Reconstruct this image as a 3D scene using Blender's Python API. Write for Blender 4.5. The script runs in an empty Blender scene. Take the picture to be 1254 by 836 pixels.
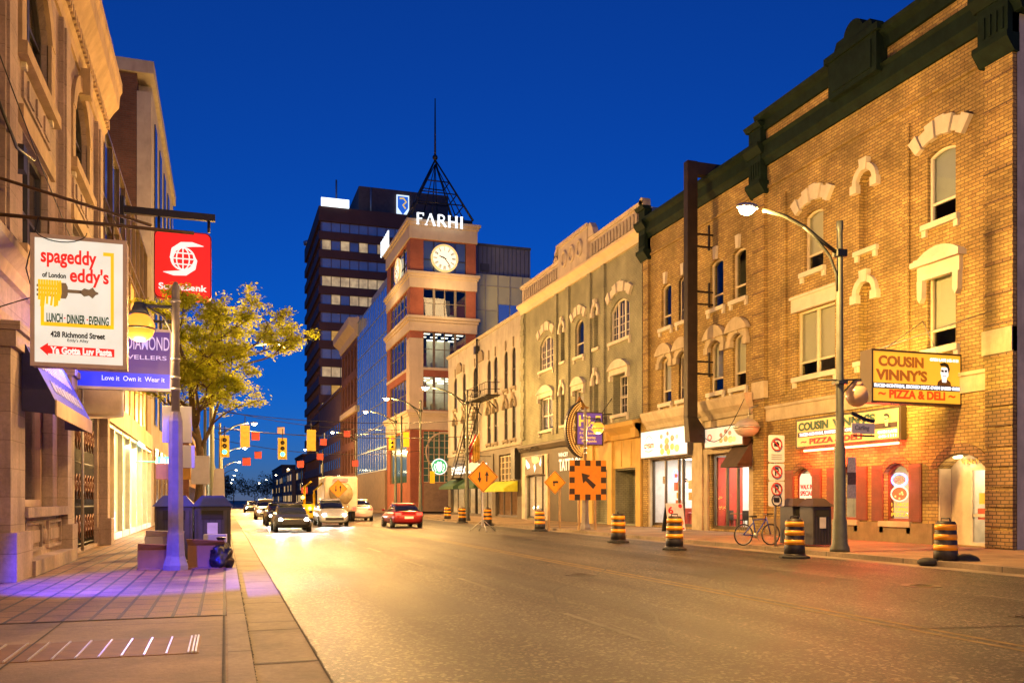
import bpy, bmesh, math, random
from mathutils import Vector, Matrix, noise
R = math.radians
rnd = random.Random(7)
sc = bpy.context.scene
col = sc.collection

# ------------------------------------------------------------------ camera, sky, sun, exposure
YAW = R(18.37)
FPX = 1060.0
cam_d = bpy.data.cameras.new('camera')
cam = bpy.data.objects.new('camera', cam_d)
col.objects.link(cam)
cam.location = (0, 0, 1.5)
cam.rotation_euler = (R(90), 0, -YAW)
cam_d.sensor_width = 36
cam_d.lens = FPX / 1254 * 36
cam_d.shift_y = (612 - 418) / 1254
cam_d.clip_start = 0.1
cam_d.clip_end = 4000
sc.camera = cam

SUN_EL, SUN_AZ = R(6.0), R(200)
world = bpy.data.worlds.new('World')
sc.world = world
world.use_nodes = True
nt = world.node_tree
nt.nodes.clear()
w_out = nt.nodes.new('ShaderNodeOutputWorld')
w_bg = nt.nodes.new('ShaderNodeBackground')
w_sky = nt.nodes.new('ShaderNodeTexSky')
w_sky.sky_type = 'NISHITA'
w_sky.sun_disc = False
w_sky.sun_elevation = SUN_EL
w_sky.sun_rotation = SUN_AZ
w_sky.altitude = 200
w_sky.air_density = 1.0
w_sky.dust_density = 0.0
w_sky.ozone_density = 8.0
w_mul = nt.nodes.new('ShaderNodeMix')
w_mul.data_type = 'RGBA'
w_mul.blend_type = 'MULTIPLY'
w_mul.inputs[0].default_value = 1.0
SKY_TINT = (1.0, 0.80, 1.35, 1)
SKY_STRENGTH = 0.1
w_mul.inputs[7].default_value = SKY_TINT
nt.links.new(w_sky.outputs[0], w_mul.inputs[6])
nt.links.new(w_mul.outputs[2], w_bg.inputs[0])
w_bg.inputs[1].default_value = SKY_STRENGTH
nt.links.new(w_bg.outputs[0], w_out.inputs[0])

sun_d = bpy.data.lights.new('sun', 'SUN')
sun_d.energy = 0.02                      # after sunset: only a trace of the western afterglow is left
sun_d.angle = R(20)
sun_d.color = (0.55, 0.65, 1.0)
sun = bpy.data.objects.new('sun', sun_d)
col.objects.link(sun)
sun.rotation_euler = (R(70), 0, R(180) - SUN_AZ + R(180))

sc.view_settings.view_transform = 'Standard'
sc.view_settings.look = 'None'
sc.view_settings.exposure = 0.0
sc.view_settings.gamma = 1.0
sc.view_settings.use_curve_mapping = False
sc.cycles.max_bounces = 5
sc.cycles.diffuse_bounces = 2
sc.cycles.glossy_bounces = 3
sc.cycles.transparent_max_bounces = 8
sc.cycles.caustics_reflective = False
sc.cycles.caustics_refractive = False
sc.cycles.sample_clamp_indirect = 4.0
sc.cycles.use_denoising = True

# ------------------------------------------------------------------ measuring helpers (photo pixel -> a known plane of the street)
CS, SN = math.cos(YAW), math.sin(YAW)
def ray(px):
    u = (px - 627) / FPX
    return SN + u * CS, CS - u * SN
def onX(px, py, X):
    a, b = ray(px); D = X / a
    return D * b, 1.5 + (612 - py) / FPX * D
def onY(px, py, Y):
    a, b = ray(px); D = Y / b
    return D * a, 1.5 + (612 - py) / FPX * D
XR, XL = 22.7, -3.95
def ry(px): return onX(px, 612, XR)[0]
def rz(px, py): return onX(px, py, XR)[1]
def ly(px): return onX(px, 612, XL)[0]

# ------------------------------------------------------------------ materials
MATS = {}
def new_mat(name):
    m = bpy.data.materials.new(name)
    m.use_nodes = True
    n = m.node_tree
    return m, n, n.nodes['Principled BSDF']
def node(n, t, **kw):
    x = n.nodes.new(t)
    for k, v in kw.items(): setattr(x, k, v)
    return x
def mixc(n, fac, a, b, blend='MIX'):
    x = node(n, 'ShaderNodeMix', data_type='RGBA', blend_type=blend)
    for i, v in ((0, fac), (6, a), (7, b)):
        if hasattr(v, 'is_linked') or hasattr(v, 'links'): n.links.new(v, x.inputs[i])
        else: x.inputs[i].default_value = v if i == 0 else (*v[:3], 1)
    return x.outputs[2]
def ramp(n, src, p0, p1, c0=(0, 0, 0), c1=(1, 1, 1)):
    x = node(n, 'ShaderNodeValToRGB')
    x.color_ramp.elements[0].position = p0; x.color_ramp.elements[1].position = p1
    x.color_ramp.elements[0].color = (*c0, 1); x.color_ramp.elements[1].color = (*c1, 1)
    n.links.new(src, x.inputs[0]); return x.outputs[0]
def wallcoord(n):
    """surface coordinates that run along a wall (x+y) and up it (z), or over the ground"""
    tc = node(n, 'ShaderNodeTexCoord')
    sep = node(n, 'ShaderNodeSeparateXYZ'); n.links.new(tc.outputs['Object'], sep.inputs[0])
    add = node(n, 'ShaderNodeMath', operation='ADD')
    n.links.new(sep.outputs[0], add.inputs[0]); n.links.new(sep.outputs[1], add.inputs[1])
    cb = node(n, 'ShaderNodeCombineXYZ')
    n.links.new(add.outputs[0], cb.inputs[0]); n.links.new(sep.outputs[2], cb.inputs[1])
    return tc.outputs['Object'], cb.outputs[0]
def nz(n, vec, scale, detail=4, rough=0.6, stretch=None):
    x = node(n, 'ShaderNodeTexNoise')
    x.inputs['Scale'].default_value = scale; x.inputs['Detail'].default_value = detail
    x.inputs['Roughness'].default_value = rough
    if stretch:
        mp = node(n, 'ShaderNodeMapping'); mp.inputs['Scale'].default_value = stretch
        n.links.new(vec, mp.inputs[0]); vec = mp.outputs[0]
    n.links.new(vec, x.inputs['Vector']); return x.outputs['Fac']
def bump(n, bs, h, strength, dist=0.02):
    b = node(n, 'ShaderNodeBump'); b.inputs['Strength'].default_value = strength; b.inputs['Distance'].default_value = dist
    n.links.new(h, b.inputs['Height']); n.links.new(b.outputs[0], bs.inputs['Normal'])
def M(name, c, rough=0.6, metal=0.0, var=0.2, vs=1.5, bmp=0.15, bs=25.0, dirt=0.0, spec=0.5):
    if name in MATS: return MATS[name]
    m, n, p = new_mat(name)
    obj, wc = wallcoord(n)
    f = nz(n, obj, vs, 6, 0.65)
    f = ramp(n, f, 0.3, 0.7)
    o = mixc(n, f, tuple(x * (1 - var) for x in c), tuple(min(1, x * (1 + var)) for x in c))
    if dirt:
        d = ramp(n, nz(n, wc, 1.1, 7, 0.7, (1.4, 0.35, 1)), 0.48, 0.75)
        dm = node(n, 'ShaderNodeMath', operation='MULTIPLY'); n.links.new(d, dm.inputs[0]); dm.inputs[1].default_value = dirt
        o = mixc(n, dm.outputs[0], o, tuple(x * 0.32 for x in c))
    n.links.new(o, p.inputs['Base Color'])
    p.inputs['Roughness'].default_value = rough; p.inputs['Metallic'].default_value = metal
    p.inputs['Specular IOR Level'].default_value = spec
    if bmp: bump(n, p, nz(n, obj, bs, 5), bmp)
    MATS[name] = m; return m
def brick(name, c1, c2, mortar, w=0.3, h=0.1, ms=0.014, dirt=0.45, bmp=0.8, blotch=0.35, ground=False, rough=0.85, offset=0.5, smooth=0.1, along=False):
    m, n, p = new_mat(name)
    obj, wc = wallcoord(n)
    v = obj if ground else wc
    if along:
        mp = node(n, 'ShaderNodeMapping'); mp.inputs['Rotation'].default_value = (0, 0, R(90)); n.links.new(obj, mp.inputs[0]); v = mp.outputs[0]
    b = node(n, 'ShaderNodeTexBrick'); n.links.new(v, b.inputs['Vector'])
    b.offset = offset
    b.inputs['Scale'].default_value = 1; b.inputs['Brick Width'].default_value = w; b.inputs['Row Height'].default_value = h
    b.inputs['Mortar Size'].default_value = ms; b.inputs['Mortar Smooth'].default_value = smooth; b.inputs['Bias'].default_value = 0.0
    b.inputs['Color1'].default_value = (*c1, 1); b.inputs['Color2'].default_value = (*c2, 1); b.inputs['Mortar'].default_value = (*mortar, 1)
    o = b.outputs['Color']
    big = ramp(n, nz(n, v, 0.55, 6, 0.6), 0.35, 0.7, (1 - blotch,) * 3, (1.12, 1.12, 1.12))
    o = mixc(n, 1.0, o, big, 'MULTIPLY')
    fine = ramp(n, nz(n, v, 14, 4, 0.7), 0.2, 0.8, (0.72, 0.72, 0.72), (1.2, 1.2, 1.2))
    o = mixc(n, 1.0, o, fine, 'MULTIPLY')
    if dirt:
        d = ramp(n, nz(n, v, 0.7, 9, 0.75, (1.0, 1.0, 1) if ground else (1.3, 0.3, 1)), 0.47, 0.68)
        dm = node(n, 'ShaderNodeMath', operation='MULTIPLY'); n.links.new(d, dm.inputs[0]); dm.inputs[1].default_value = dirt
        o = mixc(n, dm.outputs[0], o, tuple(x * 0.3 for x in c1))
    n.links.new(o, p.inputs['Base Color']); p.inputs['Roughness'].default_value = rough
    inv = node(n, 'ShaderNodeMath', operation='SUBTRACT'); inv.inputs[0].default_value = 1.0; n.links.new(b.outputs['Fac'], inv.inputs[1])
    ad = node(n, 'ShaderNodeMath', operation='MULTIPLY_ADD'); n.links.new(nz(n, v, 30, 4), ad.inputs[0]); ad.inputs[1].default_value = 0.5
    n.links.new(inv.outputs[0], ad.inputs[2])
    bump(n, p, ad.outputs[0], bmp, 0.02)
    MATS[name] = m; return m
def E(name, c, s, base=None):
    if name in MATS: return MATS[name]
    m, n, p = new_mat(name)
    p.inputs['Base Color'].default_value = (*(base or tuple(min(1, x) * 0.6 for x in c)), 1)
    p.inputs['Emission Color'].default_value = (*c, 1); p.inputs['Emission Strength'].default_value = s
    p.inputs['Roughness'].default_value = 0.35
    MATS[name] = m; return m
def E_uneven(name, c, s, sc_=1.2, lo=0.55):
    m, n, p = new_mat(name)
    obj, wc = wallcoord(n)
    f = ramp(n, nz(n, obj, sc_, 3), 0.3, 0.7, (lo,) * 3, (1, 1, 1))
    o = mixc(n, 1.0, c, f, 'MULTIPLY')
    n.links.new(o, p.inputs['Emission Color']); p.inputs['Emission Strength'].default_value = s
    p.inputs['Base Color'].default_value = (*(min(1, x) * 0.5 for x in c), 1); p.inputs['Roughness'].default_value = 0.4
    MATS[name] = m; return m
def glassmat(name, tint=(0.75, 0.8, 0.8), refl=0.06, rough=0.02, wav=0.02):
    m = bpy.data.materials.new(name); m.use_nodes = True; n = m.node_tree; n.nodes.clear()
    out = node(n, 'ShaderNodeOutputMaterial'); mx = node(n, 'ShaderNodeMixShader')
    tr = node(n, 'ShaderNodeBsdfTransparent'); gl = node(n, 'ShaderNodeBsdfGlossy')
    tr.inputs[0].default_value = (*tint, 1); gl.inputs['Roughness'].default_value = rough
    lw = node(n, 'ShaderNodeLayerWeight'); lw.inputs[0].default_value = 0.5
    pw = node(n, 'ShaderNodeMath', operation='POWER'); n.links.new(lw.outputs['Facing'], pw.inputs[0]); pw.inputs[1].default_value = 4.0
    add = node(n, 'ShaderNodeMath', operation='MULTIPLY_ADD'); add.use_clamp = True
    n.links.new(pw.outputs[0], add.inputs[0]); add.inputs[1].default_value = 0.9; add.inputs[2].default_value = refl
    if wav:
        tc = node(n, 'ShaderNodeTexCoord'); b = node(n, 'ShaderNodeBump'); b.inputs['Strength'].default_value = wav * 3; b.inputs['Distance'].default_value = 0.05
        n.links.new(nz(n, tc.outputs['Object'], 1.3, 2), b.inputs['Height']); n.links.new(b.outputs[0], gl.inputs['Normal']); 
    n.links.new(add.outputs[0], mx.inputs[0]); n.links.new(tr.outputs[0], mx.inputs[1]); n.links.new(gl.outputs[0], mx.inputs[2])
    n.links.new(mx.outputs[0], out.inputs[0]); MATS[name] = m; return m

GLASS = glassmat('window_glass')
SHOPGLASS = glassmat('shop_glass', (0.93, 0.95, 0.95), 0.02)
DARKGLASS = M('dark_glass', (0.012, 0.02, 0.03), 0.06, 0, 0.3, 0.4, 0.04, 1.5, spec=1.0)
def mirrorglass(name, c, metal=0.75):
    return M(name, c, 0.08, metal, 0.12, 0.25, 0.03, 0.8)
BLUEGLASS = mirrorglass('blue_curtain_glass', (0.30, 0.5, 0.62))
YB = brick('yellow_brick', (0.60, 0.42, 0.14), (0.40, 0.25, 0.085), (0.17, 0.12, 0.06), 0.30, 0.115, 0.015, 0.75, 0.8, 0.5, smooth=0.4)
YBD = brick('yellow_brick_soot', (0.36, 0.22, 0.10), (0.28, 0.17, 0.07), (0.08, 0.06, 0.04), 0.30, 0.115, 0.016)
PB = brick('painted_brick', (0.33, 0.33, 0.23), (0.30, 0.30, 0.21), (0.19, 0.19, 0.13), 0.30, 0.115, 0.012, 0.3, 0.5)
WS = M('white_stucco', (0.36, 0.33, 0.30), 0.85, 0, 0.15, 0.8, 0.25, 12, 0.5)
RB = brick('red_brick', (0.42, 0.11, 0.055), (0.36, 0.09, 0.045), (0.3, 0.15, 0.1), 0.3, 0.12, 0.012, 0.15, 0.4, 0.15)
BB = brick('brown_brick', (0.16, 0.075, 0.045), (0.12, 0.055, 0.035), (0.12, 0.08, 0.06), 0.3, 0.12, 0.014, 0.3, 0.5)
DB = brick('dark_red_brick', (0.22, 0.08, 0.045), (0.17, 0.06, 0.035), (0.12, 0.07, 0.05), 0.3, 0.12, 0.014, 0.3, 0.5)
SAND = brick('sandstone', (0.42, 0.31, 0.255), (0.37, 0.27, 0.22), (0.24, 0.17, 0.13), 1.15, 0.52, 0.008, 0.7, 0.35, 0.35, smooth=0.3)
SANDTRIM = M('sandstone_trim', (0.40, 0.28, 0.16), 0.85, 0, 0.2, 2.0, 0.4, 22, 0.55)
STONE = M('pale_stone', (0.60, 0.54, 0.44), 0.8, 0, 0.12, 1.5, 0.3, 30, 0.25)
STONED = M('weathered_stone', (0.46, 0.38, 0.26), 0.85, 0, 0.2, 1.5, 0.35, 25, 0.45)
CREAM = M('cream_precast', (0.62, 0.50, 0.34), 0.75, 0, 0.08, 0.6, 0.15, 20, 0.2)
CONC = M('grey_concrete', (0.36, 0.32, 0.28), 0.85, 0, 0.16, 0.9, 0.35, 20, 0.4)
GREENTRIM = M('dark_green_painted_metal', (0.007, 0.017, 0.012), 0.75, 0, 0.35, 2.5, 0.2, 20, 0.5, 0.12)
FRAME = M('cream_window_frame', (0.62, 0.52, 0.36), 0.55, 0, 0.12, 3, 0.1)
FRAMEW = M('white_window_frame', (0.68, 0.62, 0.52), 0.55, 0, 0.1, 3, 0.1)
FRAMED = M('dark_window_frame', (0.03, 0.025, 0.02), 0.45, 0, 0.2, 3, 0.1)
BLIND = M('pale_roller_blind', (0.66, 0.60, 0.46), 0.9, 0, 0.05, 0.7, 0.05, 6)
BLINDG = M('grey_blind', (0.44, 0.45, 0.44), 0.9, 0, 0.06, 0.7, 0.05, 6)
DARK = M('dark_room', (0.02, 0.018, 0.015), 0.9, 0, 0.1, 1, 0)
ROOF = M('roof_tar', (0.04, 0.038, 0.036), 0.9, 0, 0.2, 1, 0.2)
STEEL = M('galvanised_steel', (0.42, 0.42, 0.40), 0.45, 0.7, 0.2, 3, 0.12, 30, 0.2)
POLEG = M('grey_green_pole_paint', (0.085, 0.095, 0.08), 0.5, 0.2, 0.2, 3, 0.1, 20, 0.3)
BLACK = M('black_paint', (0.015, 0.014, 0.014), 0.45, 0, 0.25, 3, 0.1)
BLACKP = M('black_plastic', (0.02, 0.02, 0.022), 0.4, 0, 0.25, 4, 0.1)
RUBBER = M('rubber', (0.018, 0.018, 0.018), 0.75, 0, 0.3, 8, 0.3, 40)
BRONZE = M('dark_bronze_panel', (0.055, 0.04, 0.028), 0.4, 0.4, 0.35, 1.0, 0.12, 8, 0.4)
WHITEP = M('white_paint', (0.78, 0.77, 0.74), 0.5, 0, 0.06, 4, 0.05)
REDP = M('red_paint', (0.55, 0.02, 0.02), 0.5, 0, 0.1, 4, 0.05)
YELLOWP = M('signal_yellow_paint', (0.78, 0.52, 0.01), 0.45, 0, 0.12, 5, 0.05)
ORANGEP = M('orange_sheeting', (0.85, 0.33, 0.01), 0.5, 0, 0.1, 5, 0.08)
ORANGEBAND = M('orange_reflective_band', (0.9, 0.36, 0.015), 0.4, 0, 0.12, 9, 0.08)
DRUMBLK = M('scuffed_black_drum', (0.022, 0.02, 0.02), 0.5, 0, 0.5, 6, 0.15, 20, 0.5)

# ------------------------------------------------------------------ mesh building
class Pl:
    """a vertical plane: s runs along it, z up, d outward"""
    def __init__(s, o, sa, n): s.o, s.sa, s.n = Vector(o), Vector(sa), Vector(n)
    def __call__(s, a, z, d=0.0): return s.o + s.sa * a + Vector((0, 0, z)) + s.n * d
RW = Pl((XR, 0, 0), (0, 1, 0), (-1, 0, 0))
LW = Pl((XL, 0, 0), (0, 1, 0), (1, 0, 0))
def FY(Y): return Pl((0, Y, 0), (1, 0, 0), (0, -1, 0))      # faces the camera end of the street
def FX(X): return Pl((X, 0, 0), (0, 1, 0), (-1, 0, 0))
WORLD = {}
def wpos(o): return WORLD.get(o.name, Vector((0, 0, 0)))
SPLIT = dict(marquee_bulb=.005, scroll=.02, pilaster=.01, side_flap=.02, quoin_band=.01, quoin=.01, corner_quoin=.01, niche_surround=.03, niche_arch=.03, balustrade=.3, lit_window=.3, stone_band=.02, relief_panel=.02,
    wheel_set=.05, leg=.02, dot=.01, splash=.01, amber_lamp=.02, roof_plant=.05, strut=.02, stay=.05, corner_panel=.02, cornice=.02, window_surround=.05, window_hood=.05, tail_light=.02, shop_surround=.05, carved_panel=.05, shop_entablature=.3, fascia=.05, porch_lining=.05, antenna=.05, scroll_bracket=.05, bus_symbol=.05, badge=.02, concrete_front=.05, spire_base=.05, mast=.05, hanger_pipe=.05, downpipe=.05, small_print=.2, wheels=.02, base=.02, brick_arch=.05, bracket=.05, drum_hopper=.1, sill=.02, roof=.05, prohibition_ring=.05, clamp=.02, pediment=.1, parapet=.1, lamp_bracket=.05, spaghetti=.05, fork=.05)
class MB:
    def __init__(s): s.v, s.f, s.m, s.sm, s.cur, s.smooth, s.marks = [], [], [], [], 0, False, []
    def add(s, vs, fs):
        b = len(s.v); s.marks.append((b, len(s.f))); s.v.extend(Vector(v) for v in vs)
        for f in fs: s.f.append([b + i for i in f]); s.m.append(s.cur); s.sm.append(s.smooth)
    def hexa(s, c):   # 8 corners: bottom 0-3, top 4-7
        s.add(c, [(0, 3, 2, 1), (4, 5, 6, 7), (0, 1, 5, 4), (1, 2, 6, 5), (2, 3, 7, 6), (3, 0, 4, 7)])
    def box(s, x0, x1, y0, y1, z0, z1):
        s.hexa([(x0, y0, z0), (x1, y0, z0), (x1, y1, z0), (x0, y1, z0), (x0, y0, z1), (x1, y0, z1), (x1, y1, z1), (x0, y1, z1)])
    def pbox(s, pl, a0, a1, z0, z1, d0, d1):
        s.hexa([pl(a0, z0, d0), pl(a1, z0, d0), pl(a1, z0, d1), pl(a0, z0, d1), pl(a0, z1, d0), pl(a1, z1, d0), pl(a1, z1, d1), pl(a0, z1, d1)])
    def pprism(s, pl, pts, d0, d1):
        n = len(pts)
        s.add([pl(a, z, d0) for a, z in pts] + [pl(a, z, d1) for a, z in pts],
              [tuple(range(n)), tuple(range(2 * n - 1, n - 1, -1))] + [(i, (i + 1) % n, n + (i + 1) % n, n + i) for i in range(n)])
    def profile(s, pl, a0, a1, pts):  # (d,z) profile extruded along s
        n = len(pts)
        s.add([pl(a0, z, d) for d, z in pts] + [pl(a1, z, d) for d, z in pts],
              [tuple(range(n)), tuple(range(2 * n - 1, n - 1, -1))] + [(i, (i + 1) % n, n + (i + 1) % n, n + i) for i in range(n)])
    def poly(s, vs): s.add(vs, [tuple(range(len(vs)))])
    def tube(s, pts, r, n=8, closed=False, r1=None):
        pts = [Vector(p) for p in pts]; k = len(pts)
        sm = s.smooth; s.smooth = True; rings = []
        up = Vector((0, 0, 1))
        for i, p in enumerate(pts):
            a = pts[(i - 1) % k] if (i or closed) else p; b = pts[(i + 1) % k] if (i < k - 1 or closed) else p
            t = (b - a).normalized()
            x = t.cross(up if abs(t.z) < 0.95 else Vector((1, 0, 0))).normalized(); y = x.cross(t).normalized()
            rr = r if r1 is None else r + (r1 - r) * i / max(1, k - 1)
            rings.append([p + (x * math.cos(2 * math.pi * j / n) + y * math.sin(2 * math.pi * j / n)) * rr for j in range(n)])
        vs = [v for q in rings for v in q]; fs = []
        for i in range(k if closed else k - 1):
            i2 = (i + 1) % k
            for j in range(n): fs.append((i * n + j, i * n + (j + 1) % n, i2 * n + (j + 1) % n, i2 * n + j))
        if not closed: fs += [tuple(range(n)), tuple(range(k * n - 1, (k - 1) * n - 1, -1))]
        s.add(vs, fs); s.smooth = sm
    def lathe(s, c, prof, n=16, axis='z', smooth=True, ph=0.0):
        c = Vector(c); sm = s.smooth; s.smooth = smooth; vs, fs = [], []
        for r, h in prof:
            for j in range(n):
                a = 2 * math.pi * j / n + ph; p, q = r * math.cos(a), r * math.sin(a)
                vs.append(c + Vector({'z': (p, q, h), 'y': (p, h, q), 'x': (h, p, q)}[axis]))
        k = len(prof)
        for i in range(k - 1):
            for j in range(n): fs.append((i * n + j, i * n + (j + 1) % n, (i + 1) * n + (j + 1) % n, (i + 1) * n + j))
        fs += [tuple(range(n)), tuple(range(k * n - 1, (k - 1) * n - 1, -1))]
        s.add(vs, fs); s.smooth = sm
    def sphere(s, c, r, n=16, sq=1.0):
        k = max(6, n // 2)
        s.lathe(c, [(max(1e-3, r * math.sin(math.pi * i / k)), -r * sq * math.cos(math.pi * i / k)) for i in range(k + 1)], n)
    def ribbon(s, pl, pts, w, d0, d1, ws=None):
        n = len(pts)
        for i in range(n - 1):
            (a0, z0), (a1, z1) = pts[i], pts[i + 1]
            L = math.hypot(a1 - a0, z1 - z0) or 1e-6
            def off(k):
                p, q = pts[max(0, k - 1)], pts[min(n - 1, k + 1)]
                l = math.hypot(q[0] - p[0], q[1] - p[1]) or 1e-6
                ww = (ws[k] if ws else w) / 2
                return -(q[1] - p[1]) / l * ww, (q[0] - p[0]) / l * ww
            o0, o1 = off(i), off(i + 1)
            s.pprism(pl, [(a0 + o0[0], z0 + o0[1]), (a1 + o1[0], z1 + o1[1]), (a1 - o1[0], z1 - o1[1]), (a0 - o0[0], z0 - o0[1])], d0, d1)
    def build(s, name, mats, parent=None, recalc=True, bevel=0):
        if name in SPLIT and parent and len(s.marks) > 1:
            return s.build_pieces(name, mats, parent, recalc, bevel, SPLIT[name])
        return s.build_one(name, mats, parent, recalc, bevel)
    def build_pieces(s, name, mats, parent, recalc, bevel, tol):
        """one object per separate piece: shapes that touch (within tol) stay together"""
        n = len(s.marks); ends = s.marks[1:] + [(len(s.v), len(s.f))]
        bb = []
        for (v0, f0), (v1, f1) in zip(s.marks, ends):
            q = s.v[v0:v1]; bb.append(([min(p[i] for p in q) - tol for i in range(3)], [max(p[i] for p in q) + tol for i in range(3)]))
        grp = list(range(n))
        def find(i):
            while grp[i] != i: i = grp[i]
            return i
        for i in range(n):
            for j in range(i):
                if all(bb[i][0][q] <= bb[j][1][q] and bb[j][0][q] <= bb[i][1][q] for q in range(3)): grp[find(i)] = find(j)
        first = None
        for root in sorted({find(i) for i in range(n)}):
            k = MB()
            for i in range(n):
                if find(i) != root: continue
                (v0, f0), (v1, f1) = s.marks[i], ends[i]; b = len(k.v) - v0
                k.v += s.v[v0:v1]; k.f += [[b + x for x in f] for f in s.f[f0:f1]]; k.m += s.m[f0:f1]; k.sm += s.sm[f0:f1]
            o = k.build_one(name, mats, parent, recalc, bevel); first = first or o
        return first
    def build_one(s, name, mats, parent=None, recalc=True, bevel=0):
        me = bpy.data.meshes.new(name)
        off = wpos(parent) if parent else Vector((0, 0, 0))
        me.from_pydata([v - off for v in s.v], [], s.f)
        for m in (mats if isinstance(mats, (list, tuple)) else [mats]): me.materials.append(m)
        me.polygons.foreach_set('material_index', s.m)
        me.polygons.foreach_set('use_smooth', s.sm)
        if recalc:
            bm = bmesh.new(); bm.from_mesh(me)
            bmesh.ops.recalc_face_normals(bm, faces=bm.faces); bm.to_mesh(me); bm.free()
        me.update()
        o = bpy.data.objects.new(name, me); col.objects.link(o)
        if parent: o.parent = parent; WORLD[o.name] = off
        if bevel:
            b = o.modifiers.new('bevel', 'BEVEL'); b.width = bevel; b.segments = 2; b.limit_method = 'ANGLE'
        return o
def tag(o, label, cat, group=None):
    o['label'] = label; o['category'] = cat
    if group: o['group'] = group
    return o
def thing(name, loc, label, cat, group=None):
    o = bpy.data.objects.new(name, None); col.objects.link(o)
    o.location = loc; o.empty_display_size = 0.2; WORLD[o.name] = Vector(loc)
    return tag(o, label, cat, group)
def struct(mb, name, mats):
    o = mb.build(name, mats); o['kind'] = 'structure'; return o
def copy_tree(o, parent=None):
    c = o.copy(); col.objects.link(c)
    if parent: c.parent = parent
    for ch in list(o.children): copy_tree(ch, c)
    return c
def place(o, loc, rotz=0.0, label=None):
    o.location = loc; o.rotation_euler = (0, 0, rotz)
    if label: o['label'] = label
    return o
def box_part(name, m, parent, *b, bevel=0):
    k = MB(); k.box(*b); return k.build(name, m, parent, bevel=bevel)
def light(name, kind, loc, power, color, parent=None, size=0.15, rot=None, spot=None, blend=0.5):
    d = bpy.data.lights.new(name, kind); d.energy = power; d.color = color
    if kind == 'AREA': d.size = size
    else: d.shadow_soft_size = size
    if spot: d.spot_size = R(spot); d.spot_blend = blend
    o = bpy.data.objects.new(name, d); col.objects.link(o)
    o.location = Vector(loc) - (wpos(parent) if parent else Vector((0, 0, 0)))
    if rot is not None:
        o.rotation_euler = Vector(rot).to_track_quat('-Z', 'Y').to_euler()
    if parent: o.parent = parent
    return o
def text(name, body, pl, a0, a1, z0, z1, d, m, parent, bold=0.0, ext=0.012, italic=0.0):
    cu = bpy.data.curves.new(name, 'FONT'); cu.body = body; cu.size = 1.0; cu.offset = bold; cu.extrude = 0.0; cu.shear = italic
    cu.resolution_u = 4
    ob = bpy.data.objects.new(name, cu); col.objects.link(ob)
    dg = bpy.context.evaluated_depsgraph_get()
    me = bpy.data.meshes.new_from_object(ob.evaluated_get(dg))
    bpy.data.objects.remove(ob); bpy.data.curves.remove(cu)
    xs = [v.co.x for v in me.vertices]; ys = [v.co.y for v in me.vertices]
    x0, x1, y0, y1 = min(xs), max(xs), min(ys), max(ys)
    off = wpos(parent) if parent else Vector((0, 0, 0))
    for v in me.vertices:
        u = (v.co.x - x0) / (x1 - x0); w = (v.co.y - y0) / (y1 - y0)
        v.co = pl(a0 + (a1 - a0) * u, z0 + (z1 - z0) * w, d) - off
    me.materials.clear(); me.materials.append(m)
    for p in me.polygons: p.use_smooth = False
    o = bpy.data.objects.new(name, me); col.objects.link(o)
    if ext:
        s = o.modifiers.new('thickness', 'SOLIDIFY'); s.thickness = ext; s.offset = 0
    if parent: o.parent = parent; WORLD[o.name] = off
    return o
def arch(a0, a1, z, rise, n=10):
    """points of a segmental arch from (a0,z) to (a1,z)"""
    if rise <= 0: return [(a0, z), (a1, z)]
    w = (a1 - a0) / 2; r = (w * w + rise * rise) / (2 * rise); c = (a0 + a1) / 2; th = math.asin(min(1, w / r))
    if rise > w: th = math.pi - th
    return [(c + r * math.sin(-th + 2 * th * i / n), z + rise - r + r * math.cos(-th + 2 * th * i / n)) for i in range(n + 1)]
def facade(mb, pl, a0, a1, z0, z1, ops):
    """wall sheet with real openings; ops: dict(a0,a1,z0,z1,rise,depth,back)"""
    A = sorted({a0, a1, *[o['a0'] for o in ops], *[o['a1'] for o in ops]})
    Z = sorted({z0, z1, *[o['z0'] for o in ops], *[o['z1'] + o.get('rise', 0) for o in ops]})
    A = [a for a in A if a0 <= a <= a1]; Z = [z for z in Z if z0 <= z <= z1]
    for i in range(len(A) - 1):
        for j in range(len(Z) - 1):
            ca, cz = (A[i] + A[i + 1]) / 2, (Z[j] + Z[j + 1]) / 2
            if any(o['a0'] < ca < o['a1'] and o['z0'] < cz < o['z1'] + o.get('rise', 0) for o in ops): continue
            mb.poly([pl(A[i], Z[j]), pl(A[i + 1], Z[j]), pl(A[i + 1], Z[j + 1]), pl(A[i], Z[j + 1])])
    for o in ops:
        r, dp = o.get('rise', 0), -o.get('depth', 0.35)
        ap = arch(o['a0'], o['a1'], o['z1'], r)
        if r > 0:
            top = o['z1'] + r
            for p, q in zip(ap, ap[1:]):
                if top - max(p[1], q[1]) > 1e-4 or True:
                    mb.poly([pl(*p), pl(*q), pl(q[0], top), pl(p[0], top)])
        loop = [(o['a0'], o['z0'])] + ap + [(o['a1'], o['z0'])]
        for p, q in zip(loop, loop[1:] + loop[:1]):
            mb.poly([pl(*p), pl(*q), pl(q[0], q[1], dp), pl(p[0], p[1], dp)])
        if o.get('back'):
            mb.poly([pl(p[0], p[1], dp) for p in loop])
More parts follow.
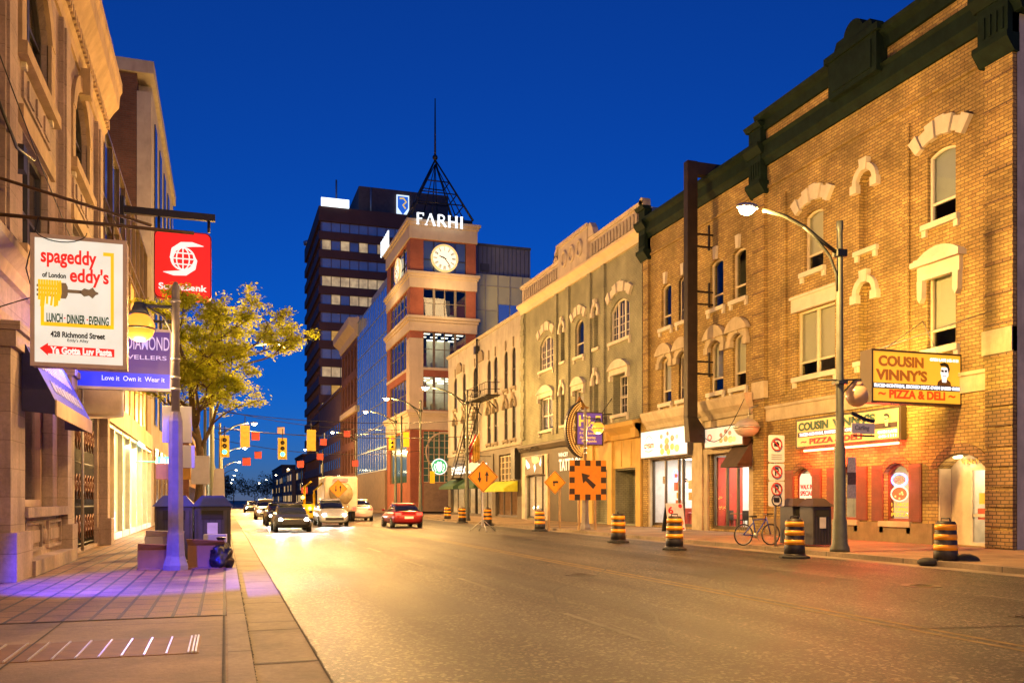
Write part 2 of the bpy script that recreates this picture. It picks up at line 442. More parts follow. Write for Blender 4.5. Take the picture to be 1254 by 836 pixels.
def window(root, pl, a0, a1, z0, z1, rise=0.0, cols=1, rail=0.3, blind=0.0, blindm=None, fm=None, sill=None, d=-0.2, grid=None, pane=None, fw=0.09, sillm=None):
    """a sash window inside an opening; rail = height share of the meeting rail"""
    fm = fm or FRAME
    k = MB(); ap = arch(a0, a1, z1, rise)
    k.pbox(pl, a0, a0 + fw, z0, z1, d - 0.05, d + 0.06); k.pbox(pl, a1 - fw, a1, z0, z1, d - 0.05, d + 0.06)
    k.pbox(pl, a0 + fw, a1 - fw, z0, z0 + fw, d - 0.05, d + 0.055)
    if rise > 0:
        ip = arch(a0 + fw, a1 - fw, z1 - fw * 0.3, max(0.02, rise - fw * 0.7))
        for i in range(len(ap) - 1): k.pprism(pl, [ap[i], ap[i + 1], ip[i + 1], ip[i]], d - 0.05, d + 0.06)
    else: k.pbox(pl, a0 + fw, a1 - fw, z1 - fw, z1, d - 0.05, d + 0.055)
    for c in range(1, cols):
        a = a0 + (a1 - a0) * c / cols
        k.pbox(pl, a - fw * 0.8, a + fw * 0.8, z0 + fw, z1 + rise * 0.9, d - 0.05, d + 0.05)
    zr = z0 + (z1 + rise - z0) * rail
    if rail:
        k.pbox(pl, a0 + fw, a1 - fw, zr - 0.04, zr + 0.04, d - 0.045, d + 0.045)
    if grid:
        gx, gz = grid
        for i in range(1, gx):
            a = a0 + (a1 - a0) * i / gx; k.pbox(pl, a - 0.018, a + 0.018, z0 + fw, z1 + rise * 0.6, d - 0.03, d + 0.03)
        for j in range(1, gz):
            z = z0 + (z1 - z0) * j / gz; k.pbox(pl, a0 + fw, a1 - fw, z - 0.018, z + 0.018, d - 0.028, d + 0.028)
    w = k.build('window', fm, root)
    g = MB(); g.poly([pl(p[0], p[1], d - 0.01) for p in [(a0 + 0.02, z0 + 0.02)] + ap + [(a1 - 0.02, z0 + 0.02)]])
    g.build('pane', pane or GLASS, w)
    if blind:
        zb = z1 + rise - (z1 + rise - z0) * blind
        b = MB(); lp = [(p[0], max(p[1], zb)) for p in ap]
        b.poly([pl(p[0], p[1], d - 0.12) for p in [(a0, zb)] + lp + [(a1, zb)]]); b.build('blind', blindm or BLIND, w)
    if sill is not False:
        s_ = MB(); e = 0.18
        s_.pbox(pl, a0 - e, a1 + e, z0 - 0.2, z0 - 0.004, -0.1, 0.16)
        for a in (a0 - 0.08, a1 + 0.08): s_.pbox(pl, a - 0.09, a + 0.09, z0 - 0.42, z0 - 0.2, 0.0, 0.1)
        s_.build('sill', sillm or STONE, w)
    return w
def hood(w, pl, a0, a1, z, rise, style, m):
    """stone head over a window, a sub-part of the window"""
    k = MB(); c = (a0 + a1) / 2; hw = (a1 - a0) / 2
    if style == 'keystones':
        r0, th, n = hw * 1.2 + 1.0, R(36), 7
        zc = z + rise + 0.42 - r0
        for i in range(n):
            t0 = -th + 2 * th * i / n + 0.006; t1 = -th + 2 * th * (i + 1) / n - 0.006
            big = i % 2 == 0
            rr0, rr1 = r0 - (0.06 if big else 0.0), r0 + (0.62 if i == 3 else 0.54 if big else 0.46)
            k.pprism(pl, [(c + rr0 * math.sin(t0), zc + rr0 * math.cos(t0)), (c + rr0 * math.sin(t1), zc + rr0 * math.cos(t1)),
                          (c + rr1 * math.sin(t1), zc + rr1 * math.cos(t1)), (c + rr1 * math.sin(t0), zc + rr1 * math.cos(t0))], -0.02, 0.17 if big else 0.1)
    elif style == 'pediment':
        e = 0.3
        for s in (-1, 1):
            b = c + s * (hw + 0.16)
            k.pprism(pl, [(b - 0.12, z - 0.15), (b + 0.12, z - 0.15), (b + 0.1, z - 0.75), (b, z - 0.9), (b - 0.1, z - 0.75)], 0, 0.2)
        k.pbox(pl, a0 - e, a1 + e, z - 0.15, z + 0.32, -0.02, 0.16)
        k.pbox(pl, a0 - e - 0.14, a1 + e + 0.14, z + 0.32, z + 0.5, -0.02, 0.36)
        k.pbox(pl, a0 - e - 0.06, a1 + e + 0.06, z + 0.5, z + 0.58, -0.02, 0.28)
        ap = arch(a0 - e, a1 + e, z + 0.58, 0.3); k.pprism(pl, ap, -0.02, 0.2)
    elif style == 'lintel':
        k.pbox(pl, a0 - 0.2, a1 + 0.2, z + rise + 0.01, z + rise + 0.55, -0.02, 0.14)
        k.pbox(pl, a0 - 0.26, a1 + 0.26, z + rise + 0.55, z + rise + 0.66, -0.02, 0.2)
    elif style in ('round', 'arch'):
        e = 0.26 if style == 'round' else 0.2
        o = arch(a0 - e, a1 + e, z, rise + e + (0.25 if style == 'round' else 0.08), 12); i_ = arch(a0, a1, z, rise, 12)
        for q in range(12): k.pprism(pl, [o[q], o[q + 1], i_[q + 1], i_[q]], -0.02, 0.16)
        for a in (a0 - e / 2, a1 + e / 2): k.pbox(pl, a - e / 2 - 0.05, a + e / 2 + 0.05, z - 0.3, z + 0.02, -0.02, 0.2)
        k.pprism(pl, [(c - 0.13, z + rise - 0.03), (c + 0.13, z + rise - 0.03), (c + 0.18, z + rise + e + 0.3), (c - 0.18, z + rise + e + 0.3)], -0.02, 0.21)
        if style == 'round': k.pprism(pl, arch(a0 - e - 0.12, a1 + e + 0.12, z + rise + e * 0.4, 0.62, 12), -0.02, 0.26)
    k.build('window_hood', m, w)
def op(a0, a1, z0, z1, rise=0.0, depth=0.4, back=False):
    return dict(a0=min(a0, a1), a1=max(a0, a1), z0=z0, z1=z1, rise=rise, depth=depth, back=back)

# ================================================================== THE GROUND
def asphalt(name, c, speck=0.5, rough=0.5):
    m, n, p = new_mat(name)
    tc = node(n, 'ShaderNodeTexCoord'); v = tc.outputs['Object']
    big = ramp(n, nz(n, v, 0.25, 5, 0.6, (1.6, 0.18, 1)), 0.3, 0.7, (0.72,) * 3, (1.25,) * 3)
    o = mixc(n, 1.0, c, big, 'MULTIPLY')
    vo = node(n, 'ShaderNodeTexVoronoi'); vo.inputs['Scale'].default_value = 30; n.links.new(v, vo.inputs['Vector'])
    sp = ramp(n, vo.outputs['Color'], 0.62, 0.9)
    sm = node(n, 'ShaderNodeMath', operation='MULTIPLY'); n.links.new(sp, sm.inputs[0]); sm.inputs[1].default_value = speck
    o = mixc(n, sm.outputs[0], o, (0.2, 0.17, 0.13))
    trk = ramp(n, nz(n, v, 0.9, 3, 0.5, (1.0, 0.012, 1)), 0.35, 0.65, (0.6,) * 3, (1.35,) * 3)
    o = mixc(n, 1.0, o, trk, 'MULTIPLY')
    st = ramp(n, nz(n, v, 0.9, 7, 0.7, (1, .5, 1)), 0.6, 0.72, (1, 1, 1), (0.45,) * 3)
    o = mixc(n, 1.0, o, st, 'MULTIPLY')
    cr = node(n, 'ShaderNodeTexVoronoi', feature='DISTANCE_TO_EDGE'); cr.inputs['Scale'].default_value = 0.22
    wv = node(n, 'ShaderNodeVectorMath', operation='ADD'); n.links.new(v, wv.inputs[0])
    ns = node(n, 'ShaderNodeTexNoise'); ns.inputs['Scale'].default_value = 0.8; ns.inputs['Detail'].default_value = 6; n.links.new(v, ns.inputs['Vector'])
    n.links.new(ns.outputs['Color'], wv.inputs[1]); n.links.new(wv.outputs[0], cr.inputs['Vector'])
    ck = ramp(n, cr.outputs['Distance'], 0.0, 0.006, (0.35,) * 3, (1,) * 3)
    o = mixc(n, 1.0, o, ck, 'MULTIPLY')
    n.links.new(o, p.inputs['Base Color'])
    rr = node(n, 'ShaderNodeMapRange'); n.links.new(nz(n, v, 0.5, 4, 0.6, (1.5, 0.3, 1)), rr.inputs[0])
    rr.inputs[3].default_value = rough - 0.1; rr.inputs[4].default_value = rough + 0.16
    n.links.new(rr.outputs[0], p.inputs['Roughness'])
    p.inputs['Specular IOR Level'].default_value = 0.28
    ad = node(n, 'ShaderNodeMath', operation='ADD'); n.links.new(nz(n, v, 24, 5, .7), ad.inputs[0]); n.links.new(nz(n, v, 70, 3), ad.inputs[1])
    bump(n, p, ad.outputs[0], 0.8, 0.014)
    return m
ASPH = asphalt('asphalt', (0.030, 0.024, 0.019), 0.85, 0.5)
ASPH2 = asphalt('dark_ground', (0.05, 0.045, 0.04), 0.2, 0.7)
PAVER = brick('paver_bricks', (0.33, 0.175, 0.075), (0.25, 0.13, 0.055), (0.04, 0.03, 0.022), 0.66, 0.32, 0.024, 0.7, 0.9, 0.4, ground=True, rough=0.7, along=True)
SLAB = brick('concrete_slabs', (0.32, 0.215, 0.12), (0.29, 0.195, 0.11), (0.12, 0.09, 0.07), 60, 1.9, 0.012, 0.8, 0.5, 0.45, ground=True, rough=0.75, offset=0)
KERBM = brick('kerb_concrete', (0.29, 0.225, 0.155), (0.26, 0.20, 0.14), (0.10, 0.08, 0.06), 3.0, 3.0, 0.02, 0.6, 0.5, 0.3, ground=True, rough=0.75, offset=0)

def sheet(name, m, x0, x1, y0, y1, z):
    k = MB(); k.poly([(x0, y0, z), (x1, y0, z), (x1, y1, z), (x0, y1, z)]); return struct(k, name, m)
ZR = -0.13
sheet('ground', ASPH2, -1500, 1500, -1500, 2500, ZR - 0.012)
sheet('road', ASPH, 0.25, 16.6, -60, 900, ZR)
sheet('side_street', ASPH, -120, 0.25, 91, 107, ZR - 0.004)
sheet('side_street', ASPH, 16.6, 160, 91, 107, ZR - 0.004)
sheet('gutter', KERBM, 0.25, 0.92, -20, 91, ZR + 0.004)
sheet('gutter', KERBM, 16.0, 16.6, 2, 91, ZR + 0.004)
GRIME = M('kerb_grime', (0.035, 0.028, 0.022), 0.9, 0, 0.5, 6, 0.3, 30)
def ragged(name, x, w, y0, y1, z, seed):
    r_ = random.Random(seed); k = MB(); ys = [y0 + (y1 - y0) * i / 1400 for i in range(1401)]
    ws = [w * (.55 + .6 * abs(noise.noise(Vector((_ * 1.3, seed, 0)))) + r_.uniform(-.15, .25)) for _ in ys]
    for i in range(1400): k.poly([(x, ys[i], z), (x + ws[i], ys[i], z), (x + ws[i + 1], ys[i + 1], z), (x, ys[i + 1], z)])
    return struct(k, name, GRIME)
ragged('kerb_dirt', 0.25, 0.05, 3, 60, ZR + 0.008, 1)
ragged('gutter_seam', 0.9, 0.04, 3, 60, ZR + 0.008, 2)
k = MB()
for y in (8.9, 11.2, 14.2, 16.6, 19.4, 22.6, 26.0, 30.0, 35.0): k.poly([(.25, y, ZR + .0085), (.92, y + .02, ZR + .0085), (.92, y + .05, ZR + .0085), (.25, y + .035, ZR + .0085)])
struct(k, 'gutter_joint', GRIME)
k = MB()
for x in (-0.02, -1.9): k.poly([(x, 5, .0045), (x + .022, 5, .0045), (x + .022, 11.9, .0045), (x, 11.9, .0045)])
k.poly([(XL, 11.88, .0045), (.03, 11.88, .0045), (.03, 11.94, .0045), (XL, 11.94, .0045)])
struct(k, 'pavement_joint', GRIME)
def blk(name, m, *b):
    k = MB(); k.box(*b); o = k.build(name, m); o['kind'] = 'structure'; return o
blk('kerb', KERBM, 0.03, 0.25, -20, 90.5, ZR - 0.05, 0.004)
blk('kerb', KERBM, 16.6, 16.82, 2, 90.5, ZR - 0.05, 0.004)
blk('kerb', KERBM, 0.03, 0.25, 107.5, 300, ZR - 0.05, 0.004)
blk('kerb', KERBM, 16.6, 16.82, 107.5, 300, ZR - 0.05, 0.004)
blk('pavement', PAVER, XL - 0.5, 0.03, 11.9, 90.5, ZR - 0.05, 0.0)
blk('pavement', SLAB, XL - 0.5, 0.03, -20, 11.9, ZR - 0.05, -0.003)
blk('pavement', SLAB, 16.82, XR + 0.6, 2, 90.5, ZR - 0.05, 0.0)
blk('pavement', SLAB, XL - 0.5, 0.03, 107.5, 300, ZR - 0.05, 0.0)
blk('pavement', SLAB, 16.82, XR + 0.6, 107.5, 300, ZR - 0.05, 0.0)
# lane paint
LINE = M('worn_road_paint', (0.20, 0.13, 0.035), 0.7, 0, 0.4, 4, 0.1, 20, 0.8)
LINEW = M('worn_white_road_paint', (0.14, 0.125, 0.10), 0.7, 0, 0.5, 4, 0.1, 20, 0.9)
k = MB()
for x in (8.15, 8.4): k.poly([(x, 0, ZR + .004), (x + .1, 0, ZR + .004), (x + .1, 88, ZR + .004), (x, 88, ZR + .004)])
struct(k, 'road_marking', LINE)
k = MB()
for x in (4.6, 12.3):
    for i in range(15):
        y = 3 + i * 6; k.poly([(x, y, ZR + .004), (x + .1, y, ZR + .004), (x + .1, y + 2.6, ZR + .004), (x, y + 2.6, ZR + .004)])
k.poly([(0.95, 88, ZR + .004), (8.1, 88, ZR + .004), (8.1, 88.5, ZR + .004), (0.95, 88.5, ZR + .004)])
struct(k, 'road_marking', LINEW)

ASPH3 = asphalt('patched_asphalt', (0.02, 0.017, 0.014), 0.35, 0.5)
for q in ((2.2, 3.6, 12, 21), (5.4, 6.3, 8, 30), (9.6, 12.2, 14.5, 17.5), (11.2, 12.0, 22, 34), (13.2, 14.6, 16.2, 18.6), (6.9, 8.0, 31, 39)): sheet('road_patch', ASPH3, *q, ZR + .002)
rr0 = random.Random(4); k = MB()
for q in range(9):     # tar sealed cracks wandering over the road
    x, y = rr0.uniform(1.5, 15.5), rr0.uniform(6, 30); a = rr0.choice((0, 1.57)) + rr0.uniform(-.3, .3)
    for s_ in range(26):
        a += rr0.uniform(-.35, .35) * .6; nx, ny = x + .32 * math.cos(a), y + .32 * math.sin(a); ox, oy = -.022 * math.sin(a), .022 * math.cos(a)
        if not (1 < nx < 16): break
        k.poly([(x - ox, y - oy, ZR + .006), (nx - ox, ny - oy, ZR + .006), (nx + ox, ny + oy, ZR + .006), (x + ox, y + oy, ZR + .006)]); x, y = nx, ny
struct(k, 'road_crack_seal', M('black_tar', (.010, .008, .007), .6, 0, .2, 4, .2))
for i, (x, y, lb) in enumerate(((7.4, 17.5, 'round iron manhole cover farther up the middle of the road'), (12.6, 13.2, 'round iron manhole cover in the asphalt before the barrels'))):
    k = MB(); k.lathe((x, y, ZR), [(.36, 0), (.36, .007), (.32, .009), (.01, .009)], 28, smooth=False); o = k.build('manhole_cover', M('cast_iron', (0.06, 0.045, 0.035), 0.45, 0.6, 0.3, 8, 0.3)); tag(o, lb, 'manhole cover')
    k = MB(); [k.lathe((x, y, ZR + .009), [(r, 0), (r, .004), (r + .03, .004), (r + .03, 0)], 24, smooth=False) for r in (.1, .2)]; k.build('ring', M('cast_iron', (0.06, 0.045, 0.035)), o)
# pavement grate with pale bars near the camera
gr = thing('pavement_grate', (-1.6, 10.1, 0), 'rectangular metal vault grate with pale cross bars set into the near left pavement', 'grate')
k = MB(); k.box(-3.6, -0.24, 9.05, 10.15, -0.02, 0.003)
k.build('grate_plate', M('brown_grate_metal', (0.20, 0.10, 0.035), 0.65, 0.0, 0.25, 3, 0.2, 14, 0.4, 0.2), gr)
k = MB()
for i in range(17):
    x = -0.34 - i * 0.2; k.box(x - 0.008, x + 0.008, 9.06, 10.14, 0.003, 0.016)
for x in (-0.27, -0.30): k.box(x - 0.008, x + 0.008, 9.05, 10.15, 0.004, 0.02)
k.build('cross_bars', M('bright_steel', (0.75, 0.72, 0.66), 0.3, 0.8, 0.1, 3, 0.05), gr)
# iron road drain far right
k = MB(); x, y = 10.9, 8.9
k.box(x - .45, x + .45, y - .45, y + .45, ZR, ZR + .006)
d = k.build('drain_cover', M('cast_iron', (0.08, 0.06, 0.045), 0.5, 0.6, 0.3, 8, 0.3)); tag(d, 'square cast iron drain grating set in the near asphalt', 'drain cover')
k = MB()
for i in range(8): k.box(x - .4 + i * .11, x - .34 + i * .11, y - .38, y + .38, ZR + .006, ZR + .018)
k.build('bar', M('cast_iron', (0.08, 0.06, 0.045)), d)

# ================================================================== RIGHT SIDE: YELLOW BRICK BLOCK (corner)
Y0, Y1, YP = 20.0, 44.3, 33.1
yb = thing('brick_block', (XR, 32, 0), 'three storey yellow brick block with dark green cornice and pizza shop at its foot', 'building')
pl = RW
W3 = [(22.3, 23.5), (28.9, 30.1), (34.3, 35.4), (36.2, 37.4), (39.4, 40.5), (41.3, 42.4)]
W2 = [(22.3, 23.5), (28.2, 30.6), (34.3, 35.4), (36.2, 37.4), (39.4, 40.5), (41.3, 42.4)]
ops = []
for i, (a, b) in enumerate(W3): ops.append(op(a, b, 10.85, 13.1 if i < 2 else 13.0, 0.17 if i < 2 else 0.2))
for i, (a, b) in enumerate(W2): ops.append(op(a, b, 6.6, 9.1 if i == 0 else 9.3 if i == 1 else 8.95, 0.0 if i < 2 else 0.3))
ops += [op(26.0, 26.85, 10.85, 13.35, 0.42, 0.3, True), op(26.0, 26.85, 6.6, 9.2, 0.42, 0.3, True)]
# ground floor: arched door, arched windows, shopfronts
ops += [op(21.15, 23.05, 0.02, 2.55, 0.45, .6), op(24.35, 25.5, 0.75, 2.45, 0.35), op(27.0, 28.0, 0.75, 2.45, 0.35), op(29.6, 30.7, 0.75, 2.45, 0.35)]
ops += [op(33.7, 37.3, 0.12, 3.75, 0, 0.25), op(38.95, 43.75, 0.12, 3.75, 0, 0.25)]
k = MB()
facade(k, pl, Y0, Y1, 0, 16.3, ops)
k.cur = 1
k.poly([(XR, Y0, 0), (XR + 14, Y0, 0), (XR + 14, Y0, 16.3), (XR, Y0, 16.3)])
k.poly([(XR, Y1, 6), (XR + 14, Y1, 6), (XR + 14, Y1, 18.2), (XR, Y1, 18.2)])
k.poly([(XR + 14, Y0, 0), (XR + 14, Y1, 0), (XR + 14, Y1, 16.3), (XR + 14, Y0, 16.3)])
k.cur = 2
k.poly([(XR, Y0, 16.3), (XR + 14, Y0, 16.3), (XR + 14, Y1, 16.3), (XR, Y1, 16.3)])
k.cur = 3
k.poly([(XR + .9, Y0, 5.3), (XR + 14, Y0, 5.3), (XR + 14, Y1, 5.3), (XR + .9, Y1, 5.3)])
k.build('wall', [YB, M('pale_side_brick', (0.45, 0.44, 0.42), 0.85, 0, 0.2, 1, 0.3, 10, 0.5), ROOF, DARK], yb)
# brick pilasters, projecting
k = MB()
for a, b in ((20.0, 21.0), (32.7, 33.5), (43.7, 44.3), (24.25, 24.75)):
    if a == 24.25: k.pbox(pl, a, b - 0.2, 6.0, 14.6, -0.02, 0.10)
    else: k.pbox(pl, a, b, 0.0, 16.2, -0.02, 0.16)
k.pbox(pl, 31.25, 31.6, 6.0, 14.6, -0.02, 0.10)
k.pbox(pl, 21.0, 32.7, 15.2, 15.32, -0.02, 0.08); k.pbox(pl, 33.5, 43.7, 15.2, 15.32, -0.02, 0.08)
k.build('pilaster', YB, yb)
k = MB()
for z in [5.9 + i * 0.95 for i in range(11)]:
    k.pbox(pl, 32.66, 33.54, z, z + 0.1, 0.14, 0.19); k.pbox(pl, 43.66, 44.3, z, z + 0.1, 0.14, 0.19); k.pbox(pl, 19.96, 21.04, z, z + 0.1, 0.14, 0.19)
k.build('quoin_band', YBD, yb)
# cornice
k = MB()
k.profile(pl, 19.7, 33.0, [(-.1, 16.2), (.12, 16.2), (.2, 16.4), (.3, 16.5), (.3, 17.0), (.42, 17.12), (-.1, 17.12)])
k.profile(pl, 19.6, 33.0, [(-.1, 17.75), (.2, 17.75), (.26, 18.1), (.45, 18.25), (.5, 18.42), (-.1, 18.42)])
k.profile(pl, 33.2, 44.0, [(-.1, 16.2), (.12, 16.2), (.2, 16.4), (.3, 16.5), (.3, 16.95), (.5, 17.1), (.5, 17.28), (-.1, 17.28)])
k.profile(pl, 33.2, 44.0, [(-.5, 17.28), (.1, 17.28), (-.35, 17.75), (-.5, 17.75)])
k.box(XR + .05, XR + 12, 19.72, 20.0, 16.2, 17.1)
k.box(XR + .05, XR + 12, 19.62, 20.0, 17.75, 18.42)
k.build('cornice', GREENTRIM, yb)
k = MB(); k.pbox(pl, 20, 33.0, 17.12, 17.75, -0.3, 0.06); k.build('parapet', YB, yb)
k = MB()
k.pbox(pl, 25.3, 27.9, 16.9, 18.55, -0.1, 0.56); k.pbox(pl, 25.15, 28.05, 18.3, 18.55, -0.1, 0.66)
k.pprism(pl, [(25.5, 18.55), (27.7, 18.55), (27.5, 18.95), (25.7, 18.95)], -0.1, 0.5)
k.pprism(pl, arch(26.1, 27.1, 18.95, 0.42), -0.1, 0.5)
k.pbox(pl, 25.55, 27.65, 17.1, 18.1, 0.56, 0.6)
k.build('pediment', GREENTRIM, yb)
for a, b in ((20.0, 21.1), (32.65, 33.55), (43.7, 44.45)):
    k = MB(); top = 18.5 if a < 30 else 18.0 if a < 40 else 17.9
    k.pbox(pl, a, b, 15.35, top, -0.1, 0.36); k.profile(pl, a - .1, b + .1, [(0, 15.0), (.2, 15.0), (.5, 15.4), (.5, 15.55), (0, 15.55)])
    for q in range(4): k.pbox(pl, a + .14 + q * (b - a - .2) / 4, a + .2 + q * (b - a - .2) / 4 + .02, 15.75, 16.4, 0.36, 0.40)
    k.profile(pl, a - .14, b + .14, [(0, 16.7), (.4, 16.7), (.62, 17.0), (.62, 17.15), (0, 17.15)])
    k.profile(pl, a - .1, b + .1, [(0, top - .1), (.45, top - .1), (.6, top + .1), (0, top + .1)])
    k.build('cornice_bracket', GREENTRIM, yb)
k = MB(); k.pprism(pl, [(43.85, 18.0), (44.35, 18.0)] + arch(44.35, 43.85, 18.3, 0.28), -.1, .4); k.build('finial', STONED, yb)
# windows
BL3 = [1.0, 0.78, 0.0, 0.0, 0.0, 0.0]
for i, (a, b) in enumerate(W3):
    r = 0.17 if i < 2 else 0.2; zt = 13.1 if i < 2 else 13.0
    w = window(yb, pl, a, b, 10.85, zt, r, 1, 0.27, 0.72 if i == 1 else (0.7 if i == 0 else 0.0), BLIND if i == 1 else BLINDG, FRAMEW if i == 0 else FRAME)
    if i < 2: hood(w, pl, a, b, zt, r, 'keystones', STONE)
    else:
        h = MB(); c = (a + b) / 2; h.pprism(pl, [(c - .1, zt + r), (c + .1, zt + r), (c + .16, zt + r + .6), (c - .16, zt + r + .6)], -.02, .14); h.build('window_hood', STONE, w)
for i, (a, b) in enumerate(W2):
    if i == 0:
        w = window(yb, pl, a, b, 6.6, 9.1, 0, 1, 0.25, 0.75, BLIND, FRAME); hood(w, pl, a, b, 9.1, 0, 'pediment', STONE)
    elif i == 1:
        w = window(yb, pl, a, b, 6.6, 9.3, 0, 2, 0.22, 0.78, BLIND, FRAME); hood(w, pl, a, b, 9.3, 0, 'lintel', STONE)
    else:
        w = window(yb, pl, a, b, 6.75, 8.95, 0.3, 1, 0.27, 0.74, BLIND, FRAME); hood(w, pl, a, b, 8.95, 0.3, 'round', STONED)
for zt in (13.35, 9.2):
    k = MB(); o_ = arch(25.8, 27.05, zt, 0.66, 12); i_ = arch(26.0, 26.85, zt, 0.42, 12)
    for q in range(12): k.pprism(pl, [o_[q], o_[q + 1], i_[q + 1], i_[q]], -.02, .16)
    k.pbox(pl, 25.72, 26.06, zt - .32, zt, -.02, .2); k.pbox(pl, 26.79, 27.13, zt - .32, zt, -.02, .2)
    k.pprism(pl, [(26.28, zt + .4), (26.57, zt + .4), (26.64, zt + .85), (26.21, zt + .85)], -.02, .22)
    k.pbox(pl, 25.8, 27.05, zt - 2.68, zt - 2.5, -.1, .14)
    for a in (25.95, 26.9): k.pbox(pl, a - .09, a + .09, zt - 2.9, zt - 2.68, 0, .1)
    k.build('niche_surround', STONE, yb)
# belt stone band and shop entablatures
k = MB()
k.pbox(pl, 21.0, 32.7, 4.95, 5.5, -.02, .06); k.pbox(pl, 21.0, 32.7, 5.5, 5.62, -.02, .12)
k.pbox(pl, 20.0, 21.1, 6.0, 6.75, -.02, .2); k.pbox(pl, 32.6, 33.55, 6.0, 6.75, -.02, .22)
k.build('stone_band', STONED, yb)
for a, b in ((33.55, 37.8), (38.6, 43.7)):
    k = MB()
    k.pbox(pl, a, b, 3.75, 4.0, -.02, .14)
    k.pbox(pl, a, b, 4.0, 5.4, -.02, .08)
    k.profile(pl, a - .05, b + .05, [(0, 5.4), (.2, 5.4), (.3, 5.62), (.5, 5.85), (.62, 6.2), (.62, 6.32), (0, 6.38)])
    k.pbox(pl, a, a + .35, 0, 3.75, -.02, .12); k.pbox(pl, b - .35 if b < 43 else b - .2, b, 0, 3.75, -.02, .12)
    k.build('shop_entablature', STONED, yb)
k = MB(); k.pbox(pl, 37.8, 38.6, 0, 6.2, -.02, .22); k.pbox(pl, 37.75, 38.65, 5.6, 6.2, .2, .5); k.build('pier', STONED, yb)
k = MB(); k.pbox(pl, 21.0 + 2.2, 32.7, 0, 0.7, -.02, .1); k.build('plinth', M('brown_plinth_stone', (.24, .17, .09), .85, 0, .25, 1.5, .35, 20, .6), yb)
# pizza shop: lit rooms behind its openings
def room(root, a0, a1, z0, z1, depth, wallm, lampw, lampc, ceil=True, pl=RW, furn=None, d0=-0.42):
    k = MB(); e = 0.15
    pts = [pl(a0 - e, z0, d0), pl(a1 + e, z0, d0), pl(a1 + e, z0, -depth), pl(a0 - e, z0, -depth)]
    up = Vector((0, 0, z1 - z0 + 0.15))
    q = [p + up for p in pts]
    k.poly([pts[2], pts[3], q[3], q[2]]); k.poly([pts[0], pts[3], q[3], q[0]]); k.poly([pts[1], pts[2], q[2], q[1]])
    k.cur = 1; k.poly(pts); k.cur = 2; k.poly(q)
    o = k.build('shop_interior', [wallm, M('shop_floor_tile', (0.35, 0.3, 0.25), 0.4), M('shop_ceiling', (0.7, 0.68, 0.62), 0.8)], root)
    c = MB(); n_ = max(1, int(abs(a1 - a0) / 1.3))
    for i in range(n_):
        a = a0 + (a1 - a0) * (i + .5) / n_; c.pbox(pl, a - .12, a + .12, z1 + .06, z1 + .1, -depth * .85, -0.55)
    c.build('tube_light', E('tube_glow_%.2f' % lampc[2], lampc, 9), o)
    L = pl((a0 + a1) / 2, z1 - .1, -0.5 * depth)
    light('room_light', 'AREA', L, lampw, lampc, root, size=1.6, rot=(0, 0, -1))
    return o
CREAMW = M('cream_shop_wall', (0.72, 0.62, 0.45), 0.8)
WHITEW = M('white_shop_wall', (0.78, 0.76, 0.72), 0.8)
room(yb, 24.0, 31.2, 0.1, 2.95, 3.5, CREAMW, 90, (1, .75, .45), d0=-0.45)
def panelled(name, parent, pl, a0, a1, z0, z1, m, d0=0.0, d1=0.06):
    k = MB(); k.pbox(pl, a0, a1, z0, z1, d0, d1); n = int((z1 - z0) / .09)
    for i in range(n):
        z = z0 + .06 + i * .09
        if z < z1 - .1: k.pbox(pl, a0 + .05, a1 - .05, z, z + .04, d1, d1 + .02)
    return k.build(name, m, parent)
SHUT = M('brick_red_shutter', (0.18, 0.04, 0.022), 0.55, 0, 0.2, 3, 0.15, 20, 0.3)
NEONWIN = [(24.35, 25.5), (27.0, 28.0), (29.6, 30.7)]
for i, (a, b) in enumerate(NEONWIN):
    w = window(yb, pl, a, b, 0.75, 2.45, 0.35, 1, 0, 0, None, M('red_brown_frame', (0.22, 0.05, 0.03), 0.5), sill=None, pane=SHOPGLASS, sillm=STONED)
    panelled('shutter', w, pl, a - .62, a - .06, 0.75, 2.75, SHUT); panelled('shutter', w, pl, b + .06, b + .62, 0.75, 2.75, SHUT)
    # brick arch over it
    k = MB(); o_ = arch(a - .25, b + .25, 2.47, .62); i_ = arch(a, b, 2.47, .37)
    for q in range(10): k.pprism(pl, [o_[q], o_[q + 1], i_[q + 1], i_[q]], -.02, .05)
    k.build('brick_arch', YBD, w)
# door recess
dr = MB()
dr.pbox(pl, 23.0, 23.045, 0.02, 2.55, -.52, -.03)
dr.pprism(pl, [(23.2, .02), (23.2, 3.05), (22.2, 3.05), (22.2, .02)], -.58, -.54)
dr.build('porch_lining', M('pale_porch_panel', (0.66, 0.55, 0.38), 0.6), yb)
k = MB()
for a in (21.2, 22.1): k.pbox(pl, a, a + .1, 0.02, 2.55, -.58, -.50)
for z in (.02, .95, 2.47): k.pbox(pl, 21.3, 22.1, z, z + .1, -.575, -.505)
k.pbox(pl, 21.05, 22.2, 2.57, 3.05, -.58, -.52)
dd = k.build('door', M('white_alu_door', (0.6, 0.52, 0.4), 0.4, 0.3), yb)
k = MB(); k.poly([pl(21.2, .1, -.56), pl(22.2, .1, -.56), pl(22.2, 2.7, -.56), pl(21.2, 2.7, -.56)]); k.build('pane', SHOPGLASS, dd)
k = MB(); k.tube([pl(22.02, .9, -.48), pl(22.02, .9, -.42), pl(22.02, 1.25, -.42), pl(22.02, 1.25, -.48)], .018); k.build('handle', STEEL, dd)
k = MB(); o_ = arch(20.85, 23.35, 2.57, .78, 16); i_ = arch(21.15, 23.05, 2.57, .46, 16)
for q in range(16): k.pprism(pl, [o_[q], o_[q + 1], i_[q + 1], i_[q]], -.02, .05)
k.build('brick_arch', YBD, yb)
k = MB(); 
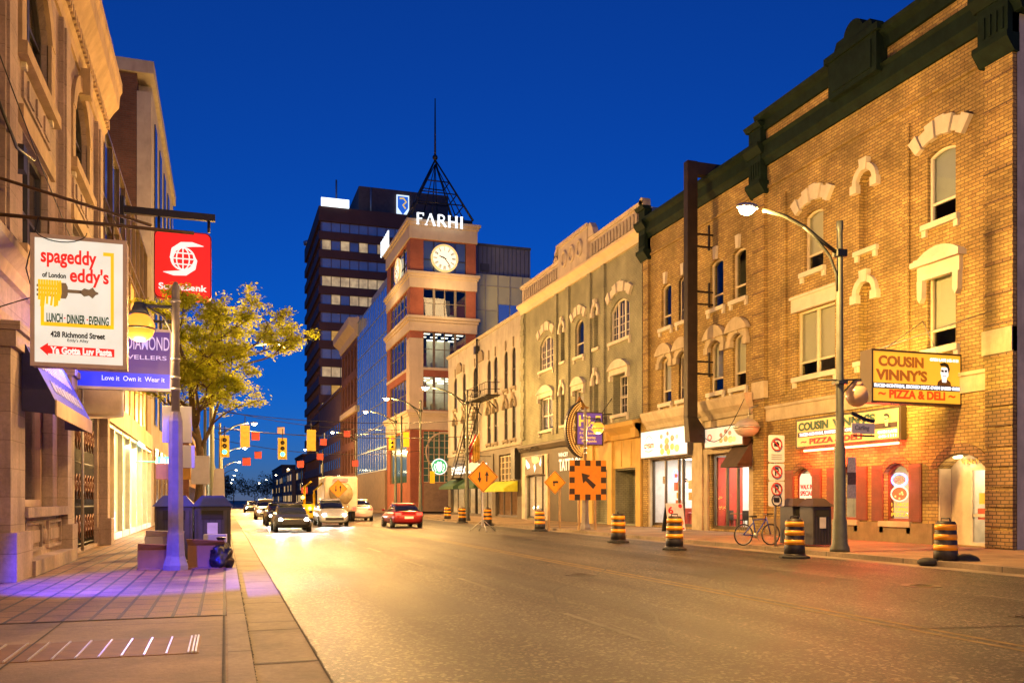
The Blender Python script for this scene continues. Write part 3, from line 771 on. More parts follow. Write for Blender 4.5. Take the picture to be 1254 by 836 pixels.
for z in [0.05 + i * .62 for i in range(8)]: k.pbox(pl, 19.95, 20.95, z, z + .5, .14, .22)
k.build('corner_quoin', YBD, yb)
room(yb, 20.9, 22.6, 0.1, 3.0, 4.0, CREAMW, 80, (1, .8, .55), d0=-.66)
k = MB(); k.lathe(pl(22.5, 2.9, -.28), [(.16, .08), (.17, .02), (.1, -.03)], 12); plq = k.build('added_porch_lamp', E('added_porch_glow', (1, .72, .38), 6), yb)  # added lamp and light under the arch, to brighten the door recess
light('added_porch_light', 'POINT', pl(22.5, 2.7, -.25), 7, (1, .72, .38), yb, .12)
text('lettering', "VINNY'S", Pl(pl(0, 0, -.51), (0, 1, 0), (-1, 0, 0)), 22.55, 21.65, 2.68, 2.86, .03, M('gilt_letter', (.6, .4, .08), .4, .4), yb, .02)
for a, z, c in ((21.4, 1.2, (0.6, .05, .03)), (21.75, 1.55, (.7, .5, .08)), (21.45, 1.8, (.5, .45, .4)), (21.8, 1.05, (.5, .1, .05))):
    k = MB(); k.pbox(pl, a - .14, a + .14, z - .18, z + .18, -.552, -.548); k.build('door_poster', M('poster_%d' % int(a * 100), c, 0.6), dd)
# shopfronts of the left half: framed glazing
FRSH = M('shop_frame_bronze', (0.10, 0.075, 0.05), 0.4, 0.4)
def shopfront(root, pl, a0, a1, z0, z1, mull, d=-0.18, riser=0.0, m=None):
    k = MB()
    xs = [a0] + mull + [a1]
    for a in xs: k.pbox(pl, a - .05, a + .05, z0, z1, d - .06, d + .06)
    for p, q in zip(xs, xs[1:]):
        k.pbox(pl, p + .05, q - .05, z1 - .1, z1, d - .06, d + .05); k.pbox(pl, p + .05, q - .05, z0, z0 + .14, d - .06, d + .05)
        if riser: k.pbox(pl, p + .05, q - .05, z0 + riser, z0 + riser + .07, d - .06, d + .05)
    w = k.build('shopfront', m or FRSH, root)
    g = MB(); g.poly([pl(a0, z0, d - .02), pl(a1, z0, d - .02), pl(a1, z1, d - .02), pl(a0, z1, d - .02)]); g.build('pane', SHOPGLASS, w)
    return w
sf = shopfront(yb, pl, 38.95, 43.6, 0.12, 3.75, [40.3, 40.75, 42.2], riser=0)
REDW = M('red_shop_wall', (0.55, 0.06, 0.035), 0.7)
room(yb, 39.0, 43.6, 0.12, 3.7, 4.5, WHITEW, 240, (1, .93, .82), d0=-0.3)
sf2 = shopfront(yb, pl, 33.8, 37.25, 0.12, 3.75, [35.2, 36.1])
rm = room(yb, 33.9, 37.2, 0.12, 3.7, 4.5, WHITEW, 220, (1, .9, .75), d0=-0.3)
k = MB(); k.pbox(pl, 37.22, 37.33, .13, 3.6, -1.75, -.36); k.build('red_partition', REDW, rm)
for a, z, m_ in ((34.4, 1.6, (.75, .3, .05)), (34.5, 2.2, (.2, .5, .1)), (34.9, 1.9, (.6, .08, .05))):
    k = MB(); k.pbox(pl, a - .25, a + .25, z - .25, z + .25, -2.6, -2.55); k.build('wall_poster', M('menu_%d' % int(z * 10), m_, 0.6, 0, .4, 9), rm)
for i, (a, z, s_, c) in enumerate(((40.9, 2.2, .2, (.7, .1, .08)), (40.9, 1.75, .16, (.8, .35, .05)), (39.6, 2.3, .22, (.5, .42, .3)), (39.6, 1.7, .2, (.45, .3, .12)), (42.4, 2.6, .2, (.3, .26, .22)), (40.85, 1.2, .3, (.4, .12, .06)))):
    k = MB(); k.pbox(pl, a - s_, a + s_, z - s_, z + s_, -.192, -.188); k.build('window_decal', M('decal_%d' % i, c, 0.6, 0, .5, 12), sf)
k = MB(); k.pbox(pl, 39.1, 43.5, .13, 1.05, -2.2, -1.6); k.build('counter', M('red_counter', (0.45, .05, .03), .5), yb)
k = MB()
for i in range(4): k.pbox(pl, 40.2 + i * 1.05, 41.1 + i * 1.05, 2.1, 3.1, -4.4, -4.34)
k.build('menu_board', M('menu_board', (.12, .1, .09), .5, 0, .5, 8), yb)
for i in range(5):
    a = 39.5 + i * .9; k = MB(); k.lathe(pl(a, 0, -1.1), [(.2, .12), (.03, .16), (.03, .72), (.17, .75), (.17, .82), (.02, .84)], 10); k.build('bar_stool', M('stool_red', (.4, .04, .03), .4), yb)
    k = MB(); k.tube([pl(a, 3.7, -1.9), pl(a, 2.75, -1.9)], .012, 4); k.lathe(pl(a, 2.5, -1.9), [(.16, 0), (.12, .16), (.03, .24)], 10); k.build('pendant_lamp', M('pendant_black', (.03, .03, .03), .4), yb)
for i, (a, d) in enumerate(((34.3, -1.2), (35.5, -1.5), (36.5, -1.0), (35.0, -2.6))):
    k = MB(); k.lathe(pl(a, 0, d), [(.25, .12), (.04, .16), (.04, .8), (.38, .82), (.38, .86), (.02, .87)], 14); k.build('cafe_table', M('table_wood', (.3, .17, .08), .5), yb)
    for s_ in (-.5, .5):
        k = MB(); k.pbox(pl, a + s_ - .18, a + s_ + .18, .52, .57, d - .18, d + .18); k.pbox(pl, a + s_ + (.15 if s_ > 0 else -.18), a + s_ + (.18 if s_ > 0 else -.15), .57, 1.0, d - .18, d + .18)
        for u_ in (-.15, .12):
            for w__ in (-.15, .12): k.pbox(pl, a + s_ + u_, a + s_ + u_ + .03, .12, .52, d + w__, d + w__ + .03)
        k.build('cafe_chair', M('chair_dark', (.05, .04, .035), .5), yb)
k = MB()
for i in range(3): k.pbox(pl, 33.9 + i * .8, 34.6 + i * .8, 2.2, 3.0, -4.4, -4.35)
k.build('menu_board', M('menu_board', (.12, .1, .09)), yb)
# oval blue and red neon in that shop
ns = thing('neon_sign', tuple(pl(41.3, 2.75, -.25)), 'small round blue and red neon sign glowing behind the burger shop glass', 'neon sign')
k = MB(); k.tube([pl(41.3 + .26 * math.cos(t), 2.8 + .3 * math.sin(t), -.28) for t in [i * math.pi / 10 for i in range(20)]], .03, 6, True); k.build('neon_ring', E('neon_blue', (.12, .25, 1), 4), ns)
k = MB(); k.pbox(pl, 41.14, 41.46, 2.72, 2.9, -.3, -.27); k.pbox(pl, 41.12, 41.48, 2.0, 2.45, -.3, -.27); k.build('neon_panel', E('neon_red', (1, .06, .04), 1.4), ns)
# dark triangular awning beside the second shop door
aw = MB()
aw.pprism(FX(XR), [(33.6, 3.0), (35.0, 3.0), (35.0, 3.12), (33.6, 3.12)], .05, .9)
o = aw.build('awning', M('brown_canvas', (0.06, .035, .022), .8, 0, .3, 3, .2)); tag(o, 'dark brown canvas door awning beside the red walled burger shop', 'awning')
k = MB(); k.hexa([pl(33.6, 3.1, .06), pl(35.0, 3.1, .06), pl(35.0, 3.1, .9), pl(33.6, 3.1, .9), pl(33.6, 4.25, .06), pl(35.0, 4.25, .06), pl(35.0, 4.2, .12), pl(33.6, 4.2, .12)]); k.build('canopy', MATS['brown_canvas'], o)

# tall dark steel frame of a vanished sign, standing off the facade
st = thing('steel_gantry', (21.6, 37.2, 4), 'tall dark box steel gantry of a vanished sign, bracketed to the yellow brick wall', 'steel gantry')
RUST = M('rusted_dark_steel', (0.03, .02, .014), .55, .5, .5, 1.2, .3, 12, .5)
k = MB(); k.box(21.2, 21.75, 36.95, 37.35, 5.5, 17.9)
k.hexa([(21.3, 36.9, 4.3), (22.6, 36.9, 4.3), (22.6, 37.4, 4.3), (21.3, 37.4, 4.3), (21.2, 36.95, 5.5), (21.75, 36.95, 5.5), (21.75, 37.35, 5.5), (21.2, 37.35, 5.5)])
k.build('column', RUST, st, bevel=.02)
k = MB(); k.box(21.75, 24.4, 36.96, 37.34, 17.25, 17.88); k.build('top_beam', RUST, st, bevel=.02)
for z in (14.4, 11.6, 8.2):
    k = MB(); k.box(21.75, 22.7, 37.1, 37.18, z, z + .08); k.box(21.75, 22.7, 37.1, 37.18, z - .6, z - .52); k.box(22.45, 22.53, 37.08, 37.2, z - .7, z + .5); k.build('bracket', RUST, st)

# ================================================================== PAINTED BRICK BUILDING
pb = thing('painted_brick_building', (XR, 55, 0), 'grey green painted brick building with ornate balustraded parapet and tattoo shop', 'building')
Y2, Y3 = 44.45, 65.7
W3c = [(46.3, 49.0, 3), (53.2, 54.7, 1), (58.8, 61.6, 3)]
ops = [op(a, b, 11.2, 13.1, .55) for a, b, c in W3c] + [op(46.6, 48.6, 6.7, 9.1, 0, .7), op(53.2, 54.7, 6.7, 8.9, 0), op(58.9, 61.5, 6.7, 9.1, 0)]
ops += [op(a, a + .75, z0, z1, .37, .25, True) for a in (50.8, 56.6) for z0, z1 in ((11.3, 13.6), (6.8, 9.2))]
ops += [op(45.2, 48.2, .1, 3.3, 0, 1.2, True), op(49.0, 51.2, .1, 3.0, 0, .3, True), op(60.0, 64.6, .1, 3.4, 0, .25)]
k = MB(); facade(k, pl, Y2, Y3, 0, 16.6, ops)
k.cur = 1; k.poly([(XR, Y2, 16.5), (XR + 14, Y2, 16.5), (XR + 14, Y3, 16.5), (XR, Y3, 16.5)])
k.cur = 0; k.poly([(XR, Y3, 0), (XR + 14, Y3, 0), (XR + 14, Y3, 16.5), (XR, Y3, 16.5)])
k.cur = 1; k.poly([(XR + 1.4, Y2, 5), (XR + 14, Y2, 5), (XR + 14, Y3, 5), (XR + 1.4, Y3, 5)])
k.build('wall', [PB, DARK], pb)
k = MB()
for a, b in ((Y2, 45.1), (51.9, 52.4), (55.6, 56.1), (65.0, Y3), (49.7, 50.2), (57.9, 58.3)): k.pbox(pl, a, b, 6.3, 16.4, -.02, .14)
k.build('pilaster', PB, pb)
k = MB()
for z in [6.5 + .9 * i for i in range(11)]: k.pbox(pl, 65.0, Y3, z, z + .45, .12, .2)
k.build('quoin', PB, pb)
PSTONE = M('pink_grey_parapet', (.50, .42, .34), .85, 0, .15, 1.2, .35, 20, .45)
k = MB()
k.profile(pl, Y2 + .1, Y3 + .1, [(-.1, 16.3), (.15, 16.3), (.22, 16.6), (.5, 16.85), (.5, 17.0), (-.1, 17.05)]); k.build('cornice', CREAM, pb)
k = MB(); k.pbox(pl, Y2 + .05, Y3, 17.05, 18.35, -.3, .02)
k.profile(pl, Y2 + .05, Y3 + .1, [(-.35, 18.35), (.12, 18.35), (.2, 18.55), (-.35, 18.6)]); k.pbox(pl, Y2 + .05, Y3, 17.05, 17.25, 0, .1)
k.build('parapet', PSTONE, pb)
k = MB()
for i in range(44):
    a = 45.3 + i * .46
    if 51.9 < a < 57.6: continue
    k.pprism(pl, [(a - .14, 17.35), (a + .14, 17.35), (a + .14, 17.95), (a + .08, 18.15), (a - .08, 18.15), (a - .14, 17.95)], .02, .1)
k.build('balustrade', M('dark_pink_stone', (.36, .30, .24), .85, 0, .2, 1.5, .3), pb)  # balusters in a darker tone than the parapet stone
k = MB()
k.pbox(pl, 52.2, 57.3, 17.05, 19.3, -.3, .22); k.pbox(pl, 52.0, 57.5, 19.3, 19.55, -.35, .34)
for a in (53.4, 54.75, 56.1):
    k.tube([pl(a + .42 * math.cos(t), 18.3 + .5 * math.sin(t), .24) for t in [i * math.pi / 8 for i in range(16)]], .1, 6, True)
for a, s in ((51.6, 1), (57.9, -1)): k.pprism(pl, [(a - .5, 18.6), (a + .5, 18.6), (a + .5 * s, 19.4), (a + .1 * s, 19.5), (a - .25 * s, 19.1)], -.2, .2)
k.build('pediment', PSTONE, pb)
for a, b, c in W3c:
    if c == 3:
        w = window(pb, pl, a, b, 11.2, 13.1, .55, 3, 0, 0, None, FRAMEW, grid=(6, 4)); hood(w, pl, a, b, 13.1, .6, 'keystones', STONE)
    else:
        w = window(pb, pl, a, b, 11.2, 13.1, .55, 1, .35, .0, None, FRAME); hood(w, pl, a, b, 13.1, .5, 'keystones', STONE)
for a, b, c in ((46.6, 48.6, 2), (53.2, 54.7, 1), (58.9, 61.5, 2)):
    zt = 9.1 if c == 2 else 8.9
    w = window(pb, pl, a, b, 6.7, zt, 0, c, .45, 0.0 if a < 50 else .9, BLIND, FRAMEW, d=-.55 if a < 50 else -.2, grid=(4, 4) if a < 50 else None)
    h = MB(); h.pbox(pl, a - .3, b + .3, zt + .02, zt + .35, -.02, .16); h.pprism(pl, arch(a - .45, b + .45, zt + .35, .55), -.02, .26)
    h.pbox(pl, a - .3, a - .05, zt - .3, zt + .02, -.02, .2); h.pbox(pl, b + .05, b + .3, zt - .3, zt + .02, -.02, .2); h.build('window_hood', STONE, w)
for a in (50.8, 56.6):
    for z0, z1 in ((11.3, 13.6), (6.8, 9.2)):
        k = MB(); o_ = arch(a - .2, a + .95, z1, .6, 12); i_ = arch(a, a + .75, z1, .37, 12)
        for q in range(12): k.pprism(pl, [o_[q], o_[q + 1], i_[q + 1], i_[q]], -.02, .15)
        k.pbox(pl, a - .24, a + .05, z1 - .3, z1, -.02, .18); k.pbox(pl, a + .7, a + .99, z1 - .3, z1, -.02, .18)
        k.pprism(pl, [(a + .25, z1 + .34), (a + .5, z1 + .34), (a + .56, z1 + .8), (a + .19, z1 + .8)], -.02, .2); k.pbox(pl, a - .15, a + .9, z0 - .2, z0 - .01, -.1, .12)
        k.build('niche_surround', STONE, pb)
GOLDST = M('ochre_painted_stone', (.60, .38, .10), .7, 0, .12, 1.4, .2, 20, .3)
k = MB()
k.pbox(pl, Y2, 53.0, 3.4, 5.1, -.02, .12)
k.profile(pl, Y2, 53.2, [(0, 5.1), (.3, 5.1), (.35, 5.4), (.75, 5.8), (.75, 6.05), (0, 6.2)])
for a in (44.75, 48.6, 51.5, 52.9): k.pbox(pl, a - .3, a + .3, 0, 5.1, -.02, .25); k.pprism(FX(XR), [(a - .3, 5.1), (a + .3, 5.1), (a + .3, 5.9), (a - .3, 5.9)], .2, .6)
for a in (45.9, 47.2): k.pbox(pl, a - .05, a + .05, 3.5, 5.0, .12, .16)
k.build('shop_entablature', GOLDST, pb)
k = MB(); k.pbox(pl, 53.2, Y3, 3.5, 5.3, -.02, .1); k.profile(pl, 53.2, Y3 + .1, [(0, 5.3), (.25, 5.3), (.4, 5.6), (.4, 5.75), (0, 5.85)]); k.pbox(pl, 53.2, 59.6, 0, 3.5, -.02, .08)
k.build('fascia', M('dark_brown_fascia', (.06, .044, .027), .6, 0, .2, 1, .1), pb)
k = MB(); k.pbox(pl, 59.6, 65.4, 3.4, 4.9, .08, .16); k.pbox(pl, 59.6, 60.0, 0, 3.4, -.02, .16); k.pbox(pl, 64.6, 65.4, 0, 3.4, -.02, .16); k.build('shop_surround', M('pale_shop_surround', (.5, .45, .36), .7), pb)
shopfront(pb, pl, 60.0, 64.6, .1, 3.4, [61.5, 63.1])
room(pb, 60.1, 64.5, .1, 3.4, 4, CREAMW, 110, (1, .7, .4), d0=-.3)
k = MB(); k.pbox(pl, 46.0, 47.6, .1, 3.1, -1.1, -1.04); k.build('door', M('grey_glazed_door', (.32, .3, .26), .3, .2), pb)

# ================================================================== WHITE STUCCO BUILDING
wb = thing('white_building', (XR, 78, 0), 'pale stucco building with narrow paired windows and iron fire escape on its front', 'building')
Y4 = 90.0
px3 = [(555.5, 560), (568, 572), (581, 585), (604, 608.5), (613, 617.5), (628, 633), (637.3, 641)]
def cols(pxs): return [(ry(b), ry(a)) for a, b in pxs]
W3w = [(86.3, 87.6), (82.9, 84.1), (78.9, 80.2), (74.4, 75.5), (72.4, 73.5), (69.5, 70.5), (67.4, 68.4)]
W2w = [(86.3, 87.6), (82.9, 84.1), (78.9, 80.2), (74.4, 75.5), (72.4, 73.5), (69.5, 70.5), (67.4, 68.4)]
ops = [op(a, b, 10.9, 13.7, .45, .3) for a, b in W3w] + [op(a, b, 6.6, 9.5, .4, .3) for a, b in W2w] + [op(67.5, 72.0, 3.0, 5.4, 0, .3, True), op(67.0, 73.0, .1, 2.6, 0, .3), op(74.0, 89.0, .1, 3.0, 0, .3)]
k = MB(); facade(k, pl, Y3 + .05, Y4, 6.0, 16.7, ops[:14]); k.cur = 2; facade(k, pl, Y3 + .05, Y4, 0, 6.0, ops[14:])
k.cur = 1; k.poly([(XR, Y3, 16.4), (XR + 14, Y3, 16.4), (XR + 14, Y4, 16.4), (XR, Y4, 16.4)])
k.cur = 0; k.poly([(XR, Y4, 0), (XR + 14, Y4, 0), (XR + 14, Y4, 16.7), (XR, Y4, 16.7)])
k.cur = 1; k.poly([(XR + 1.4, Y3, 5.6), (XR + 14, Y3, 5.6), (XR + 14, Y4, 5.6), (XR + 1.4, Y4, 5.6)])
k.build('wall', [WS, DARK, M('brown_ground_floor', (.09, .07, .05), .6, 0, .2, 1, .1)], wb)
k = MB(); k.profile(pl, Y3 + .1, Y4 + .2, [(-.2, 16.5), (.1, 16.5), (.2, 16.75), (-.2, 16.8)]); k.pbox(pl, Y3 + .1, Y4, 6.0, 6.25, -.02, .1); k.build('cornice', M('stucco_coping', (.34, .3, .24), .8), wb)
BRK = M('dark_stone_hood', (.22, .18, .13), .8, 0, .2, 2, .2)
for i, (a, b) in enumerate(W3w):
    w = window(wb, pl, a, b, 10.9, 13.7, .45, 1, .45, 0, None, FRAMED, d=-.14, fw=.07, sillm=BRK)
    k = MB(); c = (a + b) / 2; k.pbox(pl, c - .09, c + .09, 14.2, 15.0, -.02, .1); k.build('window_hood', BRK, w)
for i, (a, b) in enumerate(W2w):
    w = window(wb, pl, a, b, 6.6, 9.5, .4, 1, .45, .6, BLINDG, FRAMED, d=-.14, fw=.07, sillm=BRK); hood(w, pl, a, b, 9.5, .4, 'arch', BRK)
k = MB()
for a in (77.5, 85.2): k.pprism(pl, [(a - .9, 14.4), (a + .9, 14.4), (a + .9, 15.0), (a + .4, 15.4), (a - .4, 15.4), (a - .9, 15.0)], -.02, .15)
k.build('relief_panel', BRK, wb)
k = MB(); k.pbox(pl, 73.5, Y4, 3.05, 5.6, -.02, .08); k.build('fascia', M('grey_fascia', (.07, .055, .04), .6), wb)
k = MB()
for i in range(5): k.pbox(pl, 67.6 + i * 1.05, 67.7 + i * 1.05, 3.1, 5.3, -.25, -.15)
for j in range(5): k.pbox(pl, 67.5, 72.0, 3.2 + j * .5, 3.26 + j * .5, -.245, -.155)
k.build('window', FRAME, wb)
k = MB(); k.pbox(pl, 66.2, 67.2, 3.2, 5.7, 0, .5); k.build('vent_box', BLACK, wb)
shopfront(wb, pl, 74.0, 89.0, .1, 3.0, [76, 78, 80, 82, 84, 86.5])
room(wb, 74.2, 88.8, .1, 3.0, 4, CREAMW, 130, (1, .75, .45), d0=-.35)
shopfront(wb, pl, 67.0, 73.0, .1, 2.6, [69, 71])
room(wb, 67.2, 72.8, .1, 2.6, 3, M('brown_wall', (.3, .16, .07), .7), 60, (1, .65, .3), d0=-.35)
k = MB(); k.tube([pl(78.2, 16.6, .2), pl(78.2, 9, .2), pl(78.2, .2, .2)], .09, 8); k.pbox(pl, 77.9, 78.5, 15.2, 15.9, .02, .45); k.build('downpipe', BLACK, wb)
# fire escape
fe = thing('fire_escape', tuple(pl(75, 8, .6)), 'black iron fire escape with landing and steep stair on the pale stucco front', 'fire escape')
IRON = M('black_iron', (.025, .02, .015), .6, .3, .3, 4, .15)
k = MB(); k.pbox(pl, 71.6, 77.6, 10.55, 10.65, .02, 1.3); k.build('landing', IRON, fe)
k = MB()
for z in (11.1, 11.7): k.tube([pl(77.6, z, .05), pl(77.6, z, 1.28), pl(71.6, z, 1.28), pl(71.6, z, .05)], .03, 6)
for i in range(13): k.tube([pl(71.6 + i * .5, 10.6, 1.28), pl(71.6 + i * .5, 11.7, 1.28)], .018, 5)
k.build('railing', IRON, fe)
k = MB(); A, B = Vector(pl(76.4, 10.6, .35)), Vector(pl(83.6, 3.7, .35))
for dx in (.35, 1.15): k.tube([pl(76.4, 10.6, dx), pl(83.6, 3.7, dx)], .06, 6); k.tube([pl(76.4, 11.6, dx), pl(83.6, 4.7, dx)], .03, 6)
for i in range(22):
    t = i / 21; a = 76.4 + 7.2 * t; z = 10.6 - 6.9 * t; k.pbox(pl, a - .12, a + .12, z - .02, z + .02, .35, 1.15)
    if i % 3 == 0:
        for dx in (.35, 1.15): k.tube([pl(a, z, dx), pl(a, z + 1, dx)], .02, 5)
k.build('stair', IRON, fe)
k = MB(); k.pbox(pl, 83.6, 86.0, 3.62, 3.7, .02, 1.3)
for i in range(6): k.tube([pl(83.6 + i * .48, 3.7, 1.28), pl(83.6 + i * .48, 4.8, 1.28)], .02, 5)
k.tube([pl(83.6, 4.8, 1.28), pl(86, 4.8, 1.28)], .03, 6); k.build('lower_landing', IRON, fe)
for a in (72.2, 77.2):
    k = MB(); k.tube([pl(a, 9.4, .05), pl(a, 10.5, 1.2)], .05, 6); k.build('strut', IRON, fe)

# ================================================================== CLOCK TOWER across the side street
TX0, TX1, TY0, TY1 = 22.7, 31.5, 110.0, 126.7
tw = thing('clock_tower', (27, 118, 0), 'red brick clock tower with cream bands and open black lattice spire', 'clock tower')
PF, PS = FY(TY0), FX(TX0)                      # front face (towards us) and street face
def zc(y): return 1.5 + (612 - y) * 0.1047
LEV = [(30.7, 35.2), (25.0, 28.9), (18.6, 23.3), (13.2, 17.5), (3.8, 10.4)]
opF = [op(TX0 + 1.75, TX1 - 1.35, a, b, 0, .35) for a, b in LEV]
opS = [op(TY0 + 2.2, TY1 - 2.2, a, b, 0, .35) for a, b in LEV]
k = MB()
facade(k, PF, TX0, TX1, 0, 35.3, opF); facade(k, PS, TY0, TY1, 0, 35.3, opS)
k.poly([(TX1, TY0, 0), (TX1, TY1, 0), (TX1, TY1, 35.3), (TX1, TY0, 35.3)]); k.poly([(TX0, TY1, 0), (TX1, TY1, 0), (TX1, TY1, 35.3), (TX0, TY1, 35.3)])
k.build('wall', RB, tw)
BANDS = [(35.25, 37.3, .35), (28.95, 30.65, .3), (23.35, 24.95, .3), (10.6, 12.7, .35)]
for a, b, d in BANDS:
    k = MB()
    k.box(TX0 - d * .5, TX1 + d * .5, TY0 - d * .5, TY1 + d * .5, a, b)
    k.box(TX0 - d * 1.6, TX1 + d * 1.6, TY0 - d * 1.6, TY1 + d * 1.6, b, b + .35)
    k.box(TX0 - d, TX1 + d, TY0 - d, TY1 + d, b - .35, b - .002)
    k.build('cornice_band', CREAM, tw)
k = MB()
k.box(TX0 - .12, TX0 + 1.7, TY0 - .12, TY0 + 2.0, 12.75, 22.4); k.build('corner_panel', CREAM, tw)
k = MB(); k.box(TX0 - .1, TX1 + .1, TY0 - .1, TY1 + .1, 18.35, 18.7); k.build('string_course', CREAM, tw)
# clock stage: dark blue glass backing, grid
k = MB()
for a, b in LEV[:1]:
    k.poly([PF(TX0 + 1.7, a, -.3), PF(TX1 - 1.3, a, -.3), PF(TX1 - 1.3, b, -.3), PF(TX0 + 1.7, b, -.3)])
    k.poly([PS(TY0 + 2.1, a, -.3), PS(TY1 - 2.1, a, -.3), PS(TY1 - 2.1, b, -.3), PS(TY0 + 2.1, b, -.3)])
w = k.build('clock_glazing', mirrorglass('slate_blue_glass', (.13, .2, .26), .6), tw)
k = MB()
for i in range(5):
    x = TX0 + 1.75 + i * (TX1 - TX0 - 3.1) / 4; k.pbox(PF, x - .05, x + .05, 30.7, 35.2, -.29, -.2)
    y = TY0 + 2.2 + i * (TY1 - TY0 - 4.4) / 4; k.pbox(PS, y - .05, y + .05, 30.7, 35.2, -.29, -.2)
k.pbox(PF, TX0 + 1.75, TX1 - 1.35, 32.7, 32.8, -.288, -.21); k.pbox(PS, TY0 + 2.2, TY1 - 2.2, 32.7, 32.8, -.288, -.21)
k.build('mullion', FRAMED, w)
CLK = E('clock_face_glow', (1.0, .82, .55), 1.15, (.8, .7, .5))
CLKR = E('clock_rim_glow', (1.0, .6, .22), 1.0)
for P_, c in ((PF, 27.25), (PS, 118.4)):
    z = 33.0; r = 1.72
    k = MB(); k.pprism(P_, [(c + r * math.cos(t), z + r * math.sin(t)) for t in [i * math.pi / 24 for i in range(48)]], -.18, .05)
    cl = k.build('clock', CLK, tw)
    k = MB(); k.tube([P_(c + r * math.cos(t), z + r * math.sin(t), .04) for t in [i * math.pi / 24 for i in range(48)]], .12, 6, True); k.build('clock_rim', CLKR, cl)
    k = MB()
    sgn = 1 if P_ is PF else -1
    for h in range(12):
        t = h * math.pi / 6; nb = (1, 2, 3, 3, 2, 3, 4, 4, 3, 2, 3, 2)[h]
        for q in range(nb):
            tt = t + (q - (nb - 1) / 2) * .075
            k.ribbon(P_, [(c + .98 * math.sin(tt), z + .98 * math.cos(tt)), (c + 1.5 * math.sin(tt), z + 1.5 * math.cos(tt))], .05, .05, .07)
    k.tube([P_(c + 1.58 * math.cos(t), z + 1.58 * math.sin(t), .06) for t in [i * math.pi / 24 for i in range(48)]], .018, 4, True)
    k.build('numerals', BLACK, cl)
    k = MB()
    for ang, L_, w0 in ((R(290), .85, .16), (R(142), 1.35, .11)):   # hands as in the photo: about twenty to ten o'clock
        sx, cz = math.sin(ang) * sgn, math.cos(ang)
        k.ribbon(P_, [(c - .25 * sx, z - .25 * cz), (c + L_ * .6 * sx, z + L_ * .6 * cz), (c + L_ * sx, z + L_ * cz)], w0, .09, .12, [w0 * .7, w0, .02])
    k.build('clock_hands', BLACK, cl)
# lit office windows
OFFI = M('office_wall', (.38, .36, .3), .8)
OFFC = M('office_ceiling', (.62, .6, .52), .8)
for i, (a, b) in enumerate(LEV[1:4]):
    k = MB()
    for q in range(5):
        x = TX0 + 1.75 + (TX1 - TX0 - 3.1) * q / 4; wdt = .16 if q in (1, 3) else .06
        k.pbox(PF, x - wdt, x + wdt, a, b, -.26, -.12)
    k.pbox(PF, TX0 + 1.75, TX1 - 1.35, a + (b - a) * .52, a + (b - a) * .52 + .08, -.25, -.14)
    for q in range(6):
        y = TY0 + 2.2 + (TY1 - TY0 - 4.4) * q / 5; k.pbox(PS, y - .07, y + .07, a, b, -.26, -.12)
    k.pbox(PS, TY0 + 2.2, TY1 - 2.2, a + (b - a) * .52, a + (b - a) * .52 + .08, -.25, -.14)
    w = k.build('window', M('bronze_frame', (.16, .13, .09), .5), tw)
    k = MB(); k.poly([PF(TX0 + 1.7, a, -.2), PF(TX1 - 1.3, a, -.2), PF(TX1 - 1.3, b, -.2), PF(TX0 + 1.7, b, -.2)])
    k.poly([PS(TY0 + 2.1, a, -.2), PS(TY1 - 2.1, a, -.2), PS(TY1 - 2.1, b, -.2), PS(TY0 + 2.1, b, -.2)]); k.build('pane', GLASS, w)
    k = MB(); k.box(TX0 + .8, TX1 - .8, TY0 + .8, TY1 - .8, a - .5, a - .3); k.box(TX0 + 3.5, TX1 - 2, TY0 + 6, TY0 + 6.2, a, b)
    for q in range(5): k.box(TX0 + 2 + q * 1.2, TX0 + 2.7 + q * 1.2, TY0 + 1.6, TY0 + 2.4, a - .3, a + .5 + .5 * (q % 2))
    o = k.build('office_floor', OFFI, w)
    k = MB(); k.box(TX0 + .8, TX1 - .8, TY0 + .8, TY1 - .8, b + .05, b + .2); o2 = k.build('office_ceiling', OFFC, w)
    if i > 0:
        k = MB()
        for q in range(4):
            for r_ in range(3): k.box(TX0 + 2 + q * 1.5, TX0 + 2.9 + q * 1.5, TY0 + 1.3 + r_ * 2.2, TY0 + 1.6 + r_ * 2.2, b - .04, b + .04)
        k.build('ceiling_light', E('office_tube', (1, .93, .7), 4.0), w)
        light('office_light', 'POINT', ((TX0 + TX1) / 2, TY0 + 4, b - .6), 260, (1, .92, .6), tw, .4)
    else:
        light('office_light', 'POINT', ((TX0 + TX1) / 2, TY0 + 4, b - .6), 25, (1, .9, .7), tw, .4)
# ground level: teal glazing with a round window ring
a, b = LEV[4]
k = MB()
for q in range(9):
    x = TX0 + 1.75 + (TX1 - TX0 - 3.1) * q / 8; k.pbox(PF, x - .05, x + .05, a, b, -.2, -.08)
for q in range(8): k.pbox(PF, TX0 + 1.75, TX1 - 1.35, a + q * .9, a + q * .9 + .07, -.19, -.09)
k.tube([PF(27.3 + 2.5 * math.cos(t), 7.8 + 2.5 * math.sin(t), .0) for t in [i * math.pi / 20 for i in range(40)]], .14, 6, True)
for q in (-.8, .8): k.pbox(PF, 27.3 + q - .06, 27.3 + q + .06, 5.4, 10.2, -.06, .06)
w = k.build('window', CREAM, tw)
k = MB(); k.poly([PF(TX0 + 1.7, a, -.22), PF(TX1 - 1.3, a, -.22), PF(TX1 - 1.3, b, -.22), PF(TX0 + 1.7, b, -.22)]); k.poly([PS(TY0 + 2.1, a, -.22), PS(TY1 - 2.1, a, -.22), PS(TY1 - 2.1, b, -.22), PS(TY0 + 2.1, b, -.22)])
k.build('pane', mirrorglass('teal_glass', (.10, .22, .2), .4), w)
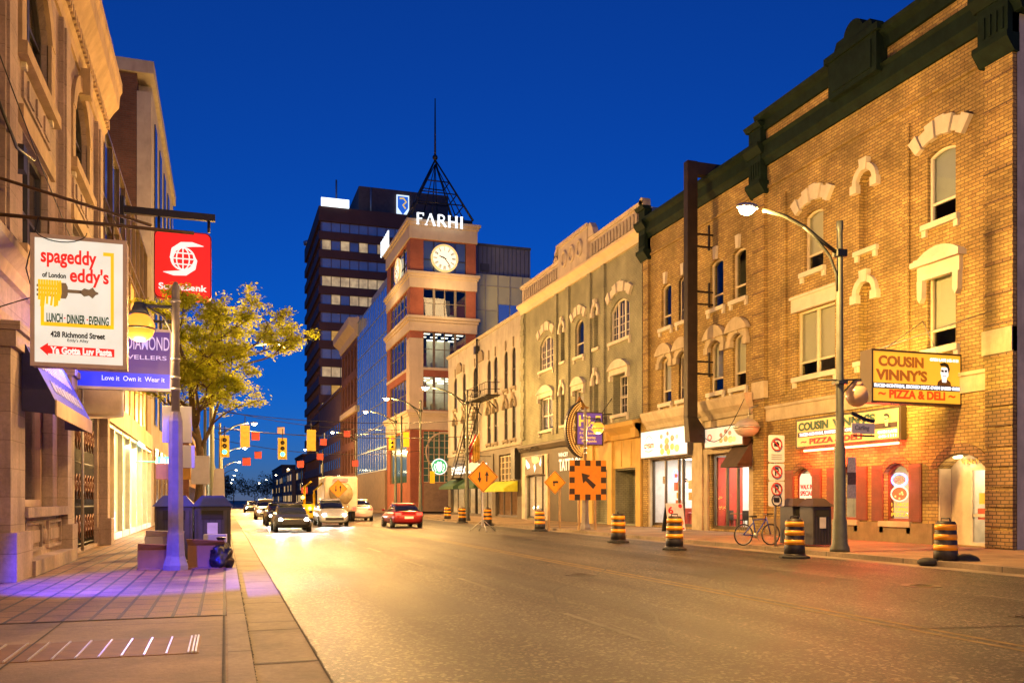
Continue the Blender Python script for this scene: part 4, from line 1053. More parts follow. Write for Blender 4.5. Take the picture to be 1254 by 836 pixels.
k = MB(); k.pbox(PF, TX0 + 1.75, TX1 - 1.35, 0, 3.7, -.1, .05); k.build('shop_panel', M('tower_shop_panel', (.3, .2, .12), .6), tw)
# spire: open lattice on a black base
k = MB(); k.box(23.0, 31.2, 110.6, 118.8, 37.65, 38.5); k.box(23.9, 30.3, 111.5, 117.9, 38.5, 39.1); k.build('spire_base', BLACK, tw)
k = MB(); cx, cy = 27.1, 114.7; apex = Vector((cx, cy, 47.6)); hw = 4.15
cor = [(cx - hw, cy - hw), (cx + hw, cy - hw), (cx + hw, cy + hw), (cx - hw, cy + hw)]
for i in range(4):
    p, q = cor[i], cor[(i + 1) % 4]
    k.tube([Vector((*p, 38.5)), apex], .16, 6, r1=.1)
    for f in (1 / 3, 2 / 3):
        k.tube([Vector((p[0] + (q[0] - p[0]) * f, p[1] + (q[1] - p[1]) * f, 38.5)), apex + Vector((0, 0, -.6))], .09, 6, r1=.06)
    for h in (.24, .42, .62):
        P0 = Vector((*p, 38.5)).lerp(apex, h); P1 = Vector((*q, 38.5)).lerp(apex, h); k.tube([P0, P1], .08, 6)
k.build('spire', BLACK, tw)
k = MB(); k.tube([(cx, cy, 47.2), (cx, cy, 55.9)], .16, 8, r1=.07); k.sphere((cx, cy, 47.9), .38, 10); k.build('mast', BLACK, tw)
# sign letters on both faces (serif capitals drawn by hand)
def serif(pl, body, a0, a1, z0, z1, d, m, root, sgn=1):
    H = z1 - z0; WD = dict(F=.85, A=1.1, R=1.05, H=1.15, I=.55); tot = sum(WD[c] for c in body); un = (a1 - a0) / tot; run = 0
    for i, ch in enumerate(body):
        cw = un * WD[ch]; k = MB(); x = a0 + un * run + cw * .06; run += WD[ch]; W = cw * .88; t, s_ = un * .2, .1 * H
        def S(u0, v0, u1, v1, w): k.ribbon(pl, [(x + u0 * W, z0 + v0 * H), (x + u1 * W, z0 + v1 * H)], abs(w), d, d + .16)
        def foot(u, v): S(u - .14 / WD[ch], v, u + .14 / WD[ch], v, s_ * .8)
        th, tn = abs(t), abs(t) * .5
        if ch == 'F': S(.2, 0, .2, 1, th); S(.2, .96, .9, .96, tn); S(.2, .52, .75, .52, tn); S(.9, .78, .9, 1, tn); foot(.2, .03)
        if ch == 'A': S(.05, 0, .5, 1, tn); S(.5, 1, .92, 0, th); foot(.08, .03); foot(.9, .03)
        if ch == 'R':
            S(.2, 0, .2, 1, th); foot(.2, .03); k.ribbon(pl, [(x + u * W, z0 + v * H) for u, v in ((.2, .97), (.55, .97), (.74, .88), (.78, .74), (.72, .58), (.55, .5), (.2, .5))], tn * 1.3, d, d + .16); S(.5, .5, .98, 0, th)
        if ch == 'H': S(.16, 0, .16, 1, th); S(.84, 0, .84, 1, th); S(.16, .5, .84, .5, tn); [foot(u, v) for u in (.16, .84) for v in (.03, .97)]
        if ch == 'I': S(.5, 0, .5, 1, th); foot(.5, .03); foot(.5, .97)
        k.build('letter', m, root)
LETW = E('white_letter_glow', (.85, .93, 1), 1.3)
s1 = thing('rooftop_letters', tuple(PF(27, 38, .6)), 'glowing white serif capital letters above the clock facing down the street', 'sign')
serif(PF, 'FARHI', 23.25, 29.7, 36.85, 38.35, .75, LETW, s1)
s2 = thing('rooftop_letters', tuple(PS(118, 38, .6)), 'glowing white letters on the tower side turned towards the street, seen edge on', 'sign')
serif(PS, 'FARHI', 128, 121.5, 37.4, 39.6, .6, LETW, s2)
for P_, a in ((PF, 27.2), (PS, 118.4)):
    light('added_tower_wash', 'AREA', P_(a, 27.6, 4.5), 420, (1, .62, .25), tw, 3, rot=-P_.n + Vector((0, 0, .35)))  # added area lights that warm both tower faces, without a fixture

# glass block beside and behind the tower
gb = thing('glass_office', (36, 120, 0), 'pale green glass office block with grey metal penthouse behind the clock tower', 'building')
GP = FY(112.0)
k = MB(); k.box(31.7, 40.4, 112.2, 150, 0, 32); k.build('wall', M('sage_glass_panel', (.58, .60, .34), .3, .05, .12, .2, .03, 2), gb)
k = MB()
for i in range(6): x = 31.7 + i * 1.74; k.pbox(GP, x - .05, x + .05, 0, 32.0, -.2, -.08)
for j in range(9): k.pbox(GP, 31.7, 40.4, 4 + j * 3.3, 4.1 + j * 3.3, -.19, -.09)
k.build('mullion', M('pale_mullion', (.5, .5, .36), .4, .3), gb)
for x0, x1, z0, z1 in ((35.3, 36.8, 24.0, 28.0), (36.95, 38.4, 24.0, 28.0), (38.6, 40.3, 24, 28)):
    k = MB(); k.pbox(GP, x0, x1, z0, z1, -.2, -.06); k.build('window', BLUEGLASS, gb)
k = MB(); k.box(31.9, 40.2, 113, 140, 32.05, 36.2)
k.build('penthouse', M('blue_grey_cladding', (.16, .18, .24), .6, .2, .1, .5, .05), gb)
k = MB()
for i in range(14): k.box(32.1 + i * .6, 32.16 + i * .6, 112.94, 113.0, 32.05, 36.1)
k.box(31.85, 40.25, 112.9, 113.05, 36.0, 36.35); k.box(33, 34.2, 112.8, 113, 32.6, 33.6)
k.build('seam', M('dark_seam', (.07, .08, .1), .6), gb)
k = MB(); k.box(31.9, 36, 128, 138, 36.25, 42.5); k.build('stair_tower', M('dark_brown_cladding', (.10, .07, .06), .7), gb)

# blue curtain wall building down the street
bg = thing('blue_glass_building', (28, 142, 0), 'mid rise building with blue mirror glass curtain wall beside the clock tower', 'building')
BS = FX(XR)
k = MB(); k.box(XR + .02, 34, 126.9, 156.8, 0, 33.4); k.build('wall', BLUEGLASS, bg)
k = MB()
for i in range(13): y = 127 + i * 2.48; k.pbox(BS, y - .07, y + .07, 6, 33.4, 0, .03)
for j in range(9): k.pbox(BS, 126.9, 156.8, 6 + j * 3.4, 6.16 + j * 3.4, 0.003, .035)
k.build('mullion', M('steel_blue_mullion', (.3, .36, .4), .4, .5), bg)
k = MB(); k.pbox(BS, 126.9, 156.8, .0, 5.9, -.02, .3); k.build('base', M('brown_stone_base', (.22, .15, .1), .7), bg)
k = MB(); k.box(23.5, 30, 129, 146, 33.4, 35.4); k.box(24, 24.6, 128, 128.6, 33.4, 37.5); k.build('roof_plant', M('roof_plant_grey', (.3, .32, .36), .6), bg)

# red brick with cream cornice further on
cb = thing('cornice_building', (28, 168, 0), 'dark red brick building with a deep cream cornice before the tall tower', 'building')
ops = [op(158.2 + i * 4.2, 160.6 + i * 4.2, z, z + 4.2, .5, .3, False) for i in range(5) for z in (6.5, 12.5, 19.5, 25.5)]
k = MB(); facade(k, BS, 157, 179, 0, 32, ops); k.poly([(XR, 157, 0), (40, 157, 0), (40, 157, 32), (XR, 157, 32)]); k.build('wall', DB, cb)
for i in range(5):
    for z in (6.5, 12.5, 19.5, 25.5): 
        k = MB(); a = 158.2 + i * 4.2; k.pbox(BS, a, a + 2.4, z, z + 4.8, -.5, -.3); k.build('window', DARKGLASS, cb)
k = MB(); k.profile(BS, 156.4, 179.5, [(-.3, 31), (.2, 31), (.5, 32), (1.6, 33), (1.7, 34.2), (-.3, 34.4)]); k.pbox(BS, 156.8, 179, 17.6, 18.6, -.02, .4); k.pbox(BS, 156.8, 179, 0, 5.5, -.02, .3)
k.build('cornice', CREAM, cb)

# the banded high-rise
hr = thing('highrise', (40, 245, 0), 'dark brown office high-rise with ribbon windows and lit storeys in the distance', 'building')
HX0, HX1, HY0, HY1 = 22.7, 62, 224, 265
k = MB(); k.box(HX0 + .6, HX1, HY0 + .6, HY1, 0, 75); k.build('wall', M('ribbon_glass', (.5, .46, .42), .25, .6, .25, .12, .02), hr)
HB = M('brown_spandrel', (.13, .062, .045), .75, 0, .12, .3, .05)
NF = 16
for i in range(NF):
    z = 74.5 - (i + 1) * 4.62
    k = MB(); k.box(HX0, HX1 + .5, HY0, HY1 + .5, z + 2.55, z + 4.62 if i else 76.2); k.build('spandrel', HB, hr)
for i in range(NF):
    z = 74.5 - (i + 1) * 4.62
    cells = {1: [0, 2, 4, 6, 10], 3: [0, 1, 2, 3, 4, 5, 6, 7, 8], 4: [1, 3, 4, 5], 6: [1, 2, 4, 5], 8: [0, 1, 2, 3, 5], 9: [1, 2], 10: [0, 3, 4], 11: [0, 1]}.get(i, [])
    if cells:
        k = MB()
        for c in cells:
            x = HX0 + .9 + c * 2.35; k.box(x, x + 2.15, HY0 + .5, HY0 + .58, z + .05, z + 2.5)
        k.build('lit_window', E_uneven('lit_storey_%d' % i, (1, .72, .38) if i not in (6, 9) else (1, .55, .12), .55, .7, .35), hr)
    k = MB()
    for c in range(17): k.box(HX0 + .75 + c * 2.35, HX0 + .9 + c * 2.35, HY0 + .42, HY0 + .62, z, z + 2.55)
    for c in range(17): k.box(HX0 + .42, HX0 + .62, HY0 + .75 + c * 2.35, HY0 + .9 + c * 2.35, z, z + 2.55)
    k.box(HX0 + .7, HX1, HY0 + .44, HY0 + .62, z - .02, z + .04); k.box(HX0 + .44, HX0 + .62, HY0 + .46, HY1, z - .02, z + .04)
    k.build('mullion', HB, hr)
k = MB(); k.box(HX0 + 11, HX1 - 4, HY0 + 6, HY1 - 4, 76.2, 84.5); k.build('penthouse', M('grey_brown_penthouse', (.12, .08, .07), .7), hr)
k = MB()
for x, h in ((HX0 + 5, 85), (HX0 + 14, 84), ): k.tube([(x, HY0 + 5, 76), (x, HY0 + 5, h)], .25, 6)
k.lathe((HX0 + .5, HY1 - 6, 75.5), [(.1, 0), (1.3, .5), (1.4, 1.4), (.1, 2)], 10); k.build('antenna', STEEL, hr)
s = thing('rooftop_sign', (HX0 + 4, HY0, 76.6), 'long blank white glowing box sign on the high-rise roof edge', 'sign')
k = MB(); k.box(HX0 + .6, HX0 + 7.6, HY0 - .3, HY0 + .3, 76.25, 78.3); k.build('sign_box', E('cold_white_sign', (.8, .95, 1), 2.2), s)
k = MB()
for i in range(4): k.box(HX0 + 1.2 + i * 1.8, HX0 + 1.3 + i * 1.8, HY0 - .34, HY0 - .3, 76.6, 78.0)
k.build('seam', M('seam_grey', (.4, .45, .5)), s)
s = thing('bank_sign', (HX0 + 24, HY0 + 5.6, 79), 'blue and white shield emblem sign lit on the high-rise penthouse', 'sign')
SP = FY(HY0 + 5.9)
k = MB(); k.pbox(SP, HX0 + 21.0, HX0 + 24.4, 77.6, 83.2, 0, .3); k.build('panel', E('emblem_white', (.7, .85, 1), 1.2), s)
k = MB(); k.pprism(SP, [(HX0 + 21.3, 82.8), (HX0 + 24.1, 82.8), (HX0 + 24.1, 79.8), (HX0 + 22.7, 77.9), (HX0 + 21.3, 79.8)], .3, .36); k.build('shield', E('emblem_blue', (.02, .12, .6), 1), s)
k = MB(); k.ribbon(SP, [(HX0 + 21.8, 82.2), (HX0 + 22.9, 82.3), (HX0 + 23.6, 81.4), (HX0 + 22.7, 80.5), (HX0 + 23.4, 79.6)], .4, .36, .4); k.build('emblem', E('emblem_gold', (.9, .6, .1), .9), s)
k = MB()
# brown podium and far end of the street
def plain_building(name, x0, x1, y0, y1, h, m, label, wins=True, lit=0.15, fl=3.6):
    t = thing(name, ((x0 + x1) / 2, (y0 + y1) / 2, 0), label, 'building')
    k = MB(); k.box(x0, x1, y0, y1, 0, h); k.box(x0 - .3, x1 + .3, y0 - .3, y1 + .3, h, h + .6); k.build('wall', m, t)
    if wins:
        face = x0 if x0 > 0 else x1; P_ = FX(face) if x0 > 0 else Pl((face, 0, 0), (0, 1, 0), (1, 0, 0))
        nf = int(h / fl); nb = max(2, int((y1 - y0) / 3.4)); ct = 0
        for j in range(nf):
            for i in range(nb):
                if ct >= 60: break
                a = y0 + (y1 - y0) * (i + .5) / nb; k = MB(); k.pbox(P_, a - .65, a + .65, 1 + j * fl, 1 + j * fl + 2.1, .02, .06); ct += 1
                k.build('window', E_far if rnd.random() < lit else DARKGLASS, t)
        k = MB(); nb2 = max(2, int((x1 - x0) / 3.6)); Q = FY(y0)
        for j in range(nf):
            for i in range(nb2):
                if ct >= 90: break
                a = x0 + (x1 - x0) * (i + .5) / nb2; k = MB(); k.pbox(Q, a - .65, a + .65, 1 + j * fl, 1 + j * fl + 2.1, .02, .06); ct += 1
                k.build('window', E_far if rnd.random() < lit else DARKGLASS, t)
    return t
E_far = E('far_lit_window', (1, .62, .22), .9)
plain_building('corner_block', XR, 36, 180, 223, 24, M('brown_stucco', (.15, .085, .055), .8, 0, .15, .5, .1), 'brown mid height block below the banded high-rise', True, .1)
plain_building('far_block', XR, 36, 270, 300, 15, DB, 'low red brick block beyond the high-rise at the street end', True, .2)
plain_building('far_block', XR - 1, 36, 302, 350, 11, M('far_stucco', (.24, .17, .12), .8), 'low tan block at the far right end of the street', True, .25)
plain_building('far_block', XR - 1, 36, 355, 430, 15, M('far_brown', (.13, .09, .07), .8), 'dark brown block farthest along the right side', True, .2)
plain_building('far_block', -18, XL, 108, 140, 8.5, DB, 'low brick block beyond the crossing on the left, behind the tree', True, .2)
plain_building('far_block', -18, XL, 142, 200, 10, M('far_stucco', (.24, .17, .12)), 'low tan block far along the left side of the street', True, .25)
plain_building('far_block', -18, XL, 204, 330, 8, M('far_brown', (.13, .09, .07)), 'dark low block at the far left end of the street', True, .2)

# ================================================================== LEFT SIDE: SANDSTONE BUILDING
sb = thing('sandstone_building', (XL, 24, 0), 'peach sandstone building with arched upper windows and deep carved cornice', 'building')
pl = LW
LY0, LY1 = 4.0, 32.4
AW = [(14.2, 16.8), (20.1, 22.8), (26.3, 28.9)]
ops = [op(a, b, 10.75, 12.2, .95, .3) for a, b in AW] + [op(a, b, 6.7, 9.1, 0, .3) for a, b in AW]
ops += [op(19.6, 23.4, 1.35, 4.5, 0, .45), op(26.6, 31.2, .1, 4.3, 0, .8, True)]
k = MB(); facade(k, pl, LY0, LY1, 0, 14.2, ops)
k.poly([(XL, LY1, 0), (XL - 14, LY1, 0), (XL - 14, LY1, 14.6), (XL, LY1, 14.6)])
k.cur = 1; k.poly([(XL, LY0, 14.6), (XL - 14, LY0, 14.6), (XL - 14, LY1, 14.6), (XL, LY1, 14.6)]); k.poly([(XL - 1.3, LY0, 5.6), (XL - 14, LY0, 5.6), (XL - 14, LY1, 5.6), (XL - 1.3, LY1, 5.6)])
k.build('wall', [SAND, DARK], sb)
k = MB()
k.profile(pl, LY0, LY1, [(-.1, 13.7), (.06, 13.7), (.08, 13.95), (.16, 14.05), (.16, 14.35), (.24, 14.5), (.36, 14.7), (.52, 14.9), (.55, 15.3), (.62, 15.45), (.62, 15.75), (-.1, 15.85)])
k.build('cornice', SANDTRIM, sb)
k = MB()
for i in range(94): a = LY0 + .15 + i * .3; k.pbox(pl, a, a + .16, 14.06, 14.33, .16, .25)
k.pbox(pl, LY0 + .1, LY1 - .1, 14.08, 14.31, .14, .175); k.build('dentil', SANDTRIM, sb)
k = MB()
k.profile(pl, LY0, LY1, [(-.1, 5.65), (.12, 5.65), (.2, 5.85), (.42, 6.0), (.42, 6.15), (-.1, 6.3)])
k.profile(pl, LY0, LY1, [(-.1, 4.75), (.08, 4.75), (.12, 4.95), (-.1, 4.95)])
k.build('string_course', SANDTRIM, sb)
k = MB()
for a in (18.5, 24.6, 30.9): k.pbox(pl, a - .45, a + .45, 6.3, 13.6, -.02, .12); k.pbox(pl, a - .32, a + .32, 6.5, 13.4, .12, .17)
for a, b in ((17.9, 19.1), (24.0, 24.6), (31.75, 32.35)):
    k.pbox(pl, a, b, .9, 4.75, -.02, .24); k.pbox(pl, a - .1, b + .1, 0, .9, -.02, .36); k.pbox(pl, a - .08, b + .08, 4.3, 4.6, -.02, .34); k.pbox(pl, a - .14, b + .14, 4.6, 4.76, -.02, .42)
k.build('pilaster', SAND, sb)
for a, b in AW:
    w = window(sb, pl, a, b, 10.75, 12.2, .95, 2, .5, .55, M('amber_blind', (.5, .33, .14), .8), FRAMED, sill=None, d=-.2, fw=.12)
    k = MB(); o_ = arch(a - .42, b + .42, 12.2, 1.35, 14); i_ = arch(a, b, 12.2, .95, 14)
    for q in range(14):
        k.pprism(pl, [o_[q], o_[q + 1], i_[q + 1], i_[q]], -.02, .1)
    k.pprism(pl, [((a + b) / 2 - .22, 13.1), ((a + b) / 2 + .22, 13.1), ((a + b) / 2 + .34, 13.8), ((a + b) / 2 - .34, 13.8)], -.02, .3)
    k.pbox(pl, a - .42, a, 10.75, 12.2, -.02, .08); k.pbox(pl, b, b + .42, 10.75, 12.2, -.02, .08)
    k.pbox(pl, a - .55, b + .55, 10.45, 10.72, -.1, .2)
    k.build('window_surround', SANDTRIM, w)
    w = window(sb, pl, a, b, 6.7, 9.1, 0, 2, .4, 0, None, FRAMED, sill=None, d=-.2, fw=.12)
    k = MB(); k.pbox(pl, a - .4, b + .4, 9.12, 9.5, -.02, .1); k.pbox(pl, a - .45, b + .45, 6.4, 6.68, -.1, .18); k.build('window_surround', SANDTRIM, w)
    k = MB(); k.pbox(pl, a - .1, b + .1, 9.75, 10.3, -.02, .05)
    for q in range(3): k.pbox(pl, a + .2 + q * .85, a + .75 + q * .85, 9.82, 10.22, .05, .09)
    k.build('relief_panel', SAND, sb)
# ground floor bay: display window above a carved panel
k = MB()
k.pbox(pl, 19.15, 23.95, 0, .3, -.02, .42); k.pbox(pl, 19.15, 23.95, .3, 1.15, -.02, .1); k.pbox(pl, 19.1, 24.0, 1.15, 1.35, -.4, .3)
for a, b in ((19.6, 21.3), (22.0, 23.6)):
    k.pbox(pl, a, b, .42, .48, .1, .16); k.pbox(pl, a, b, .98, 1.04, .1, .16); k.pbox(pl, a, a + .07, .48, .98, .1, .16); k.pbox(pl, b - .07, b, .48, .98, .1, .16); k.pbox(pl, a + .25, b - .25, .6, .86, .1, .15)
k.lathe(pl(21.65, .73, .08), [(.18, -.0), (.2, .05), (.12, .09), (.01, .1)], 14, 'x')
k.build('carved_panel', SAND, sb)
w = window(sb, pl, 19.6, 23.4, 1.35, 4.5, 0, 2, 0, 0, None, M('sandstone_frame', (.4, .28, .2), .7), sill=None, d=-.3, fw=.16, pane=SHOPGLASS)
k = MB(); k.poly([pl(19.5, 1.3, -1.0), pl(23.5, 1.3, -1.0), pl(23.5, 4.5, -1.0), pl(19.5, 4.5, -1.0)]); k.build('display_curtain', M('pink_curtain', (.6, .33, .26), .9, 0, .15, 1.2), w)
k = MB(); k.pbox(pl, 20.2, 20.7, 1.6, 3.2, -.95, -.85); k.build('display_lamp', E('pink_display', (1, .25, .22), 1.2), w)
light('display_light', 'POINT', pl(21.5, 4.2, -.65), 80, (1, .55, .4), sb, .1)
# iron gate in the alley door
gt = thing('alley_gate', tuple(pl(28.9, 0, -.1)), 'dark scrolled ironwork gate across the alley doorway in the sandstone front', 'gate')
k = MB()
for i in range(21): k.tube([pl(26.7 + i * .22, .12, -.12), pl(26.7 + i * .22, 4.25, -.12)], .022, 5)
for z in (.2, 1.3, 2.6, 4.2): k.tube([pl(26.6, z, -.12), pl(31.2, z, -.12)], .03, 5)
k.build('bars', IRON, gt)
k = MB()
for i in range(8):
    for z in (.75, 1.95, 3.4):
        c = 27.0 + i * .54; k.tube([pl(c + (.05 + .2 * t / 14) * math.cos(t * .8), z + (.05 + .36 * t / 14) * math.sin(t * .8), -.08) for t in range(15)], .022, 5)
k.build('scroll', M('rust_iron', (.16, .06, .03), .6, .3), gt)
light('alley_light', 'POINT', pl(28.9, 3.9, -.5), 14, (1, .3, .12), gt, .1)
k = MB(); k.sphere(pl(28.9, 4.05, -.5), .09, 8); k.build('alley_bulb', E('alley_bulb_glow', (1, .35, .12), 6), gt)
k = MB(); k.tube([pl(26.6, 6.3, .2), pl(26.6, 3.0, .2), pl(26.62, .1, .2)], .04, 6); k.build('conduit', STEEL, sb)
# blue awning
awn = thing('awning', tuple(pl(21.6, 4.2, .5)), 'blue canvas awning with pale lettering over the sandstone display window', 'awning', None)
BLUEC = M('blue_canvas', (.05, .05, .42), .7, 0, .2, 3, .15)
BLUED = M('navy_canvas', (.02, .015, .06), .8, 0, .2, 3, .1)
k = MB(); k.poly([pl(18.6, 4.62, .26), pl(23.3, 4.62, .26), pl(23.3, 3.42, .86), pl(18.6, 3.42, .86)])
k.build('canopy', BLUEC, awn)
k = MB(); k.pprism(Pl((0, 18.6, 0), (1, 0, 0), (0, -1, 0)), [(XL + .28, 4.6), (XL + .85, 3.42), (XL + .85, 3.15), (XL + .28, 3.2)], -.02, .02)
k.pprism(Pl((0, 23.3, 0), (1, 0, 0), (0, -1, 0)), [(XL + .28, 4.6), (XL + .85, 3.42), (XL + .85, 3.15), (XL + .28, 3.2)], -.02, .02); k.build('side_flap', BLUED, awn)
k = MB(); k.pbox(pl, 18.6, 23.3, 3.12, 3.43, .85, .88); k.build('valance', M('tan_valance', (.45, .3, .16), .8), awn)
slope = Pl(pl(0, 3.65, 1.76), (0, 1, 0), (.66, 0, .75))
class Sl(Pl):
    def __call__(s, a, z, d=0): return Vector((XL + .86 - z * .447 + d * .894, a, 3.42 + z * .894 + d * .447))
SLP = Sl((0, 0, 0), (0, 1, 0), (1, 0, 0))
k = MB()
for i in range(13): a = 18.9 + i * .3; k.pprism(SLP, [(a, .75), (a + .14, .75), (a + .14, 1.25), (a, 1.25)], .005, .015)
k.build('stripe', M('pale_stripe', (.6, .6, .75)), awn)
k = MB()
for i in range(9): a = 19.3 + i * .4; k.ribbon(SLP, [(a, .25), (a + .1, .52), (a + .16, .25), (a + .26, .5)], .06, .006, .016)
k.build('lettering', M('pale_stripe', (.6, .6, .75)), awn)
# small round white wall drum sign with goose-neck lamps
dsn = thing('drum_sign', tuple(pl(27.6, 4.3, .3)), 'small white curved wall sign under twin goose neck lamps by the gate', 'sign')
k = MB(); k.lathe(pl(28.2, 4.0, .1), [(1.0, 0), (1.0, 1.15)], 20); k.build('drum', M('warm_white_panel', (.68, .6, .52), .6), dsn)
for a in (28.6, 29.3):
    k = MB(); k.tube([pl(a, 5.4, .1), pl(a, 5.75, .5), pl(a, 5.75, 1.1), pl(a, 5.4, 1.35)], .03, 6); k.build('arm', STEEL, dsn)
    k = MB(); k.lathe(pl(a, 5.05, 1.4), [(.2, 0), (.17, .2), (.05, .38)], 10); k.build('shade', STEEL, dsn)
    k = MB(); k.sphere(pl(a, 5.08, 1.4), .1, 8); k.build('bulb', E('warm_bulb', (1, .72, .4), 14), dsn)
    light('lamp_light', 'SPOT', pl(a, 5.0, 1.4), 160, (1, .72, .42), dsn, .08, rot=(-.8, 0, -1), spot=110)

# dark glass shop building
gd = thing('glass_shop_building', (XL, 41, 0), 'three storey building with dark mullioned glazing and bright green lit shop windows', 'building')
GY0, GY1 = 32.45, 53.0
ALU = M('bronze_mullion', (.16, .11, .06), .4, .5, .15)
k = MB(); k.box(XL - 12, XL - .3, GY0, GY1, 5.1, 15.4); k.build('wall', mirrorglass('dark_bronze_glass', (.05, .05, .05), .3), gd)
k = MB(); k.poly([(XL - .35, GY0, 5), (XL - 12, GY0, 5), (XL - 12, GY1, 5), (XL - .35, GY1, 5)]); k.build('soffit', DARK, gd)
k = MB()
nb = 9
for i in range(nb + 1): a = GY0 + (GY1 - GY0) * i / nb; k.pbox(pl, a - .06, a + .06, 5.1, 15.4, -.3, -.2)
for z in (5.1, 8.2, 8.9, 11.8, 12.5, 15.2): k.pbox(pl, GY0, GY1, z, z + .12, -.3, -.19)
k.build('mullion', ALU, gd)
for i in range(nb):
    a = GY0 + (GY1 - GY0) * i / nb; b = GY0 + (GY1 - GY0) * (i + 1) / nb
    k = MB(); k.pbox(pl, a + .08, b - .08, 5.25, 8.15, -.29, -.26); k.build('window', E_uneven('amber_window_%d' % i, (1, .50, .06), .30 + .14 * (i % 3), .8, .3), gd)
    if i in (2, 5):
        k = MB(); k.pbox(pl, a + .08, b - .08, 9.05, 11.75, -.29, -.26); k.build('window', E_uneven('amber_upper_%d' % i, (1, .55, .12), .3, .7, .2), gd)
k = MB(); k.pbox(pl, GY0, GY1, 4.3, 5.1, -.4, .1); k.build('stone_band', M('tan_band', (.5, .34, .18), .7), gd)
for i in range(7):
    a = GY0 + .3 + (GY1 - GY0 - .5) * i / 7; b = a + (GY1 - GY0 - .5) / 7
    k = MB(); k.pbox(pl, a, a + .09, .0, 4.3, -.25, .02); k.pbox(pl, b - .09, b, 0, 4.3, -.25, .02); k.pbox(pl, a + .09, b - .09, 0, .25, -.25, .0); k.pbox(pl, a + .09, b - .09, 4.15, 4.3, -.25, 0)
    w = k.build('shop_window', M('alu_frame', (.55, .5, .4), .35, .6), gd)
    k = MB(); k.pbox(pl, a + .09, b - .09, .25, 4.15, -.2, -.17); k.build('pane', E_uneven('green_shop_glow_%d' % i, (.72, .80, .42) if i else (.5, .36, .13), .75 if i else .35, .45, .4), w)
light('shop_spill', 'AREA', pl(43, 4.1, .5), 1500, (1, .95, .72), gd, 4, rot=(.35, 0, -1))
k = MB(); k.pbox(pl, 44.0, 47.0, 4.05, 4.25, .1, .16); o = k.build('light_bar', E('cyan_bar', (.3, .8, 1), 1.5), gd)

# tall brick and concrete building
tb = thing('tall_brick_building', (XL - 6, 62, 0), 'tall brown brick building with pale concrete end pilaster rising over the left roofs', 'building')
k = MB(); k.box(XL - 12, XL - .75, 53.1, 76, 0, 25.6); k.build('wall', BB, tb)
k = MB(); k.box(XL - .75, XL, 53.05, 54.2, 0, 24.6); k.box(XL - .75, XL - .05, 54.2, 76, 0, 25.4); k.build('concrete_front', CONC, tb)
k = MB(); k.box(XL - 12.2, XL + .15, 52.9, 76.2, 25.6, 26.3); k.build('roof_edge', CONC, tb)
for i in range(5):
    a = 56 + i * 4.1; k = MB(); k.pbox(pl, a, a + 1.6, 6, 24, -.04, .02); k.build('window', DARKGLASS, tb)
    k = MB(); k.pbox(pl, a, a + 2.2, .2, 4.6, -.04, .03); k.build('shop_window', M('dim_amber_glass', (.2, .12, .05), .2), tb)
plain_building('low_block', -18, XL, 76.5, 90, 9.5, M('tan_stucco', (.36, .25, .16), .8), 'low tan block next to the tall brick building on the left', True, .3)

# ================================================================== STREET LAMPS
SODIUM = (1.0, .54, .145)
LAMPW = 10000
BULB = E('sodium_bulb', (1.0, .78, .42), 60)
GLOBE_ON = E('lit_globe', (1.0, .36, .035), 1.5)
GLOBE_OFF = M('amber_globe_unlit', (.55, .36, .22), .25, 0, .08, 2, .02)
def make_lamp(label, H=9.6, power=LAMPW, globe=True, reach=3.0):
    t = thing('street_lamp', (0, 0, 0), label, 'street lamp', 'cobra head street lamps along the street')
    k = MB(); k.lathe((0, 0, 0), [(.28, 0), (.28, .1), (.22, .25), (.2, .9), (.17, 1.0), (.16, 3.0), (.12, 3.1), (.085, H - .3), (.1, H - .25), (.1, H - .02), (.02, H)], 12); k.build('pole', POLEG, t)
    k = MB(); zt = H - .05
    k.tube([(-.08, 0, zt - .9), (-.6, 0, zt - .62), (-1.2, 0, zt - .25), (-1.9, 0, zt), (-reach + .4, 0, zt + .08)], .055, 8)
    k.tube([(-.08, 0, zt - 2.0), (-.12, 0, zt - 1.5), (-.35, 0, zt - 1.0), (-.8, 0, zt - .55), (-1.3, 0, zt - .22)], .04, 8)
    k.box(-.16, .16, -.13, .13, zt - 1.0, zt - .8); k.build('arm', M('dark_arm_paint', (.03, .034, .028), .5, .2), t)
    k = MB(); k.smooth = True
    x0 = -reach - .1
    k.sphere((x0, 0, zt + .12), .36, 14, .3); k.v = [Vector((v.x, v.y * .55, max(v.z, zt + .06))) for v in k.v]
    hd = k.build('lamp_head', STEEL, t)
    k = MB(); k.sphere((x0 - .02, 0, zt + .03), .215, 14, .6); k.build('bulb', BULB, hd)
    light('lamp_light', 'POINT', (x0 - .05, 0, zt - .2), power, SODIUM, t, .18)
    if globe:
        k = MB(); k.tube([(-.75, 0, 4.95), (.75, 0, 5.02)], .03, 6); k.tube([(.1, 0, 4.6), (.5, 0, 4.98)], .02, 6); k.box(-.16, .16, -.16, .16, 4.85, 4.95)
        b = k.build('globe_arm', POLEG, t)
        k = MB(); k.sphere((.62, 0, 4.55), .33, 16); k.lathe((.62, 0, 4.8), [(.2, 0), (.16, .12), (.05, .2)], 12); k.build('globe', GLOBE_OFF, b)
    return t
lampR = make_lamp('grey street lamp with an unlit amber globe outside the pizza shop, nearest on the right')
place(lampR, (16.95, 20.85, 0))
L2 = copy_tree(lampR); place(L2, (16.9, 61.4, 0), 0, 'street lamp hung with two flags in front of the fire escape building')
lampF = make_lamp('tall plain street lamp on the right kerb just before the side street', 10.6, 7500, False)
place(lampF, (16.95, 77.5, 0))
L4 = copy_tree(lampF); place(L4, (16.95, 89.6, 0), 0, 'street lamp beside the red traffic signals at the corner before the clock tower')
